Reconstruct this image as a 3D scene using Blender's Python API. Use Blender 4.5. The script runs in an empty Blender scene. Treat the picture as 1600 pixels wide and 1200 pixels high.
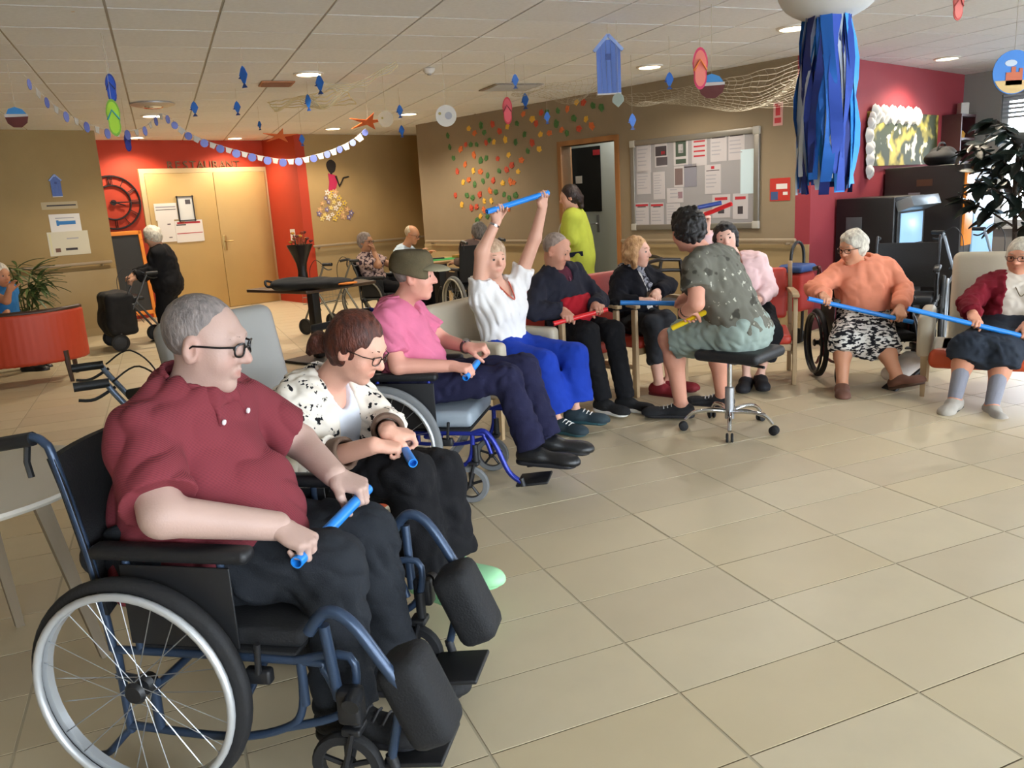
import bpy, bmesh, math, random
import numpy as np
from mathutils import Vector, Matrix

random.seed(7)
SC = bpy.context.scene
COL = SC.collection

# ------------------------------------------------------------------ camera
CAM_H = 1.45
FPX = 1275.0                       # focal length in pixels of the 1600x1200 frame
PITCH, ROLL = math.radians(12.7), math.radians(3.32)
_w = np.array([0, math.cos(PITCH), -math.sin(PITCH)])
_r0 = np.array([1.0, 0, 0]); _u0 = np.array([0, math.sin(PITCH), math.cos(PITCH)])
_r = math.cos(ROLL) * _r0 - math.sin(ROLL) * _u0
_u = math.cos(ROLL) * _u0 + math.sin(ROLL) * _r0
_C = np.array([0, 0, CAM_H])
cam_data = bpy.data.cameras.new('camera'); cam = bpy.data.objects.new('camera', cam_data); COL.objects.link(cam)
cam_data.sensor_width = 36.0; cam_data.lens = 36.0 * FPX / 1600.0; cam_data.clip_end = 200
cam.matrix_world = Matrix([[_r[i], _u[i], -_w[i], _C[i]] for i in range(3)] + [[0, 0, 0, 1]])
SC.camera = cam

# ------------------------------------------------------------------ world, daylight, exposure
world = bpy.data.worlds.new('world'); SC.world = world; world.use_nodes = True
bg = world.node_tree.nodes['Background']
bg.inputs[0].default_value = (0.82, 0.91, 1.0, 1); bg.inputs[1].default_value = 22.0
cy = SC.cycles; cy.max_bounces = 6; cy.diffuse_bounces = 4; cy.glossy_bounces = 2; cy.transmission_bounces = 2; cy.transparent_max_bounces = 6
cy.caustics_reflective = False; cy.caustics_refractive = False; cy.sample_clamp_indirect = 6.0
vs = SC.view_settings
vs.view_transform = 'Standard'; vs.look = 'None'; vs.gamma = 1.0; vs.exposure = -0.05
try: vs.use_curve_mapping = False
except Exception: pass

def area_light(name, loc, rot, sx, sy, power, color, portal=False):
    d = bpy.data.lights.new(name, 'AREA'); d.shape = 'RECTANGLE'; d.size = sx; d.size_y = sy
    d.energy = power; d.color = color
    o = bpy.data.objects.new(name, d); COL.objects.link(o); o.location = loc; o.rotation_euler = rot
    if portal: d.cycles.is_portal = True
    return o

# ------------------------------------------------------------------ helpers: points
def V(*a): return np.array(a, float)
def ray(px, py): return _w * FPX + _r * (px - 800) + _u * (600 - py)
def ground(px, py, z=0.0):
    d = ray(px, py); return _C + d * ((z - CAM_H) / d[2])
def atY(px, py, Y):
    d = ray(px, py); return _C + d * (Y / d[1])
def unit(v):
    v = np.asarray(v, float); return v / (np.linalg.norm(v) + 1e-12)
def heading(deg):
    a = math.radians(deg); return V(math.cos(a), math.sin(a), 0)
def reach(parent, px, py, L, far):
    """point on the sight line of a pixel that is L away from parent (near or far solution)"""
    d = unit(ray(px, py)); m = np.asarray(parent) - _C
    b = d @ m; disc = b * b - (m @ m - L * L)
    if disc < 0:
        q = _C + d * b
        return parent + unit(q - parent) * L
    return _C + d * (b + (math.sqrt(disc) if far else -math.sqrt(disc)))
# the building stands turned: walls run along E2 (into the depth, to one side) and E1
E2 = V(math.cos(math.radians(41.4)), math.sin(math.radians(41.4)), 0)
E1 = V(-E2[1], E2[0], 0)
WALL_A = math.radians(41.4)
GRID_A = math.radians(22.28)
def uv(u, v, z=0.0): return E2 * u + E1 * v + V(0, 0, z)
CEIL = 2.63
# ------------------------------------------------------------------ helpers: materials
def lin(h):
    if isinstance(h, str):
        h = h.lstrip('#'); c = [int(h[i:i + 2], 16) / 255 for i in (0, 2, 4)]
        return tuple(((x + .055) / 1.055) ** 2.4 if x > .04045 else x / 12.92 for x in c) + (1,)
    return tuple(h) + ((1,) if len(h) == 3 else ())
MATS = {}
def mat(name, color='#888888', rough=.6, metal=0., spec=.5, var=0., scale=20., bump=0., bscale=None, emit=None, estr=0., color2=None, alpha=1., trans=0., stretch=None, coat=0., attr=None, sheen=0.):
    """procedural principled material: base colour with noise variation between color and color2, and fine relief"""
    if name in MATS: return MATS[name]
    m = bpy.data.materials.new(name); m.use_nodes = True; nt = m.node_tree
    b = nt.nodes['Principled BSDF']; MATS[name] = m
    c = lin(color)
    b.inputs['Base Color'].default_value = c; b.inputs['Roughness'].default_value = rough
    b.inputs['Metallic'].default_value = metal; b.inputs['Specular IOR Level'].default_value = spec
    b.inputs['Coat Weight'].default_value = coat
    if sheen: b.inputs['Sheen Weight'].default_value = sheen
    if trans: b.inputs['Transmission Weight'].default_value = trans
    if alpha < 1: b.inputs['Alpha'].default_value = alpha
    if emit: b.inputs['Emission Color'].default_value = lin(emit); b.inputs['Emission Strength'].default_value = estr
    m.diffuse_color = c
    need = var > 0 or color2 or bump > 0
    if need:
        tc = nt.nodes.new('ShaderNodeTexCoord'); mp = nt.nodes.new('ShaderNodeMapping')
        nt.links.new(tc.outputs['Object'], mp.inputs[0])
        if stretch: mp.inputs['Scale'].default_value = stretch
        n = nt.nodes.new('ShaderNodeTexNoise'); n.inputs['Scale'].default_value = scale; n.inputs['Detail'].default_value = 4
        nt.links.new(mp.outputs[0], n.inputs['Vector'])
        if var > 0 or color2:
            r = nt.nodes.new('ShaderNodeValToRGB')
            c2 = lin(color2) if color2 else tuple(max(0, x * (1 - var)) for x in c[:3]) + (1,)
            r.color_ramp.elements[0].position = .35; r.color_ramp.elements[1].position = .65
            r.color_ramp.elements[0].color = c2; r.color_ramp.elements[1].color = c
            nt.links.new(n.outputs['Fac'], r.inputs[0]); nt.links.new(r.outputs[0], b.inputs['Base Color'])
        if bump > 0:
            n2 = n
            if bscale:
                n2 = nt.nodes.new('ShaderNodeTexNoise'); n2.inputs['Scale'].default_value = bscale; n2.inputs['Detail'].default_value = 3
                nt.links.new(mp.outputs[0], n2.inputs['Vector'])
            bp = nt.nodes.new('ShaderNodeBump'); bp.inputs['Strength'].default_value = bump; bp.inputs['Distance'].default_value = .01
            nt.links.new(n2.outputs['Fac'], bp.inputs['Height']); nt.links.new(bp.outputs[0], b.inputs['Normal'])
    return m
def attr_mat(name, attr='tint', rough=.5, bump=.15, bscale=180., sss=0.):
    """skin: base colour from the mesh's own colour attribute (lips, brows, cheeks), fine pore relief"""
    if name in MATS: return MATS[name]
    m = bpy.data.materials.new(name); m.use_nodes = True; nt = m.node_tree; MATS[name] = m
    b = nt.nodes['Principled BSDF']; b.inputs['Roughness'].default_value = rough; b.inputs['Specular IOR Level'].default_value = .35
    a = nt.nodes.new('ShaderNodeAttribute'); a.attribute_name = attr
    nt.links.new(a.outputs['Color'], b.inputs['Base Color'])
    n = nt.nodes.new('ShaderNodeTexNoise'); n.inputs['Scale'].default_value = bscale
    tc = nt.nodes.new('ShaderNodeTexCoord'); nt.links.new(tc.outputs['Object'], n.inputs['Vector'])
    bp = nt.nodes.new('ShaderNodeBump'); bp.inputs['Strength'].default_value = bump; bp.inputs['Distance'].default_value = .004
    nt.links.new(n.outputs['Fac'], bp.inputs['Height']); nt.links.new(bp.outputs[0], b.inputs['Normal'])
    return m
def pattern_mat(name, base, spots, scale, thresh, kind='noise', rough=.85, stretch=None, soft=.03, third=None):
    """printed cloth: flecks of colour 'spots' on 'base' by noise, voronoi or bands"""
    if name in MATS: return MATS[name]
    m = bpy.data.materials.new(name); m.use_nodes = True; nt = m.node_tree; MATS[name] = m
    b = nt.nodes['Principled BSDF']; b.inputs['Roughness'].default_value = rough; b.inputs['Specular IOR Level'].default_value = .2
    tc = nt.nodes.new('ShaderNodeTexCoord'); mp = nt.nodes.new('ShaderNodeMapping'); nt.links.new(tc.outputs['Object'], mp.inputs[0])
    if stretch: mp.inputs['Scale'].default_value = stretch
    r = nt.nodes.new('ShaderNodeValToRGB'); e = r.color_ramp.elements
    if kind == 'voronoi':
        ns = nt.nodes.new('ShaderNodeTexNoise'); ns.inputs['Scale'].default_value = scale * 2.2
        nt.links.new(mp.outputs[0], ns.inputs['Vector'])
        mx = nt.nodes.new('ShaderNodeMix'); mx.data_type = 'VECTOR'; mx.inputs['Factor'].default_value = .06
        nt.links.new(mp.outputs[0], mx.inputs[4]); nt.links.new(ns.outputs['Color'], mx.inputs[5])
        t = nt.nodes.new('ShaderNodeTexVoronoi'); t.inputs['Scale'].default_value = scale
        nt.links.new(mx.outputs[1], t.inputs['Vector']); fac = t.outputs['Distance']
    elif kind == 'bands':
        t = nt.nodes.new('ShaderNodeTexWave'); t.wave_type = 'BANDS'; t.bands_direction = 'Z'; t.inputs['Scale'].default_value = scale
        t.inputs['Distortion'].default_value = 1.2; t.inputs['Detail Scale'].default_value = 1.5
        nt.links.new(mp.outputs[0], t.inputs['Vector']); fac = t.outputs['Fac']
    else:
        t = nt.nodes.new('ShaderNodeTexNoise'); t.inputs['Scale'].default_value = scale; t.inputs['Detail'].default_value = 2
        nt.links.new(mp.outputs[0], t.inputs['Vector']); fac = t.outputs['Fac']
    e[0].position = thresh - soft; e[0].color = lin(spots); e[1].position = thresh + soft; e[1].color = lin(base)
    nt.links.new(fac, r.inputs[0])
    out = r.outputs[0]
    if third:
        t2 = nt.nodes.new('ShaderNodeTexNoise'); t2.inputs['Scale'].default_value = third[1]; nt.links.new(mp.outputs[0], t2.inputs['Vector'])
        r2 = nt.nodes.new('ShaderNodeValToRGB'); r2.color_ramp.elements[0].position = third[2]; r2.color_ramp.elements[1].position = third[2] + .04
        mx2 = nt.nodes.new('ShaderNodeMix'); mx2.data_type = 'RGBA'; nt.links.new(t2.outputs['Fac'], r2.inputs[0])
        nt.links.new(r2.outputs[0], mx2.inputs['Factor']); nt.links.new(out, mx2.inputs[6]); mx2.inputs[7].default_value = lin(third[0]); out = mx2.outputs[2]
    nt.links.new(out, b.inputs['Base Color'])
    return m

# ------------------------------------------------------------------ helpers: objects
def tag(o, label=None, cat=None, group=None, kind=None):
    if label: o['label'] = label
    if cat: o['category'] = cat
    if group: o['group'] = group
    if kind: o['kind'] = kind
    return o
def thing(name, label, cat, loc=(0, 0, 0), rz=0., group=None, kind=None):
    o = bpy.data.objects.new(name, None); COL.objects.link(o); o.empty_display_size = .1
    o.location = loc; o.rotation_euler = (0, 0, rz)
    return tag(o, label, cat, group, kind)
def copy_tree(o, parent=None):
    c = o.copy(); COL.objects.link(c); c.parent = parent
    for ch in list(o.children): copy_tree(ch, c)
    return c
class MB:
    """collects shapes; build() links them as one mesh object"""
    def __init__(s): s.v = []; s.f = []; s.sm = []
    def add(s, vs, fs, smooth=False):
        n = len(s.v); s.v += [tuple(map(float, p)) for p in vs]; s.f += [tuple(i + n for i in f) for f in fs]; s.sm += [smooth] * len(fs)
        return s
    def box(s, c, d, R=None, bev=0.):
        c = np.asarray(c, float); hx, hy, hz = d[0] / 2, d[1] / 2, d[2] / 2
        R = np.eye(3) if R is None else R
        if bev <= 0:
            P = [(x, y, z) for z in (-hz, hz) for y in (-hy, hy) for x in (-hx, hx)]
            return s.add([c + R @ np.array(p) for p in P], [(0, 2, 3, 1), (4, 5, 7, 6), (0, 1, 5, 4), (2, 6, 7, 3), (0, 4, 6, 2), (1, 3, 7, 5)])
        bev = min(bev, hx * .99, hy * .99, hz * .99)
        bm = bmesh.new(); bmesh.ops.create_cube(bm, size=1); bmesh.ops.scale(bm, vec=(d[0], d[1], d[2]), verts=bm.verts)
        bmesh.ops.bevel(bm, geom=bm.edges[:], offset=bev, segments=3, affect='EDGES', profile=.5)
        bm.verts.index_update()
        s.add([c + R @ np.array(v.co) for v in bm.verts], [[v.index for v in f.verts] for f in bm.faces], True); bm.free(); return s
    def tube(s, pts, r, n=8, closed=False, caps=True):
        pts = [np.asarray(p, float) for p in pts]; m = len(pts)
        rs = r if hasattr(r, '__len__') else [r] * m
        vs, fs = [], []; nrm = None
        for i, p in enumerate(pts):
            if closed: t = pts[(i + 1) % m] - pts[i - 1]
            else: t = pts[min(i + 1, m - 1)] - pts[max(i - 1, 0)]
            t = unit(t)
            if nrm is None:
                a = V(0, 0, 1) if abs(t[2]) < .9 else V(1, 0, 0); nrm = unit(np.cross(t, a))
            nrm = unit(nrm - t * (nrm @ t)); b = np.cross(t, nrm)
            for k in range(n):
                a = 2 * math.pi * k / n; vs.append(p + rs[i] * (math.cos(a) * nrm + math.sin(a) * b))
        for i in range(m if closed else m - 1):
            j = (i + 1) % m
            for k in range(n): fs.append((i * n + k, i * n + (k + 1) % n, j * n + (k + 1) % n, j * n + k))
        if caps and not closed: fs += [tuple(reversed(range(n))), tuple((m - 1) * n + k for k in range(n))]
        return s.add(vs, fs, True)
    def lathe(s, prof, c=(0, 0, 0), n=24, axis='z', R=None):
        """profile of (radius, height) turned about an axis"""
        c = np.asarray(c, float); vs, fs = [], []; m = len(prof)
        for (r, h) in prof:
            for k in range(n):
                a = 2 * math.pi * k / n; p = V(r * math.cos(a), r * math.sin(a), h)
                if axis == 'y': p = V(p[0], p[2], p[1])
                if axis == 'x': p = V(p[2], p[0], p[1])
                if R is not None: p = R @ p
                vs.append(c + p)
        for i in range(m - 1):
            for k in range(n): fs.append((i * n + k, i * n + (k + 1) % n, (i + 1) * n + (k + 1) % n, (i + 1) * n + k))
        ring = prof[0] == prof[-1]
        if prof[0][0] > 1e-6 and not ring: fs.append(tuple(reversed(range(n))))
        if prof[-1][0] > 1e-6 and not ring: fs.append(tuple((m - 1) * n + k for k in range(n)))
        return s.add(vs, fs, True)
    def prism(s, poly, o, ex, ey, ez, h, smooth=False):
        """2-D outline poly in the frame (ex, ey) at o, thickened by h along ez"""
        o = np.asarray(o, float); n = len(poly)
        a = [o + ex * p[0] + ey * p[1] for p in poly]; b = [p + ez * h for p in a]
        return s.add(a + b, [tuple(reversed(range(n))), tuple(range(n, 2 * n))] + [(i, (i + 1) % n, n + (i + 1) % n, n + i) for i in range(n)], smooth)
    def build(s, name, m, parent=None, loc=None, autosmooth=True):
        me = bpy.data.meshes.new(name); me.from_pydata(s.v, [], s.f); me.update()
        me.polygons.foreach_set('use_smooth', s.sm)
        bm = bmesh.new(); bm.from_mesh(me); bmesh.ops.recalc_face_normals(bm, faces=bm.faces); bm.to_mesh(me); bm.free()
        if autosmooth and any(s.sm):
            try: me.set_sharp_from_angle(angle=math.radians(48))
            except Exception: pass
        if m: me.materials.append(m)
        o = bpy.data.objects.new(name, me); COL.objects.link(o)
        if parent: o.parent = parent
        if loc is not None: o.location = loc
        return o
def share(o, parent=None, loc=None, rot=None):
    c = o.copy(); COL.objects.link(c)
    if parent: c.parent = parent
    if loc is not None: c.location = loc
    if rot is not None: c.rotation_euler = rot
    return c
def spline(P, n=6, closed=False):
    P = [np.asarray(p, float) for p in P]; m = len(P); out = []
    for i in range(m if closed else m - 1):
        p0 = P[(i - 1) % m] if (closed or i > 0) else P[0]; p1 = P[i]; p2 = P[(i + 1) % m]; p3 = P[(i + 2) % m] if (closed or i + 2 < m) else P[-1]
        for k in range(n):
            t = k / n
            out.append(.5 * ((2 * p1) + (-p0 + p2) * t + (2 * p0 - 5 * p1 + 4 * p2 - p3) * t * t + (-p0 + 3 * p1 - 3 * p2 + p3) * t ** 3))
    if not closed: out.append(P[-1])
    return out
def frame_from(x=None, y=None, z=None):
    """rotation matrix whose columns are the given axes (third completed)"""
    if x is None: y = unit(y); z = unit(z - y * (y @ z)); x = np.cross(y, z)
    elif y is None: z = unit(z); x = unit(x - z * (x @ z)); y = np.cross(z, x)
    else: x = unit(x); y = unit(y - x * (x @ y)); z = np.cross(x, y)
    return np.stack([x, y, z], 1)
def rot2(a):
    c, s_ = math.cos(a), math.sin(a); return np.array([[c, -s_, 0], [s_, c, 0], [0, 0, 1.]])

# ------------------------------------------------------------------ helpers: smooth solid modelling (distance fields -> one continuous mesh)
class Solid:
    def __init__(s): s.p = []; s.disp = None
    def _add(s, f, c, r, k, op): s.p.append((f, np.asarray(c, np.float32), float(r), float(k), op)); return s
    def cap(s, a, b, ra, rb, k=.02, op='u', flat=None, cut=None):
        """tapered limb from a to b; flat=(axis, factor) squashes it along axis; cut=t ends it flat at that share of its length"""
        a = np.asarray(a, np.float32); b = np.asarray(b, np.float32); ab = b - a; L2 = float(ab @ ab) + 1e-9
        ax = None
        if flat: ax = unit(flat[0]).astype(np.float32); fl = flat[1]
        if cut is not None: cp = a + ab * cut; cd = (ab / math.sqrt(L2)).astype(np.float32)
        def f(P):
            q = P - a; t = np.clip(q @ ab / L2, 0, 1); q = q - t[..., None] * ab
            if ax is not None: q = q + ax * ((q @ ax) * (1 / fl - 1))[..., None]
            d = np.sqrt((q * q).sum(-1)) - (ra + (rb - ra) * t)
            if ax is not None: d = d * fl
            if cut is not None: d = np.maximum(d, (P - cp) @ cd)
            return d
        return s._add(f, (a + b) / 2, math.sqrt(L2) / 2 + max(ra, rb), k, op)
    def ell(s, c, r, R=None, k=.03, op='u'):
        c = np.asarray(c, np.float32); r = np.asarray(r, np.float32); R = (np.eye(3) if R is None else np.asarray(R)).astype(np.float32)
        def f(P):
            q = (P - c) @ R
            k0 = np.sqrt(((q / r) ** 2).sum(-1)); k1 = np.sqrt(((q / (r * r)) ** 2).sum(-1)) + 1e-6
            return k0 * (k0 - 1) / k1
        return s._add(f, c, float(r.max()), k, op)
    def box(s, c, h, R=None, rad=.01, k=.01, op='u'):
        c = np.asarray(c, np.float32); h = np.asarray(h, np.float32) - rad; R = (np.eye(3) if R is None else np.asarray(R)).astype(np.float32)
        def f(P):
            q = np.abs((P - c) @ R) - h
            return np.sqrt((np.maximum(q, 0) ** 2).sum(-1)) + np.minimum(q.max(-1), 0) - rad
        return s._add(f, c, float(np.linalg.norm(h)) + rad, k, op)
    def plane(s, c, n, k=.008):
        """cuts away everything on the side n points to"""
        c = np.asarray(c, np.float32); n = unit(n).astype(np.float32)
        return s._add(lambda P: -((P - c) @ n), c, 1e3, k, 's')
    def field(s, P, bc=None, hd=0.):
        D = np.full(P.shape[:-1], 1.0, np.float32)
        for f, c, r, k, op in s.p:
            if bc is not None:
                idx = np.nonzero(((bc - c) ** 2).sum(-1) < (r + hd + k + .02) ** 2)[0] if r < 100 else np.arange(len(bc))
                if not len(idx): continue
                d = f(P[idx]); o = D[idx]
            else: d = f(P); o = D
            if op == 'u':
                h = np.clip(.5 + .5 * (d - o) / k, 0, 1); n = d + (o - d) * h - k * h * (1 - h)
            else:
                d = -d; h = np.clip(.5 - .5 * (d - o) / k, 0, 1); n = d + (o - d) * h + k * h * (1 - h)
            if bc is not None: D[idx] = n
            else: D = n
        if s.disp is not None: D = D + s.disp(P)
        return D
    def polygonise(s, res):
        us = [(c, r) for f, c, r, k, op in s.p if op == 'u']
        lo = np.min([c - r for c, r in us], 0) - 3 * res; hi = np.max([c + r for c, r in us], 0) + 3 * res
        B = 8; bs = B * res; nb = np.ceil((hi - lo) / bs).astype(int)
        g = np.stack(np.meshgrid(*[np.arange(n) for n in nb], indexing='ij'), -1).reshape(-1, 3)
        bc = (lo + (g + .5) * bs).astype(np.float32); hd = bs * .87
        Dc = s.field(bc[:, None, :], bc, hd)[:, 0]
        act = np.abs(Dc) < hd * 1.7 + .012
        g = g[act]; bc = bc[act]
        o = np.stack(np.meshgrid(*[np.arange(B + 1)] * 3, indexing='ij'), -1).reshape(-1, 3)
        N = nb * B + 2
        IDS, POS, Q = [], [], []
        lo32 = lo.astype(np.float32)
        for i0 in range(0, len(g), 400):
            gi = g[i0:i0 + 400]; I = gi[:, None, :] * B + o[None]
            P = (lo32 + I * np.float32(res)).astype(np.float32)
            D = s.field(P, bc[i0:i0 + 400], hd).reshape(-1, B + 1, B + 1, B + 1)
            P = P.reshape(-1, B + 1, B + 1, B + 1, 3); I = I.reshape(-1, B + 1, B + 1, B + 1, 3)
            neg = D < 0
            cs = [(a, b, c) for a in (0, 1) for b in (0, 1) for c in (0, 1)]
            sl = lambda A, c: A[:, c[0]:B + c[0], c[1]:B + c[1], c[2]:B + c[2]]
            cnt = sum(sl(neg, c).astype(np.int8) for c in cs); ac = (cnt > 0) & (cnt < 8)
            if not ac.any(): continue
            acc = np.zeros((int(ac.sum()), 3), np.float32); wt = np.zeros(len(acc), np.float32)
            for c in cs:
                for ax in range(3):
                    if c[ax]: continue
                    c2 = list(c); c2[ax] = 1
                    d0 = sl(D, c)[ac]; d1 = sl(D, c2)[ac]; x = (d0 < 0) != (d1 < 0)
                    t = np.where(x, d0 / np.where(d0 == d1, 1, d0 - d1), 0)
                    p = sl(P, c)[ac] + t[:, None] * (sl(P, c2)[ac] - sl(P, c)[ac])
                    acc += p * x[:, None]; wt += x
            POS.append(acc / wt[:, None]); ic = sl(I, (0, 0, 0))[ac]
            IDS.append((ic[:, 0] * N[1] + ic[:, 1]) * N[2] + ic[:, 2])
            d0 = sl(neg, (0, 0, 0))
            for ax in range(3):
                c2 = [0, 0, 0]; c2[ax] = 1; d1 = sl(neg, c2); x = d0 != d1
                if not x.any(): continue
                base = sl(I, (0, 0, 0))[x].astype(np.int64); a1, a2 = (ax + 1) % 3, (ax + 2) % 3
                q = []
                for (m1, m2) in ((-1, -1), (0, -1), (0, 0), (-1, 0)):
                    b_ = base.copy(); b_[:, a1] += m1; b_[:, a2] += m2; q.append((b_[:, 0] * N[1] + b_[:, 1]) * N[2] + b_[:, 2])
                q = np.stack(q, 1); fl = d1[x]; q[fl] = q[fl][:, ::-1]; Q.append(q)
        ids = np.concatenate(IDS); pos = np.concatenate(POS); q = np.concatenate(Q)
        ids, u = np.unique(ids, return_index=True); pos = pos[u]
        j = np.searchsorted(ids, q); j = np.clip(j, 0, len(ids) - 1); ok = (ids[j] == q).all(1)
        return pos.astype(float), j[ok]
    def build(s, name, m, parent=None, origin=(0, 0, 0), res=.01, paint=None, relax=1, extra=None):
        v, q = s.polygonise(res)
        if relax:
            for _ in range(relax):
                acc = np.zeros_like(v); cnt = np.zeros(len(v))
                for a in range(4):
                    np.add.at(acc, q[:, a], v[q[:, (a + 1) % 4]]); np.add.at(cnt, q[:, a], 1)
                    np.add.at(acc, q[:, a], v[q[:, a - 1]]); np.add.at(cnt, q[:, a], 1)
                v = np.where(cnt[:, None] > 0, v * .5 + .5 * acc / np.maximum(cnt, 1)[:, None], v)
        if extra:
            for (v2, q2) in extra:
                q = np.concatenate([q, q2 + len(v)]); v = np.concatenate([v, v2])
        me = bpy.data.meshes.new(name); me.vertices.add(len(v)); me.vertices.foreach_set('co', (v - np.asarray(origin)).astype(np.float32).ravel())
        me.loops.add(len(q) * 4); me.loops.foreach_set('vertex_index', q.astype(np.int32).ravel())
        me.polygons.add(len(q)); me.polygons.foreach_set('loop_start', np.arange(0, len(q) * 4, 4, dtype=np.int32))
        me.polygons.foreach_set('loop_total', np.full(len(q), 4, np.int32)); me.update(calc_edges=True)
        me.polygons.foreach_set('use_smooth', np.ones(len(q), bool))
        if paint is not None:
            col = paint(v); a = me.color_attributes.new('tint', 'FLOAT_COLOR', 'POINT')
            a.data.foreach_set('color', np.concatenate([col, np.ones((len(v), 1))], 1).astype(np.float32).ravel())
        me.materials.append(m); o = bpy.data.objects.new(name, me); COL.objects.link(o)
        if parent: o.parent = parent
        return o
def ripple(amp, freq, seed, aniso=(1, 1, 1)):
    """soft cloth folds: warped sine ridges"""
    r = np.random.RandomState(seed); K = r.randn(5, 3) * np.array(aniso); K = (K / np.linalg.norm(K, axis=1)[:, None] * freq * (0.7 + .8 * r.rand(5, 1))).astype(np.float32)
    ph = (r.rand(5) * 6.28).astype(np.float32); W = (r.randn(3, 3) * freq * .35).astype(np.float32)
    def f(P):
        w = np.sin(P @ W.T) * np.float32(1.6)
        d = 0
        for i in range(5): d = d + np.sin(P @ K[i] + ph[i] + w[..., i % 3])
        return (np.abs(d) * np.float32(-amp * .45) + np.float32(amp * .7)).astype(np.float32)
    return f
# ------------------------------------------------------------------ the room
def on_u(px, py, u):
    """where a sight line meets the wall plane u: gives (v, z)"""
    d = ray(px, py); p = _C + d * ((u - _C @ E2) / (d @ E2)); return float(p @ E1), float(p[2])
def on_v(px, py, v):
    d = ray(px, py); p = _C + d * ((v - _C @ E1) / (d @ E1)); return float(p @ E2), float(p[2])
RW = np.stack([E2, E1, V(0, 0, 1)], 1)          # wall frame: x along u, y along v
U_R, V_RED, U_WIN, V_BACK, V_DOOR, U_RET, V_LEFT, U_LEDGE = 7.57, 4.07, 11.25, 11.95, 13.05, 6.34, 11.74, 3.42
U_W, V_S = -3.2, -4.2                            # far side wall and the wall behind the photographer
def wbox(mb, u0, u1, v0, v1, z0, z1, bev=0): return mb.box(uv((u0 + u1) / 2, (v0 + v1) / 2, (z0 + z1) / 2), (abs(u1 - u0), abs(v1 - v0), z1 - z0), RW, bev)
def struct(name, mb, m, parent=None): 
    o = mb.build(name, m, parent)
    if not parent: o['kind'] = 'structure'
    return o
BEIGE = mat('paint_beige', '#a4875a', .85, 0, .3, .06, 3., .12, 120)
WALLN = mat('paint_beige_daylit', '#8a7a62', .85, 0, .3, .06, 3., .12, 120)  # the wall beige again, greyed in its colour for the daylight on it
BEIGE_L = mat('panel_beige', '#a18c66', .6, 0, .4, .05, 3., .05, 60)
TAUPE = mat('paint_taupe', '#9a8258', .85, 0, .3, .06, 3., .12, 120)
REDP = mat('paint_red', '#ab371e', .7, 0, .35, .05, 3., .1, 120)
CRIM = mat('paint_crimson', '#8e333b', .75, 0, .35, .05, 3., .1, 120)
RAILM = mat('rail_beige', '#93826a', .45)
DARKM = mat('dark_gap', '#17130f', .9)

# floor: slab with every near tile a piece of its own
TP_A, TP_B, TA0, TB0 = .603, .3167, 1.224, 1.506
GA = V(math.cos(GRID_A), math.sin(GRID_A), 0); GB = V(-GA[1], GA[0], 0)
RG = np.stack([GA, GB, V(0, 0, 1)], 1)
def project(p):
    d = np.asarray(p, float) - _C; z = d @ _w
    return (800 + FPX * (d @ _r) / z, 600 - FPX * (d @ _u) / z, z) if z > .1 else (-9e9, -9e9, z)
def inside(p, m=0.):
    u, v = p @ E2, p @ E1
    return U_W - m < u < U_WIN + m and V_S - m < v < V_DOOR + m and not (u > U_R + m and v > V_RED + m and v < 10.43 - m) and not (u > U_R + 2.5 and v > V_RED + m)
GROUT = mat('grout', '#5a4e38', .9)
mb = MB(); wbox(mb, U_W - .2, U_WIN + .2, V_S - .2, V_DOOR + .2, -.2, -.0016); floor = struct('floor', mb, GROUT)
TILE_M = [mat('floor_tile_%d' % i, c, .40, 0, .4, .05, 2.2 + i, .03, 30) for i, c in enumerate(('#cabb9c', '#c8b897', '#c5b699', '#ccbea0'))]
cells = []
for i in range(-40, 40):
    for j in range(-70, 70):
        c = GA * (TA0 + (i + .5) * TP_A) + GB * (TB0 + (j + .5) * TP_B)
        if not inside(c, .35): continue
        x, y, z = project(c); seen = z > .2 and -150 < x < 1750 and 150 < y < 1400
        cells.append((0 if seen else 1, z if seen else np.linalg.norm(c), i, j, c))
cells.sort(key=lambda t: t[:2])
tile0 = []
for m in TILE_M:
    b = MB(); b.box((0, 0, -.006), (TP_A - .009, TP_B - .0055, .012), None, 0); o = b.build('tile', m, floor); tile0.append(o)
rnd = random.Random(3); first = [True] * 4; rest = MB()
for n, (s_, z_, i, j, c) in enumerate(cells):
    if n < 300:
        k = rnd.randrange(4); o = tile0[k] if first[k] else share(tile0[k], floor); first[k] = False
        o.location = (c[0], c[1], rnd.uniform(-.0004, .0004)); o.rotation_euler = (0, 0, GRID_A)
    else: rest.box(c + V(0, 0, -.006), (TP_A - .009, TP_B - .0055, .012), RG)
o = rest.build('tile_field', TILE_M[0], floor); o['kind'] = 'stuff'
for i in range(-14, 22):      # the wide joints are filled almost flush with pale mortar
    a = TA0 + i * TP_A
    ts = [t * .1 for t in range(-150, 200) if inside(GA * a + GB * (t * .1), .0)]
    if len(ts) < 3: continue
    b = MB(); b.box(GA * a + GB * ((ts[0] + ts[-1]) / 2) + V(0, 0, -.003), (.0088, ts[-1] - ts[0], .0036), RG); b.build('mortar_joint', mat('mortar_pale', '#b3a78e', .9), floor)

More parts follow.
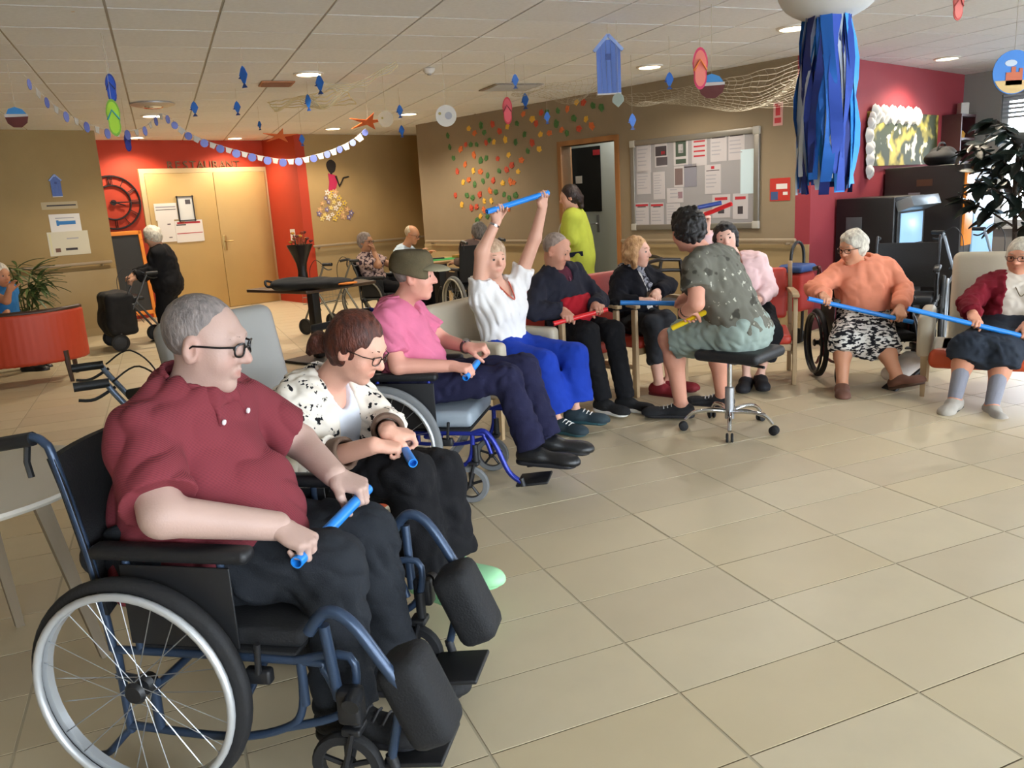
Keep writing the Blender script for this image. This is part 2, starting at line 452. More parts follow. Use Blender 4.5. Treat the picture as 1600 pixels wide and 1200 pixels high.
# ceiling of square panels in a metal grid
CP_A, CP_B, CA0, CB0 = .615, .56, 2.96, 5.40
mb = MB(); wbox(mb, U_W - .2, U_WIN + .2, V_S - .2, V_DOOR + .2, CEIL + .004, CEIL + .2); ceiling = struct('ceiling', mb, mat('ceiling_grid', '#b0aaa0', .7))
CT_M = [mat('ceiling_panel_%d' % i, c, .9, 0, .2, .05, 30, .15, 160) for i, c in enumerate(('#f1f4f8', '#eef1f5', '#f3f6fa'))]
cells = []
for i in range(-40, 45):
    for j in range(-40, 45):
        c = GA * (CA0 + (i + .5) * CP_A) + GB * (CB0 + (j + .5) * CP_B) + V(0, 0, CEIL)
        if not inside(c, .3): continue
        x, y, z = project(c); seen = z > .2 and -120 < x < 1720 and -80 < y < 500
        cells.append((0 if seen else 1, z if seen else np.linalg.norm(c), i, j, c))
cells.sort(key=lambda t: t[:2])
pan0 = []
for m in CT_M:
    b = MB(); b.box((0, 0, .006), (CP_A - .016, CP_B - .016, .012)); pan0.append(b.build('ceiling_panel', m, ceiling))
first = [True] * 3; rest = MB()
for n, (s_, z_, i, j, c) in enumerate(cells):
    if n < 300:
        k = rnd.randrange(3); o = pan0[k] if first[k] else share(pan0[k], ceiling); first[k] = False
        o.location = (c[0], c[1], c[2] - .003 + rnd.uniform(-.0008, .0008)); o.rotation_euler = (0, 0, GRID_A)
    else: rest.box(c + V(0, 0, .003), (CP_A - .016, CP_B - .016, .012), RG)
o = rest.build('ceiling_panel_field', CT_M[0], ceiling); o['kind'] = 'stuff'

# wall with notice board and doorway
dv1, dz1 = on_u(877, 229, U_R); dv0, _z = on_u(961, 219, U_R)      # doorway: far and near jamb
DH = 2.06
mb = MB(); wbox(mb, U_R, U_R + .16, V_RED + .16, dv0, -.02, CEIL + .01); wbox(mb, U_R, U_R + .16, dv1, 10.43, -.02, CEIL + .01); wbox(mb, U_R, U_R + .16, dv0, dv1, DH, CEIL + .01)
wall_right = struct('wall_right', mb, WALLN)
mb = MB()
wbox(mb, U_R - .012, U_R, V_RED + .0, dv0 - .07, .10, .86); wbox(mb, U_R - .012, U_R, dv1 + .07, 10.43, .10, .86); mb.build('wainscot', BEIGE_L, wall_right)
mb = MB(); wbox(mb, U_R, U_WIN + .2, V_RED, V_RED + .16, -.02, CEIL + .01); wall_red = struct('wall_red', mb, CRIM)
mb = MB(); wbox(mb, U_RET + .16, 10.2, V_BACK, V_BACK + .16, -.02, CEIL + .01); wall_back = struct('wall_back', mb, BEIGE)
mb = MB(); wbox(mb, U_RET + .16, 10.2, V_BACK - .012, V_BACK, .10, .86); mb.build('wainscot', BEIGE_L, wall_back)
mb = MB(); wbox(mb, 10.2, 10.36, 10.2, V_BACK + .16, -.02, CEIL + .01); wbox(mb, U_R + .16, 10.36, 10.27, 10.43, -.02, CEIL + .01); struct('wall_corridor', mb, BEIGE)
mb = MB(); wbox(mb, U_RET, U_RET + .16, V_BACK - .004, V_DOOR + .1, -.02, CEIL + .01); struct('wall_return', mb, REDP)
mb = MB(); wbox(mb, U_LEDGE - .3, U_RET + .1, V_DOOR, V_DOOR + .16, -.02, CEIL + .01); struct('wall_restaurant', mb, REDP)
mb = MB(); wbox(mb, U_W, U_LEDGE, V_LEFT, V_LEFT + .16, -.02, CEIL + .01); wbox(mb, U_LEDGE - .16, U_LEDGE, V_LEFT + .16, V_DOOR, -.02, CEIL + .01); wall_left = struct('wall_left', mb, TAUPE)
mb = MB(); wbox(mb, U_W, U_LEDGE - .01, V_LEFT - .012, V_LEFT, .10, .86); mb.build('wainscot', BEIGE_L, wall_left)
mb = MB(); wbox(mb, U_W - .16, U_W, V_S, V_LEFT + .16, -.02, CEIL + .01); struct('wall_side', mb, BEIGE)
# daylight side: long window wall and a glazed wall behind the photographer
GLASS = bpy.data.materials.new('window_glass'); GLASS.use_nodes = True; MATS['window_glass'] = GLASS
nt = GLASS.node_tree; nt.nodes.remove(nt.nodes['Principled BSDF']); tr = nt.nodes.new('ShaderNodeBsdfTransparent'); gl = nt.nodes.new('ShaderNodeBsdfGlossy'); gl.inputs['Roughness'].default_value = .02
fr = nt.nodes.new('ShaderNodeFresnel'); mx = nt.nodes.new('ShaderNodeMixShader'); nt.links.new(fr.outputs[0], mx.inputs[0]); nt.links.new(tr.outputs[0], mx.inputs[1]); nt.links.new(gl.outputs[0], mx.inputs[2]); nt.links.new(mx.outputs[0], nt.nodes['Material Output'].inputs[0])
FRAME_W = mat('frame_white', '#cfd3d6', .4)
WZ0, WZ1 = .80, 2.34
wins = [(3.64, 1.75), (1.45, -.15), (-.45, -2.05), (-2.35, -3.9)]
mb = MB(); wbox(mb, U_WIN, U_WIN + .2, V_S - .2, V_RED + .16, -.02, WZ0); wbox(mb, U_WIN, U_WIN + .2, V_S - .2, V_RED + .16, WZ1, CEIL + .01)
vs_ = [V_RED + .16] + [x for w in wins for x in w] + [V_S - .2]
for a, b in zip(vs_[::2], vs_[1::2]): wbox(mb, U_WIN, U_WIN + .2, b, a, WZ0, WZ1)
wall_window = struct('wall_window', mb, mat('paint_grey', '#8a8782', .85, bump=.1, bscale=120))
for n, (a, b) in enumerate(wins):
    mb = MB(); u0, u1 = U_WIN + .05, U_WIN + .12
    for (p, q, r_, s_) in ((a - .07, a, WZ0, WZ1), (b, b + .07, WZ0, WZ1), (b, a, WZ0, WZ0 + .07), (b, a, WZ1 - .07, WZ1), ((a + b) / 2 - .05, (a + b) / 2 + .05, WZ0, WZ1)): wbox(mb, u0, u1, p, q, r_, s_)
    w = struct('window_%d' % (n + 1), mb, FRAME_W)
    for (p, q) in ((b + .07, (a + b) / 2 - .05), ((a + b) / 2 + .05, a - .07)):
        m2 = MB(); wbox(m2, u0 + .03, u0 + .036, p, q, WZ0 + .07, WZ1 - .07); m2.build('pane', GLASS, w)
    m2 = MB(); wbox(m2, U_WIN - .10, U_WIN + .05, b - .03, a + .03, WZ0 - .03, WZ0); m2.build('window_sill', mat('sill_stone', '#c9c8c4', .5), w)
    c = uv(U_WIN + .14, (a + b) / 2, (WZ0 + WZ1) / 2); area_light('daylight_portal', tuple(c), (0, math.radians(90), WALL_A), WZ1 - WZ0, a - b, 1, (1, 1, 1), True)
bws = [(-2.6, .2), (.6, 3.4), (3.8, 6.6), (7.0, 9.8)]
mb = MB(); wbox(mb, U_W - .16, U_WIN + .2, V_S - .2, V_S, -.02, .12); wbox(mb, U_W - .16, U_WIN + .2, V_S - .2, V_S, 2.35, CEIL + .01)
us = [U_W - .16] + [x for w in bws for x in w] + [U_WIN + .2]
for a, b in zip(us[::2], us[1::2]): wbox(mb, a, b, V_S - .2, V_S, .12, 2.35)
struct('wall_front', mb, TAUPE)
for n, (a, b) in enumerate(bws):
    mb = MB(); v0, v1 = V_S - .13, V_S - .06
    for (p, q, r_, s_) in ((a, a + .07, .12, 2.35), (b - .07, b, .12, 2.35), (a, b, .12, .19), (a, b, 2.28, 2.35), ((a + b) / 2 - .05, (a + b) / 2 + .05, .12, 2.35)): wbox(mb, p, q, v0, v1, r_, s_)
    w = struct('window_%d' % (n + 5), mb, FRAME_W)
    for (p, q) in ((a + .07, (a + b) / 2 - .05), ((a + b) / 2 + .05, b - .07)):
        m2 = MB(); wbox(m2, p, q, v0 + .03, v0 + .036, .19, 2.28); m2.build('pane', GLASS, w)
    c = uv((a + b) / 2, V_S - .16, 1.235); area_light('daylight_portal', tuple(c), (math.radians(90), 0, WALL_A), b - a, 2.2, 1, (1, 1, 1), True)
mb = MB(); wbox(mb, -40, 50, -40, 40, -.45, -.35); struct('ground_outside', mb, mat('ground_bounce_pale', '#dfe2e4', .9))  # unseen ground, made pale to bounce daylight up to the ceiling
# skirting
SKIRT = mat('skirting', '#a5906c', .6)
mb = MB(); wbox(mb, U_R - .014, U_R, V_RED - .01, dv0 - .07, 0, .10); wbox(mb, U_R - .014, U_R, dv1 + .07, 10.43, 0, .10); struct('baseboard_right', mb, SKIRT)
mb = MB(); wbox(mb, U_RET + .16, 10.2, V_BACK - .014, V_BACK, 0, .10); struct('baseboard_back', mb, SKIRT)
mb = MB(); wbox(mb, U_W, U_LEDGE, V_LEFT - .014, V_LEFT, 0, .10); struct('baseboard_left', mb, SKIRT)
mb = MB(); wbox(mb, U_R, U_WIN, V_RED - .014, V_RED, 0, .10); struct('baseboard_red', mb, mat('skirting_dark', '#5a2a2a', .6))
# doorway with door standing open into a light lobby
WOOD = mat('wood_frame', '#9c6a3c', .5, 0, .4, .25, 6, .1, 40, stretch=(1, 1, .1))
mb = MB(); wbox(mb, U_R - .02, U_R + .18, dv0 - .06, dv0, 0, DH + .06); wbox(mb, U_R - .02, U_R + .18, dv1, dv1 + .06, 0, DH + .06); wbox(mb, U_R - .02, U_R + .18, dv0, dv1, DH, DH + .06); struct('trim_1', mb, WOOD)
LOBBY = mat('lobby_white', '#c3cdcc', .8)
mb = MB(); wbox(mb, U_R + .16, U_R + 1.5, dv0 - 1.0, dv0 - .9, 0, CEIL); wbox(mb, U_R + 1.5, U_R + 1.6, dv0 - 1.0, dv1 + 1.7, 0, CEIL); wbox(mb, U_R + .16, U_R + 1.5, dv1 + 1.6, dv1 + 1.7, 0, CEIL); struct('wall_lobby', mb, LOBBY)
ld = bpy.data.lights.new('lobby_light', 'POINT'); ld.energy = 45; ld.color = (1, .97, .92); ld.shadow_soft_size = .15; lo = bpy.data.objects.new('lobby_light', ld); COL.objects.link(lo); lo.location = tuple(uv(U_R + .9, (dv0 + dv1) / 2, 2.45))
# ------------------------------------------------------------------ people: one continuous body each; clothing, hair and shoes are its parts
class Person:
    def __init__(s, name, label, pel, neck, head, hip_yaw, sh_yaw, head_yaw, head_pitch=0, head_roll=0, size=1., girth=1., belly=0., hs=1., sw=.175,
                 arms=None, legs=None, skin='#c99a86', res=.009, group=None, bust=0., seed=1, hand_res=.0045, age=0.):
        s.size = size; s.g = girth; s.belly = belly; s.hs = hs; s.skin = skin; s.res = res; s.seed = seed; s.bust = bust; s.hand_res = hand_res; s.age = age
        s.pel, s.neck, s.head = [np.asarray(x, float) for x in (pel, neck, head)]
        s.t = unit(s.neck - s.pel)
        s.Lh = V(-math.sin(math.radians(hip_yaw)), math.cos(math.radians(hip_yaw)), 0)
        L = V(-math.sin(math.radians(sh_yaw)), math.cos(math.radians(sh_yaw)), 0); s.Ls = unit(L - s.t * (L @ s.t))
        s.Fs = unit(np.cross(s.Ls, s.t)); s.Fh = heading(hip_yaw)
        s.R = np.stack([s.Ls, s.Fs, s.t], 1)
        hy, hp_, hr = [math.radians(a) for a in (head_yaw, head_pitch, head_roll)]
        f = V(math.cos(hy) * math.cos(hp_), math.sin(hy) * math.cos(hp_), math.sin(hp_))
        l = V(-math.sin(hy), math.cos(hy), 0); u = np.cross(f, l)
        l, u = l * math.cos(hr) + u * math.sin(hr), u * math.cos(hr) - l * math.sin(hr)
        s.hl, s.hf, s.hu = l, f, u; s.HR = np.stack([-l, f, u], 1)
        s.J = {}
        for side, sg in (('L', 1), ('R', -1)):
            s.J['sh' + side] = s.neck - s.t * .055 * size + s.Ls * sg * sw * size
            s.J['hip' + side] = s.pel + s.Lh * sg * .09 * size
        s.hands = {}
        arms = arms or {}; legs = legs or {}
        for side in 'LR':
            if side in arms:
                a = arms[side]; el = a['el']; wr = a['wr']
                E = atY(*el); W = atY(*wr)
                s.J['el' + side] = E; s.J['wr' + side] = W; s.hands[side] = a.get('hand', {})
            if side in legs:
                g = legs[side]; kn = g['kn']; an = g['an']
                K = atY(*kn); A = atY(*an)
                s.J['kn' + side] = K; s.J['an' + side] = A; s.J['toe' + side] = unit(heading(g.get('yaw', hip_yaw)) + V(0, 0, g.get('tip', 0)))
        low = min([s.J[k][2] for k in s.J if k.startswith('an')] + [s.pel[2]])
        s.base = V(s.pel[0], s.pel[1], max(0, low - .09))
        s.name, s.label, s.group = name, label, group
        s.root = thing(name, label, 'person', tuple(s.base), 0, group)
        s.grip = {}
    def hp(s, x, y, z): return s.head + s.hs * (-s.hl * x + s.hf * y * .89 + s.hu * z)
    # ---- building blocks
    def torso(s, S, inf=0., k=.06, cut=None):
        g, z = s.g, s.size; T = s.neck - s.pel; R = s.R
        S.ell(s.pel + s.Fs * .0, np.array([.165, .125, .12]) * z * g + inf, R, k)
        S.ell(s.pel + T * .36 + s.Fs * s.belly * .35, np.array([.148 * g, .112 * g + s.belly * .4, .17]) * z + inf, R, k)
        if s.belly: S.ell(s.pel + T * .24 + s.Fs * (.05 + s.belly * .55), np.array([.135 * g, .09 * g + s.belly * .5, .13]) * z + inf, R, k)
        S.ell(s.pel + T * .69, np.array([.168 * (.5 + .5 * g), .115 * (.5 + .5 * g), .17]) * z + inf, R, k)
        if s.bust:
            for sg in (-1, 1): S.ell(s.pel + T * .64 + s.Fs * .075 + s.Ls * sg * .075, V(.075, .06, .075) * s.bust + inf, R, .04)
        if cut is not None: S.plane(s.pel - s.t * cut, -s.t)
        S.cap(s.J['shL'] - s.Ls * .02, s.J['shR'] + s.Ls * .02, .058 * z + inf, .058 * z + inf, .06)
        S.cap(s.neck - s.t * .03 + s.Ls * .07, s.neck - s.t * .03 - s.Ls * .07, .05 * z + inf, .05 * z + inf, .06)
    def arm(s, S, side, inf=0., t_up=1., t_fo=0., flare=0., k=.03, g=None):
        """t_up: covered share of the upper arm; t_fo: of the forearm"""
        g = g or (.5 + .5 * s.g); z = s.size; a, b, c = s.J['sh' + side], s.J['el' + side], s.J['wr' + side]
        if t_fo <= 0:
            S.cap(a, b, .052 * z * g + inf, .042 * z * g + inf + flare, k, cut=t_up if t_up < 1 else None)
        else:
            S.cap(a, b, .052 * z * g + inf, .041 * z * g + inf, k)
            S.cap(b, c, .041 * z * g + inf, .030 * z * g + inf + flare, k * .6, cut=t_fo if t_fo < 1.3 else None)
    def leg(s, S, side, inf=0., t=1., flare=0., k=.04, g=None, tt=1.):
        g = g or (.4 + .6 * s.g); z = s.size; a, b, c = s.J['hip' + side], s.J['kn' + side], s.J['an' + side]
        if t <= 0: S.cap(a, b, .088 * z * g + inf, .06 * z * g + inf + flare, k, cut=tt if tt < 1 else None); return
        S.cap(a, b, .088 * z * g + inf, .060 * z * g + inf, k)
        m = b + (c - b) * .3 - s.Fh * .012
        if flare == 0 and inf < .006:
            S.cap(b, m, .054 * z * g + inf, .054 * z * g + inf, k); S.cap(m, c, .054 * z * g + inf, .037 * z * g + inf, k)
        else: S.cap(b, c, .058 * z * g + inf, .045 * z * g + inf + flare, k, cut=t)
    def hand(s, S, side):
        h = s.hands[side]; w = s.J['wr' + side]; fa = unit(w - s.J['el' + side]); sc = .96 * s.size * h.get('sc', 1.)
        sg = 1 if side == 'R' else -1
        if 'axis' in h:
            ax = unit(h['axis']); f = unit(h.get('f', fa)); f = unit(f - ax * (f @ ax)); th = ax
            n = np.cross(th, f) * sg
            if n @ np.asarray(h.get('palm', (0, 0, -1)), float) < 0: th = -th; n = -n
            curl = h.get('curl', (62, 78, 50))
        else:
            n = unit(h.get('palm', V(0, 0, -1))); f = unit(h.get('f', fa)); n = unit(n - f * (n @ f)); th = np.cross(f, n) * sg
            curl = h.get('curl', (18, 22, 14))
        P = lambda a, b, c: w + sc * (f * a + th * b + n * c)
        k = .008
        S.cap(w - fa * .045, w, .029 * sc, .027 * sc, .02); S.cap(w, P(.015, 0, 0), .027 * sc, .025 * sc, .02, flat=(n, .85))
        bases = [(.086, .030), (.092, .0095), (.088, -.011), (.078, -.030)]
        for (bx, by) in bases: S.cap(P(.015, by * .55, 0), P(bx, by, 0), .017 * sc, .0125 * sc, .012)
        S.ell(P(.05, .002, .006), V(.036, .042, .016) * sc, np.stack([f, th, n], 1), .012)
        for i, (bx, by) in enumerate(bases):
            L = (.073, .081, .075, .058)[i]; seg = (.46, .3, .24); rad = (.0098, .0099, .0094, .0084)[i]
            p = P(bx, by, 0); ang = 0.
            for j in range(3):
                ang += math.radians(curl[j] * (1 + .06 * (i - 1.5)))
                d = f * math.cos(ang) + n * math.sin(ang); q = p + d * L * seg[j] * sc
                S.cap(p, q, rad * sc * (1 - .1 * j), rad * sc * (.9 - .1 * j), .004); p = q
        tb = P(.022, .03, .008); closed = curl[0] > 40
        d1 = unit(f * .75 + th * .62 + n * (.45 if closed else .2)); t1 = tb + d1 * .04 * sc
        d2 = unit(f * .75 + th * (.0 if closed else .35) + n * (.75 if closed else .25)); t2 = t1 + d2 * .032 * sc
        d3 = unit(f * .6 - th * (.25 if closed else -.15) + n * (.8 if closed else .3)); t3 = t2 + d3 * .025 * sc
        S.cap(P(.01, .012, .004), tb, .016 * sc, .0165 * sc, .012); S.cap(tb, t1, .0155 * sc, .0125 * sc, .008); S.cap(t1, t2, .0115 * sc, .0108 * sc, .005); S.cap(t2, t3, .0108 * sc, .009 * sc, .005)
        s.grip[side] = P(.09, 0, .030)
    def face(s, S):
        p = s.hp; h = s.hs; R = s.HR; e = lambda c, r, k=.03, op='u', RR=None: S.ell(p(*c), np.array(r) * V(1, .89, 1) * h, R if RR is None else RR, k * h, op)
        e((0, -.018, .035), (.076, .097, .082), .03); e((0, .03, .0), (.065, .066, .075), .04)
        e((0, .028, -.06), (.054, .056, .05), .04); e((0, .070, -.096), (.024, .021, .018), .024)
        for sg in (-1, 1): e((sg * .037, .06, -.028), (.026, .025, .028), .025)
        S.cap(p(-.034, .085, .031), p(.034, .085, .031), .0125 * h, .0125 * h, .016 * h)
        for sg in (-1, 1): e((sg * .032, .101, .007), (.018, .015, .0115), .012, 's')
        S.cap(p(0, .092, .022), p(0, .117, -.022), .0075 * h, .0140 * h, .011 * h)
        for sg in (-1, 1): e((sg * .0135, .104, -.026), (.0095, .013, .009), .007)
        for sg in (-1, 1): S.cap(p(sg * .021, .093, .0145), p(sg * .043, .086, .0125), .0054 * h, .0048 * h, .006 * h); S.cap(p(sg * .022, .0925, .0005), p(sg * .042, .086, .0005), .0048 * h, .0044 * h, .006 * h)
        S.cap(p(-.024, .088, -.0565), p(0, .0955, -.0525), .0055 * h, .0070 * h, .006 * h); S.cap(p(.024, .088, -.0565), p(0, .0955, -.0525), .0055 * h, .0070 * h, .006 * h)
        S.cap(p(-.019, .089, -.0655), p(0, .0935, -.0665), .0065 * h, .0080 * h, .006 * h); S.cap(p(.019, .089, -.0655), p(0, .0935, -.0665), .0065 * h, .0080 * h, .006 * h)
        S.cap(p(-.026, .098, -.0595), p(0, .104, -.0595), .0032 * h, .0034 * h, .003 * h, 's'); S.cap(p(.026, .098, -.0595), p(0, .104, -.0595), .0032 * h, .0034 * h, .003 * h, 's')
        for sg in (-1, 1):
            e((sg * .0785, -.008, -.005), (.012, .023, .036), .008); e((sg * .091, .0, -.001), (.010, .013, .023), .004, 's'); S.cap(p(sg * .084, -.022, -.012), p(sg * .083, -.016, .02), .0045 * h, .0045 * h, .005 * h)
    def paint(s, v):
        base = np.array(lin(s.skin)[:3]); col = np.tile(base, (len(v), 1))
        q = (v - s.head) @ s.HR / s.hs / V(1, .89, 1)
        def blend(c, w): 
            nonlocal col
            col = col * (1 - w[:, None]) + np.array(c) * w[:, None]
        lip = np.exp(-((q[:, 0] / .024) ** 2 + ((q[:, 1] - .098) / .022) ** 2 + ((q[:, 2] + .06) / .0095) ** 2) ** 2)
        blend(base * np.array([.85, .5, .5]), lip * .75)
        for sg in (-1, 1):
            ch = np.exp(-(((q[:, 0] - sg * .04) / .025) ** 2 + ((q[:, 1] - .075) / .04) ** 2 + ((q[:, 2] + .025) / .025) ** 2)); blend(base * np.array([1.05, .8, .78]), ch * .55)
            ear = np.exp(-(((q[:, 0] - sg * .08) / .014) ** 2 + ((q[:, 1]) / .03) ** 2 + ((q[:, 2]) / .04) ** 2)); blend(base * np.array([1.0, .75, .7]), ear * .6)
        no = np.exp(-((q[:, 0] / .015) ** 2 + ((q[:, 1] - .118) / .02) ** 2 + ((q[:, 2] + .022) / .016) ** 2)); blend(base * np.array([1.02, .72, .68]), no * .6)
        rs = np.random.RandomState(s.seed); K = rs.randn(4, 3) * 22; m = sum(np.sin(v @ k_ + i) for i, k_ in enumerate(K)) / 4
        col *= (1 + .05 * m)[:, None]
        return np.clip(col, 0, 1)
    def body(s, hidden_legs=False, leg_inf=0.):
        S = Solid(); s.torso(S, -.012)
        S.cap(s.neck - s.t * .03, s.hp(0, -.018, -.055), .056 * s.size * (.6 + .4 * s.g), .054 * s.hs, .03)
        s.face(S)
        for side in 'LR':
            if 'el' + side in s.J: s.arm(S, side, 0, 1, 1.4)
            if 'kn' + side in s.J and not hidden_legs:
                s.leg(S, side, leg_inf); a = s.J['an' + side]; f = s.J['toe' + side]
                S.cap(a - f * .02 + V(0, 0, -.02), a + f * .12 + V(0, 0, -.055), .035, .028, .03)
        extra = []
        for side in 'LR':
            if side in s.hands and 'el' + side in s.J and not s.hands[side].get('none'):
                H = Solid(); s.hand(H, side); v, q = H.polygonise(s.hand_res); extra.append((v, q))
        s.obj = S.build('body', attr_mat('skin_' + s.skin.strip('#')), s.root, s.base, s.res, s.paint, 1, extra)
        s.eyes()
        return s
    def eyes(s, iris='#3a2c22'):
        for sg in (-1, 1):
            mb = MB(); c = s.hp(sg * .032, .0815, .0075) - s.base; r = .0118 * s.hs
            prof = [(0, -r)] + [(r * math.cos(a), r * math.sin(a)) for a in np.linspace(-1.3, 1.0, 8)] + [(r * .3, r * .95), (0, r)]
            R = frame_from(z=s.hf, x=s.hl); mb.lathe(prof, c, 14, 'z', R)
            o = mb.build('eye', mat('eye_white', '#a89e94', .3), s.root)
            mb2 = MB(); mb2.lathe([(0, r * 1.05), (r * .45, r * .98), (r * .68, r * .82), (r * .70, r * .66)], c, 12, 'z', R); mb2.build('iris', mat('iris', iris, .2), o)
    def part(s, S, name, m, res=None, relax=1, disp=None):
        if disp: S.disp = disp
        return S.build(name, m, s.root, s.base, res or s.res, None, relax)
    # ---- clothing
    def top(s, name, m, inf=.014, t_up=.6, t_fo=0., flare=.012, open_=None, cut=.07, fold=.006, sides='LR', relax=1, vneck=None, freq=62):
        S = Solid(); s.torso(S, inf, cut=cut)
        for side in sides:
            if 'el' + side in s.J: s.arm(S, side, inf, t_up, t_fo, flare)
        # neck opening
        S.ell(s.neck + s.t * .045 + s.Fs * .012, V(.066, .066, .05) * s.size, s.R, .01, 's')
        if vneck: S.ell(s.neck + s.t * .01 + s.Fs * .085, V(.05, .09, vneck + .04), s.R, .01, 's')
        if open_: S.box(s.pel + (s.neck - s.pel) * .5 + s.Fs * .2, V(open_, .2, .6), s.R, .01, .01, 's')
        return s.part(S, name, m, disp=ripple(fold, freq, s.seed) if fold else None, relax=relax)
    def trousers(s, name, m, inf=.010, t=1., flare=.012, fold=.006, k=.04, waist=.10, tt=1.):
        S = Solid(); g, z = s.g, s.size
        S.ell(s.pel, np.array([.167, .127, .12]) * z * g + inf * .9, s.R, .05)
        if waist: S.ell(s.pel + s.t * waist * .6, V(.15 * g, .115 * g + s.belly * .3, .09) * z + inf * .5, s.R, .05)
        for side in 'LR':
            if 'kn' + side in s.J: s.leg(S, side, inf, t, flare, k, tt=tt)
        return s.part(S, name, m, disp=ripple(fold, 55, s.seed + 5) if fold else None)
    def skirt(s, name, m, inf=.02, tt=1.12, fold=.006):
        S = Solid(); g, z = s.g, s.size
        S.ell(s.pel, np.array([.175, .13, .12]) * z * g + inf, s.R, .05)
        ks = [s.J['kn' + x] for x in 'LR']; hs_ = [s.J['hip' + x] for x in 'LR']
        for a, b in zip(hs_, ks): S.cap(a, a + (b - a) * tt, .09 * z * g + inf, .07 * z + inf, .06, cut=.97)
        a = (hs_[0] + hs_[1]) / 2; b = (ks[0] + ks[1]) / 2; S.cap(a, a + (b - a) * tt, .10 + inf, .085 + inf, .08, cut=.97)
        for kn, side in zip(ks, 'LR'):
            an = s.J['an' + side]; S.cap(kn, kn + (an - kn) * .2, .07 + inf, .075 + inf, .06, cut=1.)
        return s.part(S, name, m, disp=ripple(fold, 60, s.seed + 9) if fold else None)
    def socks(s, m, t0=.0, inf=.006):
        for side in 'LR':
            S = Solid(); b, c = s.J['kn' + side], s.J['an' + side]; a = b + (c - b) * t0
            S.cap(a, c, .054 * s.size + inf, .037 * s.size + inf, .02); S.plane(a + (c - b) * .12, b - c)
            s.part(S, 'stocking', m)
    def shoe(s, m, sole, h=.085, L=.265, w=.045, sides='LR', low=0., sole_h=.025, open_top=True, name='shoe', lace=None):
        for side in sides:
            if 'an' + side not in s.J: continue
            a = s.J['an' + side]; f = s.J['toe' + side]; l = unit(np.cross(V(0, 0, 1), f)); u = unit(np.cross(f, l)); z = s.size
            fz = a - u * h
            P = lambda x, y, zz: fz + z * (f * x + l * y) + u * zz
            S = Solid(); R = np.stack([f, l, u], 1)
            S.cap(P(-.045, 0, .045), P(.03, 0, .05), .042, .043, .03); S.cap(P(.02, 0, .042), P(L - .095, 0, .030), .046, .040, .03, flat=(u, .8)); S.ell(P(L - .11, 0, .028), V(.07, w + .003, .034), R, .03)
            S.ell(P(-.02, 0, .055 - low), V(.05, .042, .05), R, .02); S.plane(P(0, 0, sole_h * .5), -u)
            if open_top: S.ell(P(-.012, 0, .115 - low * 1.5), V(.04, .034, .035), R, .006, 's')
            o = s.part(S, name, m, res=min(s.res, .008))
            S2 = Solid(); S2.cap(P(-.04, 0, sole_h * .5), P(L - .11, 0, sole_h * .5), .046, w + .006, .01); S2.plane(P(0, 0, sole_h), u); S2.plane(P(0, 0, 0), -u)
            S2.build('sole', sole, o, s.base, .006)
            if lace:
                mb = MB()
                for i in range(4):
                    x = .055 + i * .024; mb.tube([P(x, -.028, .076 - i * .006) - s.base, P(x + .004, 0, .092 - i * .008) - s.base, P(x, .028, .076 - i * .006) - s.base], .004, 5)
                mb.build('lace', lace, o)
    def hair(s, m, style='short', inf=.010, fold=.003, freq=70, res=None):
        S = Solid(); p = s.hp; h = s.hs; R = s.HR; E_ = lambda c, r, R, k, op='u': S.ell(c, np.asarray(r) * V(1, .89, 1), R, k, op)
        E_(p(0, -.022, .036), (V(.076, .097, .082) + inf) * h, R, .02)
        if style in ('bob', 'pony', 'bangs', 'curly', 'bun', 'volume'): E_(p(0, -.035, .0), (V(.074, .078, .085) + inf) * h, R, .03)
        if style == 'bob':
            for sg in (-1, 1): S.cap(p(sg * .076, -.005, .03), p(sg * .078, .012, -.10), .028 * h, .024 * h, .03)
            S.cap(p(-.06, -.06, -.02), p(.06, -.06, -.02), .05 * h, .05 * h, .03); S.cap(p(-.05, -.055, -.09), p(.05, -.055, -.09), .035 * h, .035 * h, .03)
        if style == 'pony':
            S.cap(p(0, -.10, -.035), p(.0, -.155, -.055), .028 * h, .036 * h, .02); S.cap(p(0, -.15, -.05), p(.0, -.175, -.105), .036 * h, .012 * h, .02)
        if style == 'bun': E_(p(0, -.10, -.035), V(.05, .05, .055) * h, R, .03); S.cap(p(0, -.10, -.04), p(0, -.1, -.13), .04 * h, .025 * h, .02)
        if style == 'bangs':
            for sg in (-1, 1): S.cap(p(sg * .072, .0, .02), p(sg * .074, .012, -.075), .026 * h, .016 * h, .02)
        if style == 'volume': E_(p(0, .0, .075), V(.072, .09, .06) * h, R, .03)
        # the face stays free
        if style == 'bangs': E_(p(0, .10, -.045), V(.066, .085, .088) * h, R, .012, 's')
        elif style == 'bob': E_(p(0, .105, -.03), V(.070, .095, .100) * h, R, .012, 's')
        elif style == 'receding': E_(p(0, .110, .0), V(.074, .092, .118) * h, R, .012, 's'); 
        elif style == 'curly': E_(p(0, .108, -.035), V(.068, .092, .088) * h, R, .012, 's')
        elif style == 'ring': E_(p(0, .075, .07), V(.085, .15, .115) * h, R, .012, 's')
        else: E_(p(0, .10, -.02), V(.078, .092, .095) * h, R, .012, 's')
        if style == 'volume': S.plane(p(0, -.05, -.088), -s.hu + .25 * s.hf, .01)
        if style in ('short', 'receding', 'ring'): S.plane(p(0, -.05, -.062), -s.hu + .15 * s.hf, .01)
        if style in ('short', 'receding', 'ring'):
            for sg in (-1, 1): E_(p(sg * .085, .012, -.035), V(.03, .034, .048) * h, R, .008, 's')
        if style == 'curly': S.plane(p(0, 0, -.095), -s.hu, .01)
        return s.part(S, 'hair', m, res=res or max(.005, s.res * .8), disp=ripple(fold, freq, s.seed + 3))
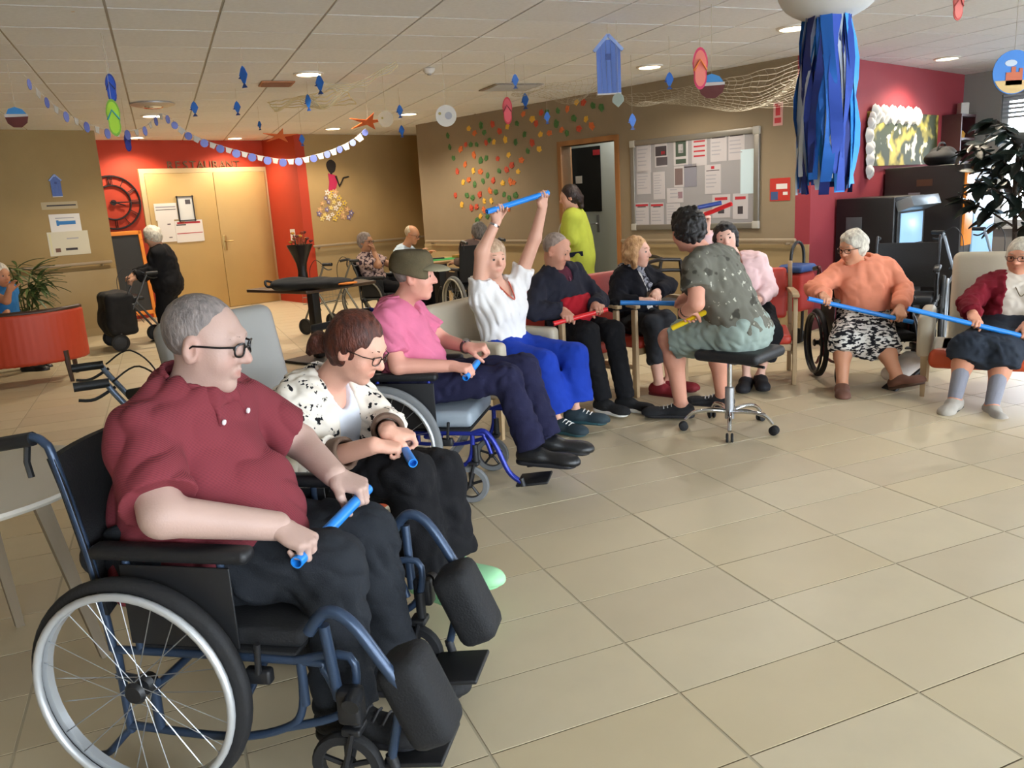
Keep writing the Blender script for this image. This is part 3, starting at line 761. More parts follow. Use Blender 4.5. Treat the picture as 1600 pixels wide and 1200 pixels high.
    def brows(s, color='#6b5a4a'):
        for sg in (-1, 1):
            mb = MB(); mb.tube([s.hp(sg * x, y, z) - s.base for x, y, z in ((.012, .0955, .0285), (.022, .0965, .034), (.034, .0935, .036), (.048, .083, .030))], [.0030 * s.hs, .0042 * s.hs, .004 * s.hs, .002 * s.hs], 6); mb.build('eyebrow', mat('brow' + color, color, .9), s.root)
    def glasses(s, m, lens=None, w=.021, hgt=.016, r=.0022):
        mb = MB(); p = lambda x, y, z: s.hp(x, y, z) - s.base
        root = None
        for sg in (-1, 1):
            ring = [p(sg * (.033 + w * (abs(math.cos(a)) ** .6) * math.copysign(1, math.cos(a))), .112 - .010 * abs(math.cos(a)) * (math.cos(a) * 1 > 0), .005 + hgt * (abs(math.sin(a)) ** .7) * math.copysign(1, math.sin(a))) for a in np.linspace(0, 2 * math.pi, 22)[:-1]]
            mb.tube(ring, r * s.hs, 6, closed=True)
            mb.tube([p(sg * .055, .103, .014), p(sg * .078, .07, .013), p(sg * .083, .0, .008), p(sg * .081, -.02, -.006)], r * s.hs, 6)
        mb.tube([p(-.011, .114, .009), p(0, .118, .012), p(.011, .114, .009)], r * s.hs, 6)
        return mb.build('glasses', m, s.root)
def stick(name, label, color, a, b, r=.0155, group='plastic gymnastics sticks'):
    """hollow plastic stick from a to b"""
    a, b = np.asarray(a, float), np.asarray(b, float); c = (a + b) / 2; L = np.linalg.norm(b - a)
    mb = MB(); R = frame_from(z=(b - a) / L, x=V(.3, .2, 1) if abs((b - a)[2] / L) < .9 else V(1, 0, 0))
    mb.lathe([(r * .78, -L / 2 + .03), (r * .78, -L / 2), (r, -L / 2), (r, L / 2), (r * .78, L / 2), (r * .78, L / 2 - .03)], (0, 0, 0), 16, 'z', R)
    o = mb.build(name, mat('plastic_' + color, color, .35), None, tuple(c)); return tag(o, label, 'stick', group)
# ------------------------------------------------------------------ the people
def pose(px, Y): return atY(px[0], px[1], Y)
PEOPLE = {}
def P(key, **kw):
    PEOPLE[key] = Person('person', **kw); return PEOPLE[key]

p1 = P('man_red', label='heavy-set man in dark red checked short-sleeved shirt and black-framed glasses, seated in wheelchair',
  pel=pose((296, 852), 2.15), neck=pose((296, 618), 2.13), head=pose((322, 537), 2.12), hip_yaw=-12, sh_yaw=-14, head_yaw=-2, head_pitch=-12, size=1.1, girth=1.26, belly=.13, hs=1.06, sw=.185,
  arms={'R': dict(el=(254, 806, 1.80), wr=(432, 822, 1.93)), 'L': dict(el=(468, 690, 2.42), wr=(522, 742, 2.28))},
  legs={'R': dict(kn=(515, 885, 1.98), an=(540, 1105, 1.9), yaw=-14), 'L': dict(kn=(572, 835, 2.28), an=(612, 1040, 2.22), yaw=-10)}, skin='#b5978b', res=.0052, hand_res=.0033, seed=11)
p2 = P('woman_print', label='auburn-haired woman with ponytail in white floral-print cardigan and black trousers, looking down',
  pel=pose((505, 742), 3.02), neck=pose((500, 600), 3.0), head=pose((558, 543), 2.90), hip_yaw=-38, sh_yaw=-32, head_yaw=-18, head_pitch=-28, size=.98, girth=1.12, hs=1.06, bust=1., sw=.165,
  arms={'R': dict(el=(480, 725, 2.8), wr=(584, 696, 2.66)), 'L': dict(el=(606, 668, 3.0), wr=(606, 676, 2.74))},
  legs={'R': dict(kn=(640, 742, 2.7), an=(668, 895, 2.72), yaw=-40), 'L': dict(kn=(688, 738, 2.84), an=(706, 872, 2.84), yaw=-30)}, skin='#d8a48e', res=.0075, hand_res=.004, seed=12)
p3 = P('man_pink', label='man in pink polo shirt and olive bucket-style cap, seated in blue-framed wheelchair',
  pel=pose((645, 600), 4.12), neck=pose((618, 478), 4.12), head=pose((648, 432), 4.08), hip_yaw=-12, sh_yaw=-14, head_yaw=-4, head_pitch=-4, size=1.0, girth=1.02, belly=.04, hs=1.0,
  arms={'R': dict(el=(622, 572, 3.88), wr=(706, 572, 3.88)), 'L': dict(el=(692, 532, 4.3), wr=(732, 543, 4.12))},
  legs={'R': dict(kn=(792, 592, 4.0), an=(832, 700, 3.92), yaw=-16, tip=-.05), 'L': dict(kn=(818, 575, 4.2), an=(856, 682, 4.12), yaw=-12, tip=-.05)}, skin='#cf9582', res=.008, hand_res=.0045, seed=13)
p4 = P('woman_raised', label='woman in white top and royal blue wide trousers, both arms raised overhead with a stick',
  pel=pose((790, 548), 5.2), neck=pose((776, 446), 5.2), head=pose((769, 405), 5.12), hip_yaw=-32, sh_yaw=-48, head_yaw=-60, head_pitch=-4, size=.98, girth=1.02, bust=.9, hs=.98, sw=.16,
  arms={'R': dict(el=(752, 395, 5.05), wr=(776, 345, 5.08)), 'L': dict(el=(836, 372, 5.28), wr=(848, 322, 5.26))},
  legs={'R': dict(kn=(850, 568, 4.92), an=(872, 655, 4.95), yaw=-40), 'L': dict(kn=(898, 556, 5.02), an=(900, 640, 5.0), yaw=-25)}, skin='#cf9d86', res=.009, hand_res=.005, seed=14)
p5 = P('man_navy', label='elderly man in navy jacket with red chest panel, red stick in his lap',
  pel=pose((890, 512), 5.75), neck=pose((868, 425), 5.75), head=pose((869, 392), 5.70), hip_yaw=-52, sh_yaw=-48, head_yaw=-25, head_pitch=-22, size=1.0, girth=1.05, belly=.04, hs=1.02,
  arms={'R': dict(el=(834, 486, 5.46), wr=(880, 486, 5.44)), 'L': dict(el=(936, 470, 5.75), wr=(930, 478, 5.50))},
  legs={'R': dict(kn=(918, 520, 5.38), an=(943, 625, 5.32), yaw=-50), 'L': dict(kn=(958, 518, 5.46), an=(978, 622, 5.4), yaw=-40)}, skin='#c08a72', res=.009, hand_res=.005, seed=15)
p6 = P('woman_blonde', label='blonde woman in black cardigan with a grey checked scarf and dark grey cropped trousers',
  pel=pose((1000, 502), 6.1), neck=pose((985, 423), 6.1), head=pose((996, 394), 6.05), hip_yaw=-50, sh_yaw=-45, head_yaw=-30, head_pitch=-2, size=.95, girth=.98, bust=.8, hs=.95, sw=.16,
  arms={'R': dict(el=(962, 476, 5.84), wr=(1000, 470, 5.85)), 'L': dict(el=(1046, 446, 6.12), wr=(1024, 458, 5.96))},
  legs={'R': dict(kn=(1018, 508, 5.76), an=(1030, 600, 5.8), yaw=-40), 'L': dict(kn=(1040, 500, 5.8), an=(1048, 592, 5.84), yaw=-30)}, skin='#d6a692', res=.0095, hand_res=.005, seed=16)
p7 = P('man_trainer', label='dark-haired young man in spattered grey-green T-shirt and pale shorts, leaning forward on a rolling stool',
  pel=pose((1160, 520), 4.85), neck=pose((1105, 398), 4.98), head=pose((1074, 360), 5.02), hip_yaw=135, sh_yaw=140, head_yaw=122, head_pitch=-12, size=1.05, girth=1.14, hs=1.02, sw=.19,
  arms={'L': dict(el=(1088, 474, 4.70), wr=(1068, 489, 4.80)), 'R': dict(el=(1105, 448, 5.28), wr=(1066, 468, 5.4))},
  legs={'L': dict(kn=(1046, 530, 5.12), an=(1064, 632, 5.12), yaw=165), 'R': dict(kn=(1118, 540, 5.3), an=(1128, 618, 5.38), yaw=150)}, skin='#c98f78', res=.0085, hand_res=.0045, seed=17)
p8 = P('woman_fringe', label='black-haired woman with a fringe in pale pink top, seated behind the man on the stool',
  pel=pose((1172, 492), 6.15), neck=pose((1150, 405), 6.15), head=pose((1134, 372), 6.1), hip_yaw=-105, sh_yaw=-115, head_yaw=-105, head_pitch=-4, head_roll=10, size=.96, girth=.95, bust=.7, hs=.95, sw=.16,
  arms={'R': dict(el=(1100, 380, 6.1), wr=(1104, 348, 6.0)), 'L': dict(el=(1204, 452, 6.05), wr=(1170, 480, 5.9))},
  legs={'R': dict(kn=(1165, 525, 5.8), an=(1166, 588, 5.85), yaw=-115), 'L': dict(kn=(1206, 520, 5.78), an=(1188, 585, 5.83), yaw=-100)}, skin='#d9ad9a', res=.0095, hand_res=.005, seed=18)
p9 = P('woman_peach', label='white-haired woman in peach sweater and black-and-white skirt, seated in dark red wheelchair',
  pel=pose((1350, 492), 6.0), neck=pose((1345, 412), 6.0), head=pose((1332, 387), 5.94), hip_yaw=-95, sh_yaw=-98, head_yaw=-150, head_pitch=-14, size=.97, girth=1.10, bust=.9, belly=.03, hs=1.0, sw=.175,
  arms={'R': dict(el=(1272, 452, 5.92), wr=(1286, 462, 5.74)), 'L': dict(el=(1412, 452, 5.86), wr=(1406, 482, 5.68))},
  legs={'R': dict(kn=(1318, 535, 5.62), an=(1316, 598, 5.56), yaw=-110), 'L': dict(kn=(1382, 540, 5.6), an=(1402, 588, 5.42), yaw=-70, tip=.35)}, skin='#c88f70', res=.009, hand_res=.005, seed=19)
p10 = P('woman_burgundy', label='white-haired woman in burgundy cardigan and dark skirt, seated in cream wing armchair',
  pel=pose((1580, 520), 5.25), neck=pose((1592, 437), 5.35), head=pose((1596, 402), 5.33), hip_yaw=-118, sh_yaw=-112, head_yaw=-140, head_pitch=-4, size=.98, girth=1.15, bust=1., hs=1.0, sw=.17,
  arms={'R': dict(el=(1512, 474, 5.25), wr=(1520, 492, 5.08)), 'L': dict(el=(1650, 490, 5.1), wr=(1604, 508, 5.0))},
  legs={'R': dict(kn=(1510, 545, 5.02), an=(1492, 622, 5.0), yaw=-135), 'L': dict(kn=(1568, 555, 4.94), an=(1550, 632, 4.9), yaw=-105)}, skin='#c98c70', res=.009, hand_res=.005, seed=20)
p11 = P('woman_lime', label='dark-haired woman standing in lime green tunic by the open door',
  pel=pose((905, 402), 8.6), neck=pose((896, 332), 8.6), head=pose((890, 308), 8.55), hip_yaw=165, sh_yaw=165, head_yaw=175, head_pitch=-14, size=1.0, girth=1.08, bust=.8, hs=1.0, sw=.165,
  arms={'L': dict(el=(892, 375, 8.4), wr=(868, 392, 8.28)), 'R': dict(el=(900, 372, 8.8), wr=(868, 388, 8.7))},
  legs={'L': dict(kn=(905, 468, 8.5), an=(905, 513, 8.5), yaw=165), 'R': dict(kn=(912, 468, 8.7), an=(916, 508, 8.72), yaw=165)}, skin='#c1917a', res=.011, hand_res=.006, seed=21)
p12 = P('woman_walker', label='white-haired woman in black pushing a rollator past the restaurant doors',
  pel=pose((262, 443), 10.1), neck=pose((250, 389), 10.1), head=pose((238, 370), 10.0), hip_yaw=190, sh_yaw=192, head_yaw=190, head_pitch=-22, size=.99, girth=1.28, hs=1., sw=.165,
  arms={'L': dict(el=(240, 422, 9.9), wr=(212, 434, 9.8)), 'R': dict(el=(238, 418, 10.22), wr=(208, 430, 10.1))},
  legs={'L': dict(kn=(256, 486, 10.0), an=(262, 527, 10.05), yaw=190), 'R': dict(kn=(262, 484, 10.2), an=(270, 524, 10.25), yaw=190)}, skin='#c29378', res=.012, hand_res=.006, seed=22)
p13 = P('woman_table', label='grey-haired woman in patterned blouse seated at the table, hand at her mouth',
  pel=pose((588, 442), 10.7), neck=pose((572, 399), 10.7), head=pose((571, 378), 10.65), hip_yaw=-15, sh_yaw=-20, head_yaw=-25, head_pitch=-4, size=.97, girth=1.05, hs=1., sw=.16,
  arms={'R': dict(el=(592, 415, 10.45), wr=(585, 394, 10.58)), 'L': dict(el=(606, 412, 10.85), wr=(618, 420, 10.7))},
  legs={'R': dict(kn=(622, 450, 10.5), an=(622, 488, 10.5), yaw=-15), 'L': dict(kn=(628, 446, 10.7), an=(630, 484, 10.7), yaw=-15)}, skin='#a97a5c', res=.012, hand_res=.006, seed=23)
p14 = P('man_table', label='bald man in pale blue shirt leaning over the table',
  pel=pose((628, 428), 11.2), neck=pose((632, 388), 11.15), head=pose((644, 367), 11.05), hip_yaw=-10, sh_yaw=-15, head_yaw=-20, head_pitch=-20, size=1.0, girth=1.08, belly=.04, hs=1.02,
  arms={'R': dict(el=(636, 411, 10.85), wr=(652, 397, 10.85)), 'L': dict(el=(655, 404, 11.25), wr=(668, 396, 11.15))},
  legs={'R': dict(kn=(668, 432, 11.05), an=(662, 478, 11.05), yaw=-10), 'L': dict(kn=(672, 428, 11.25), an=(674, 474, 11.25), yaw=-10)}, skin='#c08a66', res=.012, hand_res=.006, seed=24)
p15 = P('woman_blue', label='white-haired woman in bright blue top beside the palm, at the edge of the picture',
  pel=pose((6, 500), 8.5), neck=pose((-2, 448), 8.5), head=pose((0, 430), 8.45), hip_yaw=-5, sh_yaw=-10, head_yaw=-20, head_pitch=-10, size=.97, girth=1.05, hs=1., sw=.16,
  arms={'R': dict(el=(10, 470, 8.3), wr=(14, 455, 8.28)), 'L': dict(el=(20, 470, 8.65), wr=(10, 488, 8.4))},
  legs={'R': dict(kn=(40, 505, 8.38), an=(44, 570, 8.38), yaw=-5), 'L': dict(kn=(45, 503, 8.58), an=(50, 566, 8.58), yaw=-5)}, skin='#b8805e', res=.012, hand_res=.006, seed=25)
p16 = P('woman_back', label='grey-haired person in a black wheelchair at the far table, seen behind raised arms',
  pel=pose((740, 428), 9.9), neck=pose((744, 382), 9.9), head=pose((748, 364), 9.9), hip_yaw=120, sh_yaw=120, head_yaw=125, head_pitch=-10, size=.97, girth=1.02, hs=1., sw=.16,
  arms={'L': dict(el=(728, 410, 9.72), wr=(712, 410, 9.88)), 'R': dict(el=(765, 408, 10.05), wr=(738, 402, 10.15))},
  legs={'L': dict(kn=(718, 432, 10.05), an=(716, 474, 10.05), yaw=140), 'R': dict(kn=(738, 430, 10.2), an=(736, 470, 10.2), yaw=140)}, skin='#b98a70', res=.013, hand_res=.007, seed=26)

# ---- hands on their sticks
def hold(p, side, axis, palm=(0, 0, -1), **k): p.hands[side].update(axis=V(*axis), palm=V(*palm), **k)
def line(p):
    return p.grip['L'] - p.grip['R']
def between(p, q): return unit(np.asarray(p, float) - np.asarray(q, float))
for p, palm in ((p1, (0, 0, -1)), (p2, (0, 0, -1)), (p3, (0, 0, -1)), (p5, (0, 0, -1))):
    ax = p.J['wrL'] - p.J['wrR']
    for sd in 'LR': p.hands[sd].update(axis=ax, palm=np.array(palm, float))
for sd in 'LR': p2.hands[sd].update(axis=V(.35, -1, -.12), palm=V(0, .2, -1), f=V(1, -.1, -.25))
ax = p4.J['wrL'] - p4.J['wrR']
for sd in 'LR': p4.hands[sd].update(axis=ax, palm=p4.Fs, f=V(.05, -.25, 1))
ax9 = atY(1600, 505, 5.5) - atY(1250, 460, 5.72)
for sd in 'LR': p9.hands[sd].update(axis=p9.J['wrL'] - p9.J['wrR'], palm=V(0, 0, -1)); p10.hands[sd].update(axis=p10.J['wrL'] - p10.J['wrR'], palm=V(0, 0, -1))
ax6 = atY(1062, 458, 5.6) - atY(960, 457, 5.62)
p6.hands['L'].update(axis=ax6, palm=V(0, 0, -1)); p6.hands['R'].update(palm=V(0, 0, -1), curl=(30, 40, 25))
p7.hands['R'].update(axis=ax6, palm=V(-.3, .5, -.4)); p7.hands['L'].update(axis=atY(1112, 474, 4.72) - atY(1034, 512, 4.86), palm=V(0, .3, -1))
p8.hands['R'].update(axis=atY(1145, 314, 5.85) - atY(1096, 334, 5.98), palm=V(0, -1, 0)); p8.hands['L'].update(palm=V(0, 0, -1))
p11.hands['L'].update(palm=V(0, 0, -1), curl=(40, 50, 30)); p12.hands['L'].update(palm=V(0, 0, -1), curl=(60, 70, 45)); p12.hands['R'].update(palm=V(0, 0, -1), curl=(60, 70, 45))
p13.hands['R'].update(palm=V(-.5, -.2, .3), f=V(-.3, .3, .9), curl=(45, 55, 30))

# ---- colours of cloth, hair, shoes
def cloth(name, c, rough=.9, bump=.25, bscale=260., var=.12, scale=9): return mat('cloth_' + name, c, rough, 0, .2, var, scale, bump, bscale)
BLACKCLOTH = cloth('black', '#17171a'); WHITECLOTH = cloth('white', '#e9e6e4', var=.04); NAVYCLOTH = cloth('navy', '#20203a'); SOLE_W = mat('sole_white', '#dcdad2', .6); SOLE_B = mat('sole_black', '#15151a', .6); BLACKLEATHER = mat('leather_black', '#101114', .42, bump=.1, bscale=120)
def hairmat(name, c, c2): return mat('hair_' + name, c, .55, 0, .4, .3, 60, .5, 150, color2=c2, stretch=(1, 1, .35))
GREYHAIR = hairmat('grey', '#8e8681', '#6d655f'); WHITEHAIR = hairmat('white', '#dcd5c4', '#b3a99a'); AUBURN = hairmat('auburn', '#5b2c1c', '#331710'); BLONDE = hairmat('blonde', '#cda070', '#9c7048'); DARKHAIR = hairmat('dark', '#17110f', '#0c0908'); GREYDARK = hairmat('greydark', '#77706a', '#4b4540')
GLASSES = mat('glasses_black', '#0e0e10', .3); GLASSES_M = mat('glasses_metal', '#4a3c36', .3, .6)

# man in red checked shirt
p1.body(False, -.014); CHECK = pattern_mat('cloth_red_check', '#82373e', '#60272f', 95, .42, 'bands', .9, soft=.25)
p1.top('shirt', CHECK, .018, .82, 0, .022, fold=.010, cut=.06, freq=38)
p1.trousers('trousers', cloth('charcoal', '#25282d'), .014, 1., .012, .008)
S = Solid()
for i in range(20):      # the collar stands round the neck and opens in front
    a0, a1 = [math.radians(200 + x * 16.5) for x in (i, i + 1)]
    if i > 18: continue
    q = lambda a, up, out: p1.neck + p1.t * up + (p1.Ls * math.cos(a) * (.079 + out) + p1.Fs * (math.sin(a) * (.077 + out) + .008))
    S.cap(q(a0, .060 - .018 * math.sin(a0), -.004), q(a1, .060 - .018 * math.sin(a1), -.004), .0065, .0065, .008); S.cap(q(a0, .038 - .016 * math.sin(a0), .012), q(a1, .038 - .016 * math.sin(a1), .012), .0075, .0075, .022); S.cap(q(a0, .02 - .014 * math.sin(a0), .024), q(a1, .02 - .014 * math.sin(a1), .024), .007, .007, .022)
for sg in (-1, 1): S.cap(p1.neck + p1.t * .035 + p1.Ls * sg * .035 + p1.Fs * .095, p1.neck - p1.t * .040 + p1.Ls * sg * .060 + p1.Fs * .132, .012, .007, .02)
p1.part(S, 'collar', CHECK, .005)
S = Solid(); S.cap(p1.neck - p1.t * .03 + p1.Fs * .118, p1.pel + (p1.neck - p1.pel) * .42 + p1.Fs * .232, .02, .02, .01, flat=(p1.Fs, .4)); p1.part(S, 'placket', CHECK, .006)
mb = MB()
for sg, up, out in ((-1, -.034, .140), (1, -.034, .140), (0, -.075, .147), (0, -.16, .170)):
    mb = MB(); c = p1.neck + p1.t * up + p1.Ls * sg * .058 + p1.Fs * out - p1.base; mb.lathe([(0, -.002), (.0075, -.002), (.0075, .002), (0, .003)], c, 10, 'z', frame_from(z=p1.Fs, x=p1.Ls)); mb.build('button', mat('button', '#e8dde0', .3), p1.root)
p1.hair(hairmat('buzz', '#8b807b', '#6d6562'), 'receding', .0045, .0012, 160); p1.brows('#7a6a60'); p1.glasses(GLASSES, r=.0028)
p1.shoe(mat('shoe_cloth_black', '#141416', .8, bump=.2, bscale=90), SOLE_B, lace=mat('strap_grey', '#3c3c40', .7))
# woman in print cardigan
p2.body(False, -.014); PRINT = pattern_mat('cloth_floral', '#e6ddcf', '#1b1a1e', 24, .31, 'voronoi', .9, soft=.03, third=('#e6ddcf', 8., .58))
p2.top('top', mat('cloth_pale_top', '#d9dde6', .8, bump=.15, bscale=200), .012, .5, 0, 0, fold=.003, vneck=.05)
p2.top('cardigan', PRINT, .026, 1., .42, .028, open_=.055, cut=.10, fold=.009)
for sd in 'LR':
    S = Solid(); a, b = p2.J['el' + sd], p2.J['wr' + sd]; S.cap(a + (b - a) * .30, a + (b - a) * .62, .064, .060, .01, cut=.98); S.cap(a + (b - a) * .25, a + (b - a) * .8, .046, .042, .01, 's'); p2.part(S, 'sleeve_cuff', mat('cloth_sheer_brown', '#6d5647', .85, bump=.2, bscale=150), .006)
p2.trousers('trousers', BLACKCLOTH, .02, .93, .03, .008)
p2.hair(AUBURN, 'pony', .012, .005, 75, .0055); p2.brows('#4b2b20'); p2.glasses(GLASSES_M, r=.002)
p2.shoe(mat('clog_green', '#9fd8a6', .55), mat('clog_sole', '#8fcb98', .6), h=.08, open_top=True, name='clog')
# man in pink polo
p3.body(True); PINK = cloth('pink', '#d0708e')
p3.top('polo_shirt', PINK, .016, .72, 0, .016, fold=.008, vneck=.03)
S = Solid()
for i in range(16):
    a0, a1 = [math.radians(125 + x * 19) for x in (i, i + 1)]
    if math.sin((a0 + a1) / 2) > .93: continue
    q = lambda a, up, out: p3.neck + p3.t * up + p3.Ls * math.cos(a) * (.068 + out) + p3.Fs * (math.sin(a) * (.068 + out) + .006)
    S.cap(q(a0, .045, 0), q(a1, .045, 0), .010, .010, .01); S.cap(q(a0, .012, .02), q(a1, .012, .02), .010, .010, .02)
p3.part(S, 'collar', PINK, .007)
p3.trousers('trousers', NAVYCLOTH, .014, 1., .016, .008)
p3.hair(GREYHAIR, 'short', .004, .001); p3.brows('#8a7868')
HAT = mat('cloth_olive', '#5d523c', .9, 0, .2, .3, 9, .3, 220)
S = Solid(); S.ell(p3.hp(0, -.018, .072), V(.096, .108, .078), p3.HR, .02); S.cap(p3.hp(0, -.02, .0), p3.hp(0, -.02, .075), .106, .098, .02); S.plane(p3.hp(0, 0, .004), -p3.hu - .22 * p3.hf, .004); S.plane(p3.hp(0, 0, .132), p3.hu, .012)
S.disp = ripple(.004, 30, 5); hat = S.build('cap', HAT, p3.root, p3.base, .007)
S = Solid(); S.ell(p3.hp(0, .105, .030), V(.095, .088, .034), p3.HR, .01); S.ell(p3.hp(0, .095, .012), V(.11, .11, .037), p3.HR, .006, 's'); S.ell(p3.hp(0, -.035, .03), V(.085, .10, .09), p3.HR, .006, 's'); S.build('cap_brim', mat('cloth_olive_pale', '#8b8268', .9, bump=.3, bscale=220), hat, p3.base, .005)
p3.shoe(BLACKLEATHER, SOLE_B, L=.285)
mb = MB(); W = p3.J['wrL']; d = unit(p3.J['wrL'] - p3.J['elL']); R_ = frame_from(z=d, x=V(0, 0, 1)); mb.lathe([(.031, -.008), (.036, -.008), (.036, .008), (.031, .008)], W - d * .02 - p3.base, 18, 'z', R_); wt = mb.build('wristwatch', mat('watch_band', '#3a2a22', .5), p3.root)
mb = MB(); mb.lathe([(0, .034), (.017, .034), (.017, .042), (0, .042)], W - d * .02 - p3.base, 14, 'z', frame_from(z=V(0, -.3, 1), x=d)); mb.build('watch_case', mat('steel', '#b9bcc2', .25, 1.), wt)
# woman with raised arms
p4.body(False, -.014); p4.top('t_shirt', WHITECLOTH, .018, .45, 0, .022, fold=.008, vneck=.05, cut=.05)
p4.trousers('trousers', cloth('royal', '#1a389c'), .022, .82, .055, .004)
p4.hair(hairmat('sandy', '#c2a78c', '#99795f'), 'curly', .020, .004, 60); p4.brows('#8a6a50')
p4.shoe(mat('sneaker_teal', '#1f3038', .8, bump=.2, bscale=80), mat('sole_teal', '#20444a', .6), lace=SOLE_W, name='sneaker')
mb = MB(); mb.tube(spline([p4.neck + p4.t * .03 + p4.Ls * .055 + p4.Fs * .05 - p4.base, p4.neck - p4.t * .09 + p4.Fs * .150 - p4.base, p4.neck + p4.t * .03 - p4.Ls * .055 + p4.Fs * .05 - p4.base], 8), .005, 5); mb.build('necklace', mat('coral', '#b8503a', .5), p4.root)
mb = MB(); W = p4.J['wrR']; d = unit(W - p4.J['elR']); mb.lathe([(.027, -.006), (.032, -.006), (.032, .006), (.027, .006)], W - d * .03 - p4.base, 16, 'z', frame_from(z=d, x=V(1, 0, 0))); mb.build('bracelet', mat('steel', '#b9bcc2', .25, 1.), p4.root)
# man in navy jacket
p5.body(True); p5.top('shirt', cloth('plum', '#5a2636'), .008, .5, 0, 0, fold=.002)
p5.top('jacket', cloth('jacket_navy', '#272834'), .024, 1., .96, .006, fold=.010, cut=.08, vneck=.05)
S = Solid(); p5.torso(S, .034, cut=.07); S.plane(p5.pel + (p5.neck - p5.pel) * .56, p5.t + .08 * p5.Ls); S.plane(p5.pel + p5.Fs * .05, -p5.Fs); S.plane(p5.pel + p5.Ls * .14, p5.Ls); S.plane(p5.pel - p5.Ls * .14, -p5.Ls); o = p5.part(S, 'jacket_panel', cloth('panel_red', '#b01f2c'), disp=ripple(.010, 62, p5.seed))
mb = MB(); mb.tube([p5.neck - p5.t * .05 + p5.Fs * .115 - p5.base, p5.neck - p5.t * .16 + p5.Fs * .152 - p5.base, p5.neck - p5.t * .24 + p5.Fs * .168 - p5.base], .007, 6); mb.build('zip', mat('zip_plum', '#6b2a46', .5), p5.root)
p5.trousers('trousers', BLACKCLOTH, .012, 1., .004, .006); p5.hair(hairmat('crop', '#a08f84', '#7e6d62'), 'receding', .003, .001, 150); p5.brows('#6c5848')
p5.shoe(mat('knit_black', '#121214', .9, bump=.3, bscale=150), SOLE_W, name='sneaker', sole_h=.03)
# blonde woman
p6.body(hidden_legs=False); p6.top('blouse', cloth('blouse_white', '#cfcac4', var=.3), .012, .4, 0, 0, fold=.003, cut=.11)
p6.top('cardigan', cloth('ink', '#14141b'), .022, 1., .95, .006, open_=.03, fold=.008, cut=.06)
SCARF = pattern_mat('cloth_scarf', '#8f8f98', '#33343c', 40, .5, 'noise', .9)
S = Solid()
for i in range(14):
    a0, a1 = [math.radians(x * 360 / 14) for x in (i, i + 1)]; q = lambda a: p6.neck + p6.t * (.03 + .01 * math.sin(3 * a)) + p6.Ls * math.cos(a) * .078 + p6.Fs * (math.sin(a) * .078 + .008); S.cap(q(a0), q(a1), .024, .024, .02)
S.cap(p6.neck + p6.Fs * .095, p6.neck - p6.t * .13 + p6.Fs * .13 + p6.Ls * .01, .026, .034, .02, flat=(p6.Fs, .5)); p6.part(S, 'scarf', SCARF, .008, disp=ripple(.006, 60, 4))
p6.trousers('trousers', cloth('slate', '#33353a'), .012, .62, .016, .006); p6.hair(BLONDE, 'bob', .012, .006, 75, .006); p6.brows('#8f6a48')
p6.shoe(mat('shoe_red', '#7c1420', .7, bump=.15, bscale=90), mat('sole_red', '#5a0d16', .6))
# young man on the stool
p7.body(); SPAT = pattern_mat('cloth_spatter', '#66645a', '#b6b3a4', 34, .32, 'noise', .9, (1, .35, 1), .025, third=('#403e36', 11., .60))
p7.top('t_shirt', SPAT, .024, .62, 0, .024, fold=.006, cut=.04); p7.trousers('shorts', cloth('sage', '#8c9a92'), .024, 0, .03, .009, waist=0, tt=.86)
p7.hair(DARKHAIR, 'volume', .018, .009, 85, .005); p7.brows('#1c1512')
p7.shoe(mat('sneaker_black', '#17181c', .8, bump=.25, bscale=80), SOLE_B, lace=mat('lace_grey', '#b7b7b7', .6), name='sneaker', L=.285)
mb = MB(); W = p7.J['wrL']; d = unit(W - p7.J['elL']); mb.lathe([(.031, -.006), (.036, -.006), (.036, .006), (.031, .006)], W - d * .02 - p7.base, 16, 'z', frame_from(z=d, x=V(1, 0, 0))); mb.build('wristband', mat('leather_brown', '#3a241c', .6), p7.root)
for sd in 'LR':
    S = Solid(); a = p7.J['an' + sd]; S.cap(a + V(0, 0, .03), a - V(0, 0, .04), .043, .043, .01, cut=1.); S.plane(a + V(0, 0, .012), V(0, 0, 1)); p7.part(S, 'sock', SOLE_W, .008)
# woman with fringe
p8.body(False, -.008); p8.top('top', cloth('rose', '#e7c3c2', var=.05), .018, 1., .55, .016, fold=.008, cut=.10, vneck=.04); p8.trousers('trousers', BLACKCLOTH, .018, .62, .03, .006)
p8.hair(DARKHAIR, 'bangs', .014, .006, 85, .006); p8.brows('#1c1512'); p8.shoe(mat('slipper_black', '#15151b', .8), SOLE_B, low=.02, name='slipper')
# woman in peach sweater
p9.body(); p9.top('sweater', cloth('peach', '#e08c6e'), .024, 1., .92, .012, fold=.009, cut=.13, freq=48); p9.skirt('skirt', pattern_mat('cloth_zigzag', '#d8d4ce', '#1a1a20', 26, .5, 'noise', .9, (1, 1, 2.4), .03))
S = Solid(); p9.torso(S, .020, cut=.16); S.plane(p9.pel - p9.t * .075, p9.t); p9.part(S, 'undershirt', cloth('fuchsia', '#c83c60'), disp=ripple(.010, 24, 3))
p9.hair(WHITEHAIR, 'curly', .016, .007, 48, .007); p9.brows('#9a8878'); p9.glasses(GLASSES_M); p9.shoe(mat('sandal_brown', '#6a4638', .8), mat('sandal_sole', '#4a3326', .7), low=.03, name='sandal')
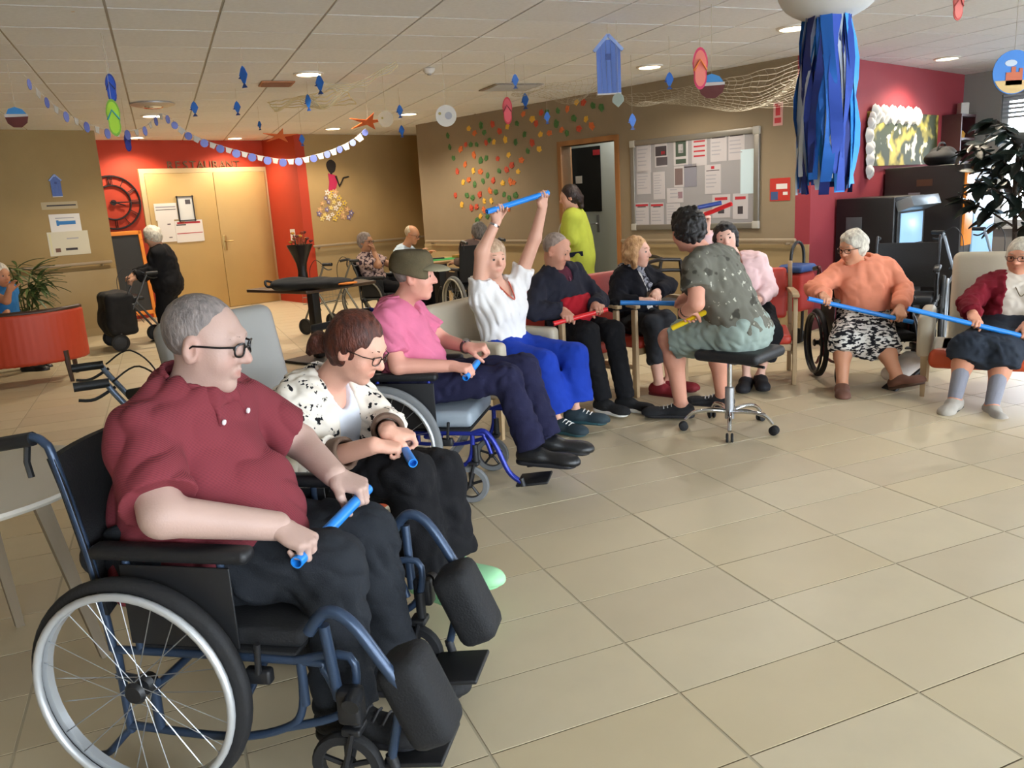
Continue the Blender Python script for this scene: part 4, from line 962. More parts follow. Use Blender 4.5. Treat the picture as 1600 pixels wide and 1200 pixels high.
# woman in burgundy cardigan
p10.body(); p10.top('top', cloth('cream', '#d6cbbd', var=.05), .014, .4, 0, 0, fold=.006, cut=.09); p10.top('cardigan', cloth('burgundy', '#6e1220'), .022, 1., .92, .008, open_=.085, fold=.010, cut=.09)
p10.skirt('skirt', cloth('slate_blue', '#2b313b'), .02); p10.socks(cloth('stocking_grey', '#8c8d98'), 0.); p10.shoe(mat('shoe_grey', '#a39c92', .8, bump=.2, bscale=80), SOLE_B)
p10.hair(WHITEHAIR, 'curly', .016, .006, 48, .007); p10.brows('#9a8878'); p10.glasses(GLASSES_M)
mb = MB(); mb.tube(spline([p10.neck + p10.t * .02 + p10.Ls * .06 + p10.Fs * .04 - p10.base, p10.neck - p10.t * .10 + p10.Fs * .150 - p10.base + p10.Ls * .03, p10.neck - p10.t * .15 + p10.Fs * .162 - p10.base, p10.neck - p10.t * .10 + p10.Fs * .150 - p10.base - p10.Ls * .03, p10.neck + p10.t * .02 - p10.Ls * .06 + p10.Fs * .04 - p10.base], 6), .003, 5); mb.build('necklace', mat('brass', '#6b5a3a', .4, .8), p10.root)
# woman in lime tunic
p11.body(True); p11.trousers('trousers', cloth('lime_dark', '#8fa038'), .016, 1., .02, .005)
S = Solid(); p11.torso(S, .026)
S.cap(p11.pel + p11.t * .1, p11.pel - V(0, 0, .26), .155, .215, .08, flat=(p11.Fs, .8), cut=1.)
for sd in 'LR': p11.arm(S, sd, .026, 1., .1, .02)
S.ell(p11.neck + p11.t * .05, V(.07, .07, .05), p11.R, .01, 's'); p11.part(S, 'tunic', cloth('lime', '#a8b042'), disp=ripple(.012, 15, 3))
mb = MB(); c = p11.pel + p11.t * .05 + p11.Ls * .20 - p11.base; mb.box(c, (.16, .012, .05), frame_from(x=p11.Fs, z=p11.t), .004); mb.build('pocket_trim', cloth('trim_navy', '#15182c'), p11.root)
mb = MB(); mb.tube(spline([p11.neck + p11.t * .03 + p11.Ls * .07 - p11.base, p11.neck - p11.t * .1 + p11.Ls * .09 + p11.Fs * .13 - p11.base, p11.neck - p11.t * .22 + p11.Ls * .07 + p11.Fs * .18 - p11.base], 5), .006, 5); mb.build('lanyard', cloth('lanyard', '#c9c4bc'), p11.root)
p11.hair(hairmat('brown', '#2a1712', '#150b08'), 'bun', .012, .004, 55, .008); p11.shoe(SOLE_W, SOLE_W)
# woman with rollator
p12.body(True); p12.top('coat', BLACKCLOTH, .030, 1., .95, .012, fold=.012, cut=.18, freq=35); p12.trousers('trousers', BLACKCLOTH, .02, 1., .02, .005); p12.hair(WHITEHAIR, 'curly', .018, .007, 45, .01); p12.glasses(GLASSES_M); p12.shoe(BLACKLEATHER, SOLE_B)
# at the far table
p13.body(True); p13.top('blouse', pattern_mat('cloth_blouse', '#b9a09a', '#3c2e38', 30, .46, 'noise', .9), .018, .8, 0, .02, fold=.008); p13.trousers('trousers', BLACKCLOTH, .012, 1., .01, .004); p13.hair(hairmat('greybrown', '#8f8078', '#665a52'), 'curly', .012, .005, 50, .01); p13.glasses(GLASSES); p13.shoe(BLACKLEATHER, SOLE_B)
p14.body(True); p14.top('shirt', cloth('sky', '#b9cbd8', var=.05), .018, .7, 0, .02, fold=.010); p14.trousers('trousers', BLACKCLOTH, .012, 1., .01, .004); p14.hair(hairmat('white2', '#c9b89a', '#a8967c'), 'ring', .005, .001); p14.glasses(GLASSES_M); p14.shoe(BLACKLEATHER, SOLE_B)
p15.body(True); p15.top('top', cloth('bright_blue', '#2f6fa8'), .018, .3, 0, .01, fold=.006); p15.trousers('trousers', BLACKCLOTH, .012, 1., .01, .004); p15.hair(WHITEHAIR, 'short', .014, .005, 45, .01); p15.shoe(BLACKLEATHER, SOLE_B)
p16.body(True); p16.top('top', cloth('taupe', '#6b5750'), .018, 1., .9, .006, fold=.008); p16.trousers('trousers', BLACKCLOTH, .012, 1., .01, .004); p16.hair(GREYDARK, 'curly', .016, .006, 48, .01); p16.shoe(BLACKLEATHER, SOLE_B)

# ---- the sticks
BLUE, RED, YEL = '#1f7fd6', '#d8252a', '#e8c81c'
def grips(p, ext_r, ext_l):
    a, b = p.grip['R'], p.grip['L']; d = unit(b - a); return a - d * ext_r, b + d * ext_l
stick('gym_stick', 'blue stick across the lap of the man in the red checked shirt', BLUE, *grips(p1, .05, .055), r=.016)
stick('gym_stick', 'blue stick in the hands of the woman with auburn hair', BLUE, (p2.grip['L'] + p2.grip['R']) / 2 - unit(V(.35, -1, -.12)) * .17, (p2.grip['L'] + p2.grip['R']) / 2 + unit(V(.35, -1, -.12)) * .14, r=.016)
stick('gym_stick', 'blue stick in the hands of the man in the pink polo', BLUE, p3.grip['R'] - unit(p3.grip['L'] - p3.grip['R']) * .05, p3.grip['R'] + unit(p3.grip['L'] - p3.grip['R']) * .13, r=.016)
stick('gym_stick', 'blue stick held overhead with both raised hands', BLUE, *grips(p4, .08, .03), r=.017)
stick('gym_stick', 'red stick in the lap of the man in navy jacket', RED, *grips(p5, .10, .05), r=.016)
g = p7.grip['R']; d = unit(ax6); stick('gym_stick', 'blue stick passed between the blonde woman and the man on the stool', BLUE, g - d * .40, g + d * .04, r=.016)
g = p7.grip['L']; d = unit(atY(1112, 474, 4.72) - atY(1034, 512, 4.86)); stick('gym_stick', 'yellow stick across the knee of the man on the stool', YEL, g - d * .13, g + d * .22, r=.016)
g = p8.grip['R']; d = unit(atY(1145, 314, 5.85) - atY(1096, 334, 5.98)); stick('gym_stick', 'red stick raised behind the dark-haired man, in front of the notice board', RED, g - d * .04, g + d * .24, r=.016)
stick('gym_stick', 'short dark blue stick crossing behind the raised red stick', '#23418c', g + V(-.01, .05, .06), g + V(.16, .05, .085), r=.016)
stick('gym_stick', 'blue stick held by the woman in the peach sweater', BLUE, *grips(p9, .12, .09), r=.016)
stick('gym_stick', 'blue stick across the lap of the woman in burgundy cardigan', BLUE, *grips(p10, .40, .20), r=.016)
# ------------------------------------------------------------------ furniture and wheelchairs
RUBBER = mat('rubber_black', '#141416', .75, bump=.15, bscale=120); RUBBER_G = mat('rubber_grey', '#6d6f70', .7); ALU = mat('aluminium', '#b4b8bd', .3, .9); CHROME = mat('chrome', '#d5d8dc', .12, 1.); BLK = mat('plastic_black', '#16171a', .5); BLKV = mat('vinyl_black', '#131417', .55, bump=.12, bscale=90); NYL = mat('nylon_black', '#101114', .8, bump=.2, bscale=160)
GREYV = mat('vinyl_grey', '#8a949d', .5)
def wheelchair(label, loc, yaw, frame='#24303e', rim='#c3c6c8', tyre=RUBBER, seat_z=.47, seat_m=NYL, W=.54, back_top=.93, handles=True, legs='lift', armz=.66, spokes=True, group=None, cushion=.05, Rw=.305, back_x=-.06, thick=.011, sling=NYL, caster=.095, seat_l=.44, tyre_w=.016, armlen=.36, cast_dx=.0):
    t = thing('wheelchair', label, 'wheelchair', (loc[0], loc[1], 0), math.radians(yaw), group)
    fm = mat('frame_' + frame, frame, .35, .35); rm = mat('rim_' + rim, rim, .35, .5)
    h = W / 2
    first = None
    for sg in (1, -1):
        y = sg * (h + .03)
        if first is None:
            mb = MB(); mb.lathe([(Rw - .034, -tyre_w), (Rw - .012, -tyre_w), (Rw - .003, -tyre_w * .6), (Rw, 0), (Rw - .003, tyre_w * .6), (Rw - .012, tyre_w), (Rw - .034, tyre_w), (Rw - .034, -tyre_w)], (0, 0, 0), 48, 'y'); w = mb.build('rear_wheel', tyre, t)
            mb = MB(); mb.lathe([(Rw - .048, -.011), (Rw - .03, -.014), (Rw - .03, .014), (Rw - .048, .011), (Rw - .048, -.011)], (0, 0, 0), 48, 'y'); mb.build('rim', rm, w)
            mb = MB(); mb.tube([V((Rw - .037) * math.cos(a), 0, (Rw - .037) * math.sin(a)) for a in np.linspace(0, 2 * math.pi, 49)[:-1]], .0105, 8, closed=True); hr = mb.build('hand_rim', rm, w)
            mb = MB(); mb.lathe([(0, -.045), (.022, -.045), (.03, -.02), (.018, -.01), (.018, .01), (.03, .02), (.022, .03), (0, .03)], (0, 0, 0), 16, 'y'); mb.build('hub', BLK, w)
            if spokes:
                s0 = None
                for k in range(24):
                    a = k * 2 * math.pi / 24; off = (.35 if k % 2 else -.35)
                    if s0 is None:
                        mb = MB(); mb.tube([(0, .0, .0), (Rw - .05, 0, 0)], .0014, 4, caps=False); s0 = mb.build('spoke', ALU, w); sp = s0
                    else: sp = share(s0, w)
                    hubp = V(.024 * math.cos(a + off * 3), .0, .024 * math.sin(a + off * 3)); rimp = V((Rw - .046) * math.cos(a), 0, (Rw - .046) * math.sin(a)); d = rimp - hubp
                    sp.location = tuple(hubp + V(0, .018 if k % 4 < 2 else -.018, 0)); sp.rotation_euler = (0, -math.atan2(d[2], d[0]), 0); sp.scale = (np.linalg.norm(d) / (Rw - .05), 1, 1)
            first = w
        else: w = copy_tree(first, t)
        w.location = (0, y, Rw)
        for c in w.children:
            if c.name.startswith('hand_rim'): c.location = (0, sg * .032, 0)
            if sg < 0 and c.name.startswith('hub'): c.rotation_euler = (0, 0, math.pi)
    # frame: side tubes, cross bars
    fx = seat_l - .02; zs = seat_z - cushion - .02
    for sg in (1, -1):
        y = sg * (h - .02); mb = MB()
        mb.tube(spline([(back_x, y, zs), (fx, y, zs), (fx + .06, y, zs - .02), (fx + .09, y, zs - .10)], 4), thick, 8)
        mb.tube(spline([(back_x + .01, y, .16), (.2, y, .15), (fx - .06, y, .19), (fx - .01, y, .25), (fx, y, zs)], 4), thick, 8)
        mb.tube([(back_x + .01, y, .14), (back_x + .01, y, zs)], thick, 8)
        if cast_dx: mb.tube(spline([(fx - .06, y, .19), (fx + cast_dx * .6, y, .23), (fx + .01 + cast_dx, y, .29), (fx + .01 + cast_dx, y, zs + .02), (fx - .02, y, zs)], 4), thick, 8)
        mb.tube([(.0, y, .30), (.0, y, .16)], thick * 1.2, 8); mb.tube([(back_x, y, Rw), (.03, y + sg * .02, Rw)], thick, 8)
        mb.tube(spline([(back_x + .01, y, .15), (-.12, y, .12), (-.17, y, .07), (-.20, y, .06)], 3), thick * .9, 8)
        mb.build('side_frame', fm, t)
        bp = MB(); bp.tube(spline([(back_x, y, zs), (back_x - .02, y, .62), (back_x - .07, y, back_top - .05), (back_x - .09, y, back_top)] + ([(back_x - .13, y, back_top + .015), (back_x - .2, y, back_top)] if handles else []), 5), thick, 8); post = bp.build('back_post', fm, t)
        if handles:
            bp = MB(); bp.tube([(back_x - .12, y, back_top + .01), (back_x - .24, y, back_top - .008)], .018, 10); bp.tube([(back_x - .14, y, back_top - .008), (back_x - .15, y, back_top - .05), (back_x - .145, y, back_top - .09)], .008, 6); bp.build('push_handle', BLK, post)
        # front caster
        cx, cz = fx + .01 + cast_dx, caster
        mb = MB(); mb.tube([(cx, y, .30), (cx, y, .21)], .016, 8); mb.box((cx - .008, y, .205), (.05, .055, .02), None, .006)
        for e in (-1, 1): mb.tube([(cx - .005, y + e * .024, .205), (cx - .035, y + e * .024, cz)], .008, 6)
        ck = mb.build('caster_fork', BLK, t)
        mb = MB(); mb.lathe([(caster - .028, -.014), (caster - .006, -.014), (caster, -.006), (caster, .006), (caster - .006, .014), (caster - .028, .014), (caster - .028, -.014)], (cx - .035, y, cz), 28, 'y'); mb.build('caster_tyre', tyre if tyre is RUBBER else RUBBER_G, ck)
        mb = MB(); mb.lathe([(caster - .03, -.008), (caster - .024, -.012), (caster - .024, .012), (caster - .03, .008), (caster - .03, -.008)], (cx - .035, y, cz), 28, 'y'); mb.lathe([(0, -.016), (.016, -.016), (.016, .016), (0, .016)], (cx - .035, y, cz), 12, 'y')
        for k in range(5):
            a = k * 2 * math.pi / 5 + .3; mb.tube([(cx - .035, y, cz), (cx - .035 + (caster - .026) * math.cos(a), y, cz + (caster - .026) * math.sin(a))], .007, 6)
        mb.build('caster_rim', BLK, ck)
        # armrest with side panel
        mb = MB(); mb.box((.11, y, armz), (armlen, .058, .038), None, .016); ar = mb.build('armrest', BLKV, t)
        mb = MB(); mb.tube([(-.02, y, armz - .02), (-.02, y, zs)], thick * .9, 8); mb.build('arm_post', fm, ar); mb = MB(); mb.tube([(.24, y, armz - .02), (.24, y, zs)], thick * .9, 8); mb.build('arm_post', fm, ar)
        mb = MB(); mb.box((.12, y + sg * .012, (armz + zs) / 2), (.30, .006, armz - zs - .06), None, .002); mb.build('side_guard', BLK, ar)
        # leg rest with footplate
        kx = fx + .09
        if legs != 'none':
            mb = MB(); ex, ez = (kx + .12, .12) if legs == 'lift' else (kx + .14, .11)
            if legs == 'lift': mb.tube(spline([(fx + .05, y + sg * .035, zs + .10), (fx + .10, y + sg * .035, zs + .155), (kx + .07, y + sg * .035, zs + .13), (kx + .14, y + sg * .03, zs + .02), (kx + .185, y + sg * .02, zs - .06)], 5), thick * 1.45, 10)
            else: mb.tube(spline([(fx, y, zs + .0), (fx + .06, y, zs + .012), (kx + .02, y, zs - .05), (kx + .08, y, zs - .19), (ex, y, ez)], 5), thick * 1.2, 10)
            mb.tube([(fx, y, zs), (fx, y, .26)], thick * 1.1, 8)
            if legs == 'lift': mb.tube([(fx + .09, y + sg * .035, zs + .12), (fx + .10, y + sg * .02, zs - .08)], thick * 1.3, 8); mb.tube([(kx + .175, y + sg * .02, zs - .05), (ex, y, ez)], thick * 1.1, 8)
            lg = mb.build('leg_rest', fm, t)
            mb = MB(); mb.box((ex + .05, y - sg * .09, ez - .015), (.16, .17, .014), rot_y(-.12), .005); mb.tube([(ex, y, ez + .02), (ex + .01, y, ez - .02)], .014, 8); mb.build('footplate', BLK, lg)
            if legs == 'lift':
                mb = MB(); mb.box((0, 0, 0), (.12, .14, .24), rot_y(-.40), .034); o = mb.build('calf_pad', NYL, lg, (kx + .20, y - sg * .03, zs - .09))
                mb = MB(); mb.tube([(kx + .06, y + sg * .03, zs - .06), (kx + .06, y + sg * .07, zs - .07)], .022, 10); mb.box((kx + .045, y + sg * .03, zs - .09), (.06, .05, .09), None, .012); mb.build('adjust_knob', BLK, lg)
        mb = MB(); mb.tube([(.30, y, zs - .03), (.33, y + sg * .045, zs - .01), (.34, y + sg * .05, zs + .07)], .008, 8); mb.box((.31, y + sg * .01, zs - .04), (.07, .03, .04), None, .008); mb.build('brake_lever', BLK, t)
    mb = MB()
    for sg in (1, -1): mb.tube([(.2, sg * (h - .03), zs - .02), (.2, -sg * (h - .03), .17)], thick, 8)
    mb.tube([(.02, h, .29), (.02, -h, .29)], thick, 8); mb.build('cross_brace', fm, t)
    mb = MB(); mb.box((seat_l / 2 - .03, 0, seat_z - cushion / 2), (seat_l + .02, W - .07, cushion), None, cushion * .35); mb.build('seat_cushion', seat_m, t)
    mb = MB(); mb.box((seat_l / 2 - .03, 0, seat_z - cushion - .008), (seat_l, W - .04, .014), None, .005); mb.build('seat_base', NYL, t)
    # backrest sling, bowed
    mb = MB(); vs_, fs_ = [], []; n = 9
    for iz, (zz, xx) in enumerate(((zs + .10, back_x), (.62, back_x - .02), (back_top - .12, back_x - .055), (back_top - .04, back_x - .075))):
        for k in range(n):
            s_ = k / (n - 1) * 2 - 1; b_ = .055 * (1 - s_ * s_)
            vs_.append((xx - b_ + .012, s_ * (h - .012), zz))
    fs_ = [(i * n + k, i * n + k + 1, (i + 1) * n + k + 1, (i + 1) * n + k) for i in range(3) for k in range(n - 1)]
    m_ = len(vs_); vs2 = [(x - .022, y, z) for x, y, z in vs_]
    allf = fs_ + [tuple(m_ + i for i in reversed(f)) for f in fs_]
    rim_i = [k for k in range(n)] + [i * n + n - 1 for i in range(1, 4)] + [3 * n + k for k in range(n - 2, -1, -1)] + [i * n for i in (2, 1)]
    allf += [(rim_i[i], rim_i[(i + 1) % len(rim_i)], m_ + rim_i[(i + 1) % len(rim_i)], m_ + rim_i[i]) for i in range(len(rim_i))]
    mb.add(vs_ + vs2, allf, True); mb.build('backrest', sling, t)
    return t
def rot_y(a): c, s_ = math.cos(a), math.sin(a); return np.array([[c, 0, s_], [0, 1, 0], [-s_, 0, c]])
def rot_x(a): c, s_ = math.cos(a), math.sin(a); return np.array([[1, 0, 0], [0, c, -s_], [0, s_, c]])
def loc_of(yaw, x, y, at):
    F = heading(yaw); L = V(-F[1], F[0], 0); return np.asarray(at)[:3] + F * x + L * y
def soft_box(name, m, parent, c, d, R=None, rad=.03, res=.012, bulge=0.):
    S = Solid(); S.box(c, np.array(d) / 2, R, rad, .02)
    if bulge: S.ell(np.asarray(c, float), np.array(d) * .5 * (1 + bulge), R, .03)
    return S.build(name, m, parent, (0, 0, 0), res)
CREAM = mat('vinyl_cream', '#b8ad98', .45, bump=.06, bscale=60); ORANGEV = mat('vinyl_orange', '#c8502a', .45, bump=.08, bscale=60); REDV = mat('vinyl_red', '#b03322', .5, bump=.08, bscale=60); OAK = mat('wood_oak', '#b39873', .5, 0, .4, .2, 8, .1, 40, stretch=(1, 1, .15)); PALEG = mat('vinyl_pale_grey', '#94928d', .5, bump=.06, bscale=60)
def armchair(label, loc, yaw, back_h=1.08, shell=CREAM, seat=ORANGEV, seat_z=.43, W=.66, arm_h=.62, back_m=None, tilt=.16, group='padded armchairs', wings=False, legs=OAK, arm_l=.50, back_w=None):
    t = thing('armchair', label, 'armchair', (loc[0], loc[1], 0), math.radians(yaw), group)
    bw = back_w or W - .08; R = rot_y(-tilt)
    soft_box('seat', seat, t, (.02, 0, seat_z - .065), (.54, W - .15, .13), None, .045, .014)
    bh = back_h - seat_z + .12; soft_box('backrest', back_m or shell, t, (-.27 - bh / 2 * tilt * .9, 0, seat_z - .10 + bh / 2), (.12, bw, bh), R, .05, .013)
    for sg in (1, -1):
        a = soft_box('arm', shell, t, (-.02, sg * (W / 2 - .045), (arm_h + .22) / 2 + .03), (arm_l + .06, .09, arm_h - .25), None, .032, .012)
        if wings: soft_box('wing', shell, t, (-.25 - bh * tilt * .45, sg * (bw / 2), seat_z + .33), (.20, .06, .50), R, .028, .013)
        for x in (-.24, .23):
            mb = MB(); p = V(x, sg * (W / 2 - .05), 0); mb.add([p + V(a_ * r_, b_ * r_, z_) for z_, r_ in ((0, .014), (.30, .022)) for a_, b_ in ((-1, -1), (1, -1), (1, 1), (-1, 1))], [(3, 2, 1, 0), (4, 5, 6, 7), (0, 1, 5, 4), (1, 2, 6, 5), (2, 3, 7, 6), (3, 0, 4, 7)]); mb.build('leg', legs, t)
    soft_box('seat_frame', shell, t, (-.0, 0, .285), (.50, W - .12, .09), None, .02, .014)
    return t
def wood_chair(label, loc, yaw, seat_z=.45, W=.58, arm_z=.66, back_h=.86, up=REDV, wood=OAK, group='wooden armchairs with red upholstery'):
    t = thing('wooden_armchair', label, 'chair', (loc[0], loc[1], 0), math.radians(yaw), group)
    soft_box('seat', up, t, (.02, 0, seat_z - .04), (.50, W - .08, .08), None, .03, .013)
    soft_box('backrest', up, t, (-.28, 0, seat_z + .24), (.07, W - .09, .40), rot_y(-.18), .03, .013)
    for sg in (1, -1):
        y = sg * (W / 2 - .02); fl = None
        for nm, pts in (('leg', [(.25, y, 0), (.245, y, arm_z - .02)]), ('leg', [(-.27, y, 0), (-.25, y, seat_z), (-.34, y, back_h)])):
            mb = MB(); 
            for p, q in zip(pts[:-1], pts[1:]):
                p, q = V(*p), V(*q); mb.box((p + q) / 2, (.042, .032, np.linalg.norm(q - p)), frame_from(z=q - p, y=V(0, 1, 0)) if False else frame_from(z=unit(q - p), x=V(1, 0, 0)), .006)
            mb.build(nm, wood, t)
        mb = MB(); P_ = spline([(.28, y, arm_z), (.15, y, arm_z + .012), (-.1, y, arm_z), (-.29, y, arm_z - .01)], 4)
        for p, q in zip(P_[:-1], P_[1:]): mb.box((p + q) / 2, (np.linalg.norm(q - p) + .004, .05, .024), frame_from(x=unit(q - p), z=V(0, 0, 1)), .005)
        mb.build('armrest', wood, t)
        mb = MB(); mb.box((0, y, .22), (.50, .022, .03), None, .004); mb.build('stretcher', wood, t)
    mb = MB(); mb.box((.235, 0, seat_z - .10), (.025, W - .07, .05), None, .005); mb.build('seat_rail', wood, t); mb = MB(); mb.box((-.25, 0, seat_z - .10), (.025, W - .07, .05), None, .005); mb.build('seat_rail', wood, t)
    return t
# --- wheelchairs of the group
w1 = ground(248, 1240); a1 = loc_of(-12, 0, .315, w1)
wheelchair('black wheelchair with pale hand rims and lifted leg rests, nearest the camera', a1, -12, frame='#33435a', rim='#c9ccce', W=.57, seat_z=.45, armz=.655, back_top=.935, legs='lift', Rw=.305, back_x=-.10, tyre_w=.019, armlen=.43, cast_dx=.12)
wheelchair('blue-framed wheelchair with grey cushion under the man in the pink polo', loc_of(-12, -.06, 0, V(-.53, 4.13, 0)), -12, frame='#1c2a86', rim='#b9bcbe', tyre=RUBBER_G, seat_z=.46, seat_m=GREYV, W=.52, armz=.64, back_top=.90, legs='swing', cushion=.085, back_x=-.09, seat_l=.46)
wheelchair('dark red wheelchair under the woman in the peach sweater', loc_of(-95, -.08, 0, V(p9.pel[0], p9.pel[1], 0)), -95, frame='#5a1420', rim='#26262a', seat_z=.38, W=.56, armz=.60, back_top=.80, legs='none', Rw=.26, caster=.085, spokes=False)
wheelchair('black wheelchair facing the far table, its grey wheel turned to us', loc_of(120, -.06, 0, V(p16.pel[0], p16.pel[1], 0)), 120, frame='#1a1a1e', rim='#a9a79c', tyre=RUBBER_G, seat_z=.50, W=.54, armz=.68, back_top=1.0, legs='swing')
wheelchair('dark grey wheelchair under the woman in the patterned blouse', loc_of(-15, -.06, 0, V(p13.pel[0], p13.pel[1], 0)), -15, frame='#4a4a44', rim='#8a877c', seat_z=.38, W=.54, armz=.58, back_top=.82, legs='swing', spokes=False)
e1 = ground(1432, 560); wheelchair('empty black wheelchair parked between the peach sweater and the cream wing armchair', V(3.50, 7.15, 0), -120, frame='#3a3d42', rim='#8d9298', seat_z=.47, W=.54, armz=.68, back_top=.92, legs='swing', spokes=False)
# white pillow propped on the footrest of the dark red chair
pl = thing('pillow', 'small white pillow lying by the foot of the woman in peach', 'pillow', (2.76, 5.60, .10), 0); soft_box('cover', mat('pillow_white', '#e6e2dc', .85, bump=.2, bscale=40), pl, (0, 0, .05), (.30, .18, .10), rot2(.4) @ rot_y(-.45), .045, .01)
mb = MB(); mb.box((0, 0, -.035), (.30, .12, .02), rot2(.4) @ rot_y(-.45), .006); mb.tube([(.0, 0, -.04), (.02, .02, -.10)], .02, 8); mb.build('footrest', BLK, pl)
# --- armchairs
armchair('armchair with tall pale grey back and orange seat, behind the auburn-haired woman', loc_of(-30, -.10, 0, V(-.75, 3.06, 0)), -30, 1.06, CREAM, ORANGEV, .40, .64, .60, back_m=PALEG, tilt=.2)
armchair('low cream tub armchair under the woman with raised arms', loc_of(-35, -.06, 0, V(p4.pel[0] - .02, p4.pel[1] + .02, 0)), -35, .80, CREAM, CREAM, .40, .70, .60, tilt=.14, arm_l=.56)
wood_chair('wooden armchair with red upholstery under the man in the navy jacket', loc_of(-50, -.04, 0, V(p5.pel[0], p5.pel[1] + .02, 0)), -50, seat_z=.43)
wood_chair('wooden armchair with red upholstery under the blonde woman', loc_of(-52, -.02, 0, V(p6.pel[0] - .02, p6.pel[1], 0)), -52, seat_z=.43)
wood_chair('wooden armchair partly hidden by the man on the rolling stool', loc_of(-105, -.02, 0, V(p8.pel[0] + .04, p8.pel[1], 0)), -105, seat_z=.38, arm_z=.66)
armchair('tall cream wing armchair with orange seat under the woman in burgundy', loc_of(-120, -.06, 0, V(p10.pel[0] - .09, p10.pel[1] + .03, 0)), -120, .90, CREAM, ORANGEV, .33, .90, .54, tilt=.32, back_w=.56)
# --- rolling stool
sc_ = V(1.32, 4.82, 0); st = thing('rolling_stool', 'black round stool on a chrome five-star base with castors', 'stool', (sc_[0], sc_[1], 0), 0)
soft_box('seat', BLKV, st, (.06, 0, .475), (.42, .40, .07), rot2(2.4), .034, .012)
mb = MB(); mb.lathe([(.0, .40), (.10, .43), (.10, .445), (0, .445)], (.03, 0, 0), 20); mb.tube([(.03, .0, .42), (.16, -.16, .41)], .009, 6); mb.build('seat_plate', BLK, st)
mb = MB(); mb.lathe([(.016, .26), (.016, .43), (0, .43)], (0, 0, 0), 16); pc = mb.build('piston', CHROME, st)
mb = MB(); mb.lathe([(0, .07), (.028, .07), (.028, .265), (.018, .27), (0, .27)], (0, 0, 0), 18); mb.build('column', mat('aluminium_satin', '#a9aaad', .35, .8), st)
for k, px in enumerate(((1078, 672), (1140, 692), (1212, 680), (1187, 658), (1115, 655))):
    g_ = ground(*px) - sc_; a = math.atan2(g_[1], g_[0]); r_ = .27; d = V(math.cos(a), math.sin(a), 0)
    mb = MB(); mb.tube(spline([d * .02 + V(0, 0, .115), d * .12 + V(0, 0, .125), d * .22 + V(0, 0, .11), d * r_ + V(0, 0, .065)], 4), [.015] * 5 + [.013] * 4 + [.011] * 4, 8); lg = mb.build('base_leg', CHROME, st)
    n_ = V(-d[1], d[0], 0)
    for e in (-1, 1):
        mb = MB(); mb.lathe([(0, -.008), (.022, -.008), (.028, -.003), (.028, .004), (.02, .008), (0, .008)], d * (r_ + .008) + n_ * e * .014 + V(0, 0, .028), 18, 'z', frame_from(z=n_, x=V(0, 0, 1))); mb.build('castor_wheel', RUBBER, lg)
# --- white round side table
tt = ground(30, 770, .70); tc = V(-1.80, 2.46, 0); t = thing('side_table', 'round white side table with grey tapered legs beside the wheelchair handles', 'table', (tc[0], tc[1], 0), 0)
mb = MB(); mb.lathe([(0, .642), (.42, .642), (.445, .65), (.45, .66), (.445, .67), (0, .67)], (0, 0, 0), 48); mb.build('table_top', mat('laminate_white', '#d6d0c4', .4), t)
for k in range(4):
    a = math.radians(15 + 90 * k); d = V(math.cos(a), math.sin(a), 0); p0, p1_ = d * .36, d * .24 + V(0, 0, .645)
    mb = MB(); mb.tube([p0, p1_], [.02, .034], 4); mb.build('leg', mat('wood_greyed', '#8c7d68', .55, var=.2, scale=10, stretch=(1, 1, .15)), t)
# --- black bistro table, bag and vase on it
c0, cl, cr = ground(478, 455, .75), ground(375, 452, .75), ground(565, 437, .75); e1_ = unit(cl - c0); e2_ = V(e1_[1], -e1_[0], 0); side = .88
bc_ = c0 + e1_ * side / 2 + e2_ * side / 2; bt = thing('pedestal_table', 'square dark table on a single black column behind the seated row', 'table', (bc_[0], bc_[1], 0), math.atan2(e1_[1], e1_[0]))
mb = MB(); mb.box((0, 0, .735), (side, side, .03), None, .006); mb.build('table_top', mat('laminate_walnut', '#4a3526', .4, var=.25, scale=6, stretch=(1, .1, 1)), bt)
mb = MB(); mb.box((0, 0, .38), (.09, .09, .69), None, .01); mb.build('column', BLK, bt); mb = MB(); mb.box((0, 0, .015), (.5, .5, .03), None, .01); mb.build('base', BLK, bt)
bg_ = ground(470, 450, .79); b = thing('bag', 'black bag with orange lining lying on the dark pedestal table', 'bag', (bg_[0] + .05, bg_[1] + .25, .75), 0)
S = Solid(); S.ell((0, 0, .055), (.34, .14, .055), None, .03); S.ell((-.22, .0, .06), (.17, .15, .06), None, .03); S.ell((.26, -.01, .04), (.14, .11, .045), None, .03); S.plane((0, 0, .002), (0, 0, -1)); S.box((.36, -.02, .04), (.10, .13, .012), None, .006, .01, 's'); S.disp = ripple(.006, 26, 2); S.build('body', NYL, b, (0, 0, 0), .009)
S = Solid(); S.ell((.30, -.02, .042), (.12, .10, .014), None, .02); S.build('lining', mat('lining_orange', '#d0761c', .7), b, (0, 0, 0), .008)
mb = MB(); mb.tube(spline([(-.34, .02, .07), (-.42, -.02, .10), (-.40, -.06, .05), (-.30, -.08, .06)], 6), .012, 6); mb.build('strap', NYL, b)
vb = ground(462, 442, .75) + V(.02, .25, 0); b = thing('vase', 'flared black vase with dried flowers on the dark pedestal table', 'vase', (vb[0], vb[1], .75), 0)
mb = MB(); mb.lathe([(0, 0), (.05, 0), (.055, .02), (.045, .10), (.055, .18), (.09, .27), (.135, .37), (.13, .37), (.085, .27), (.05, .18), (.04, .12), (0, .12)], (0, 0, 0), 24); mb.build('body', mat('ceramic_black', '#17120f', .35), b)
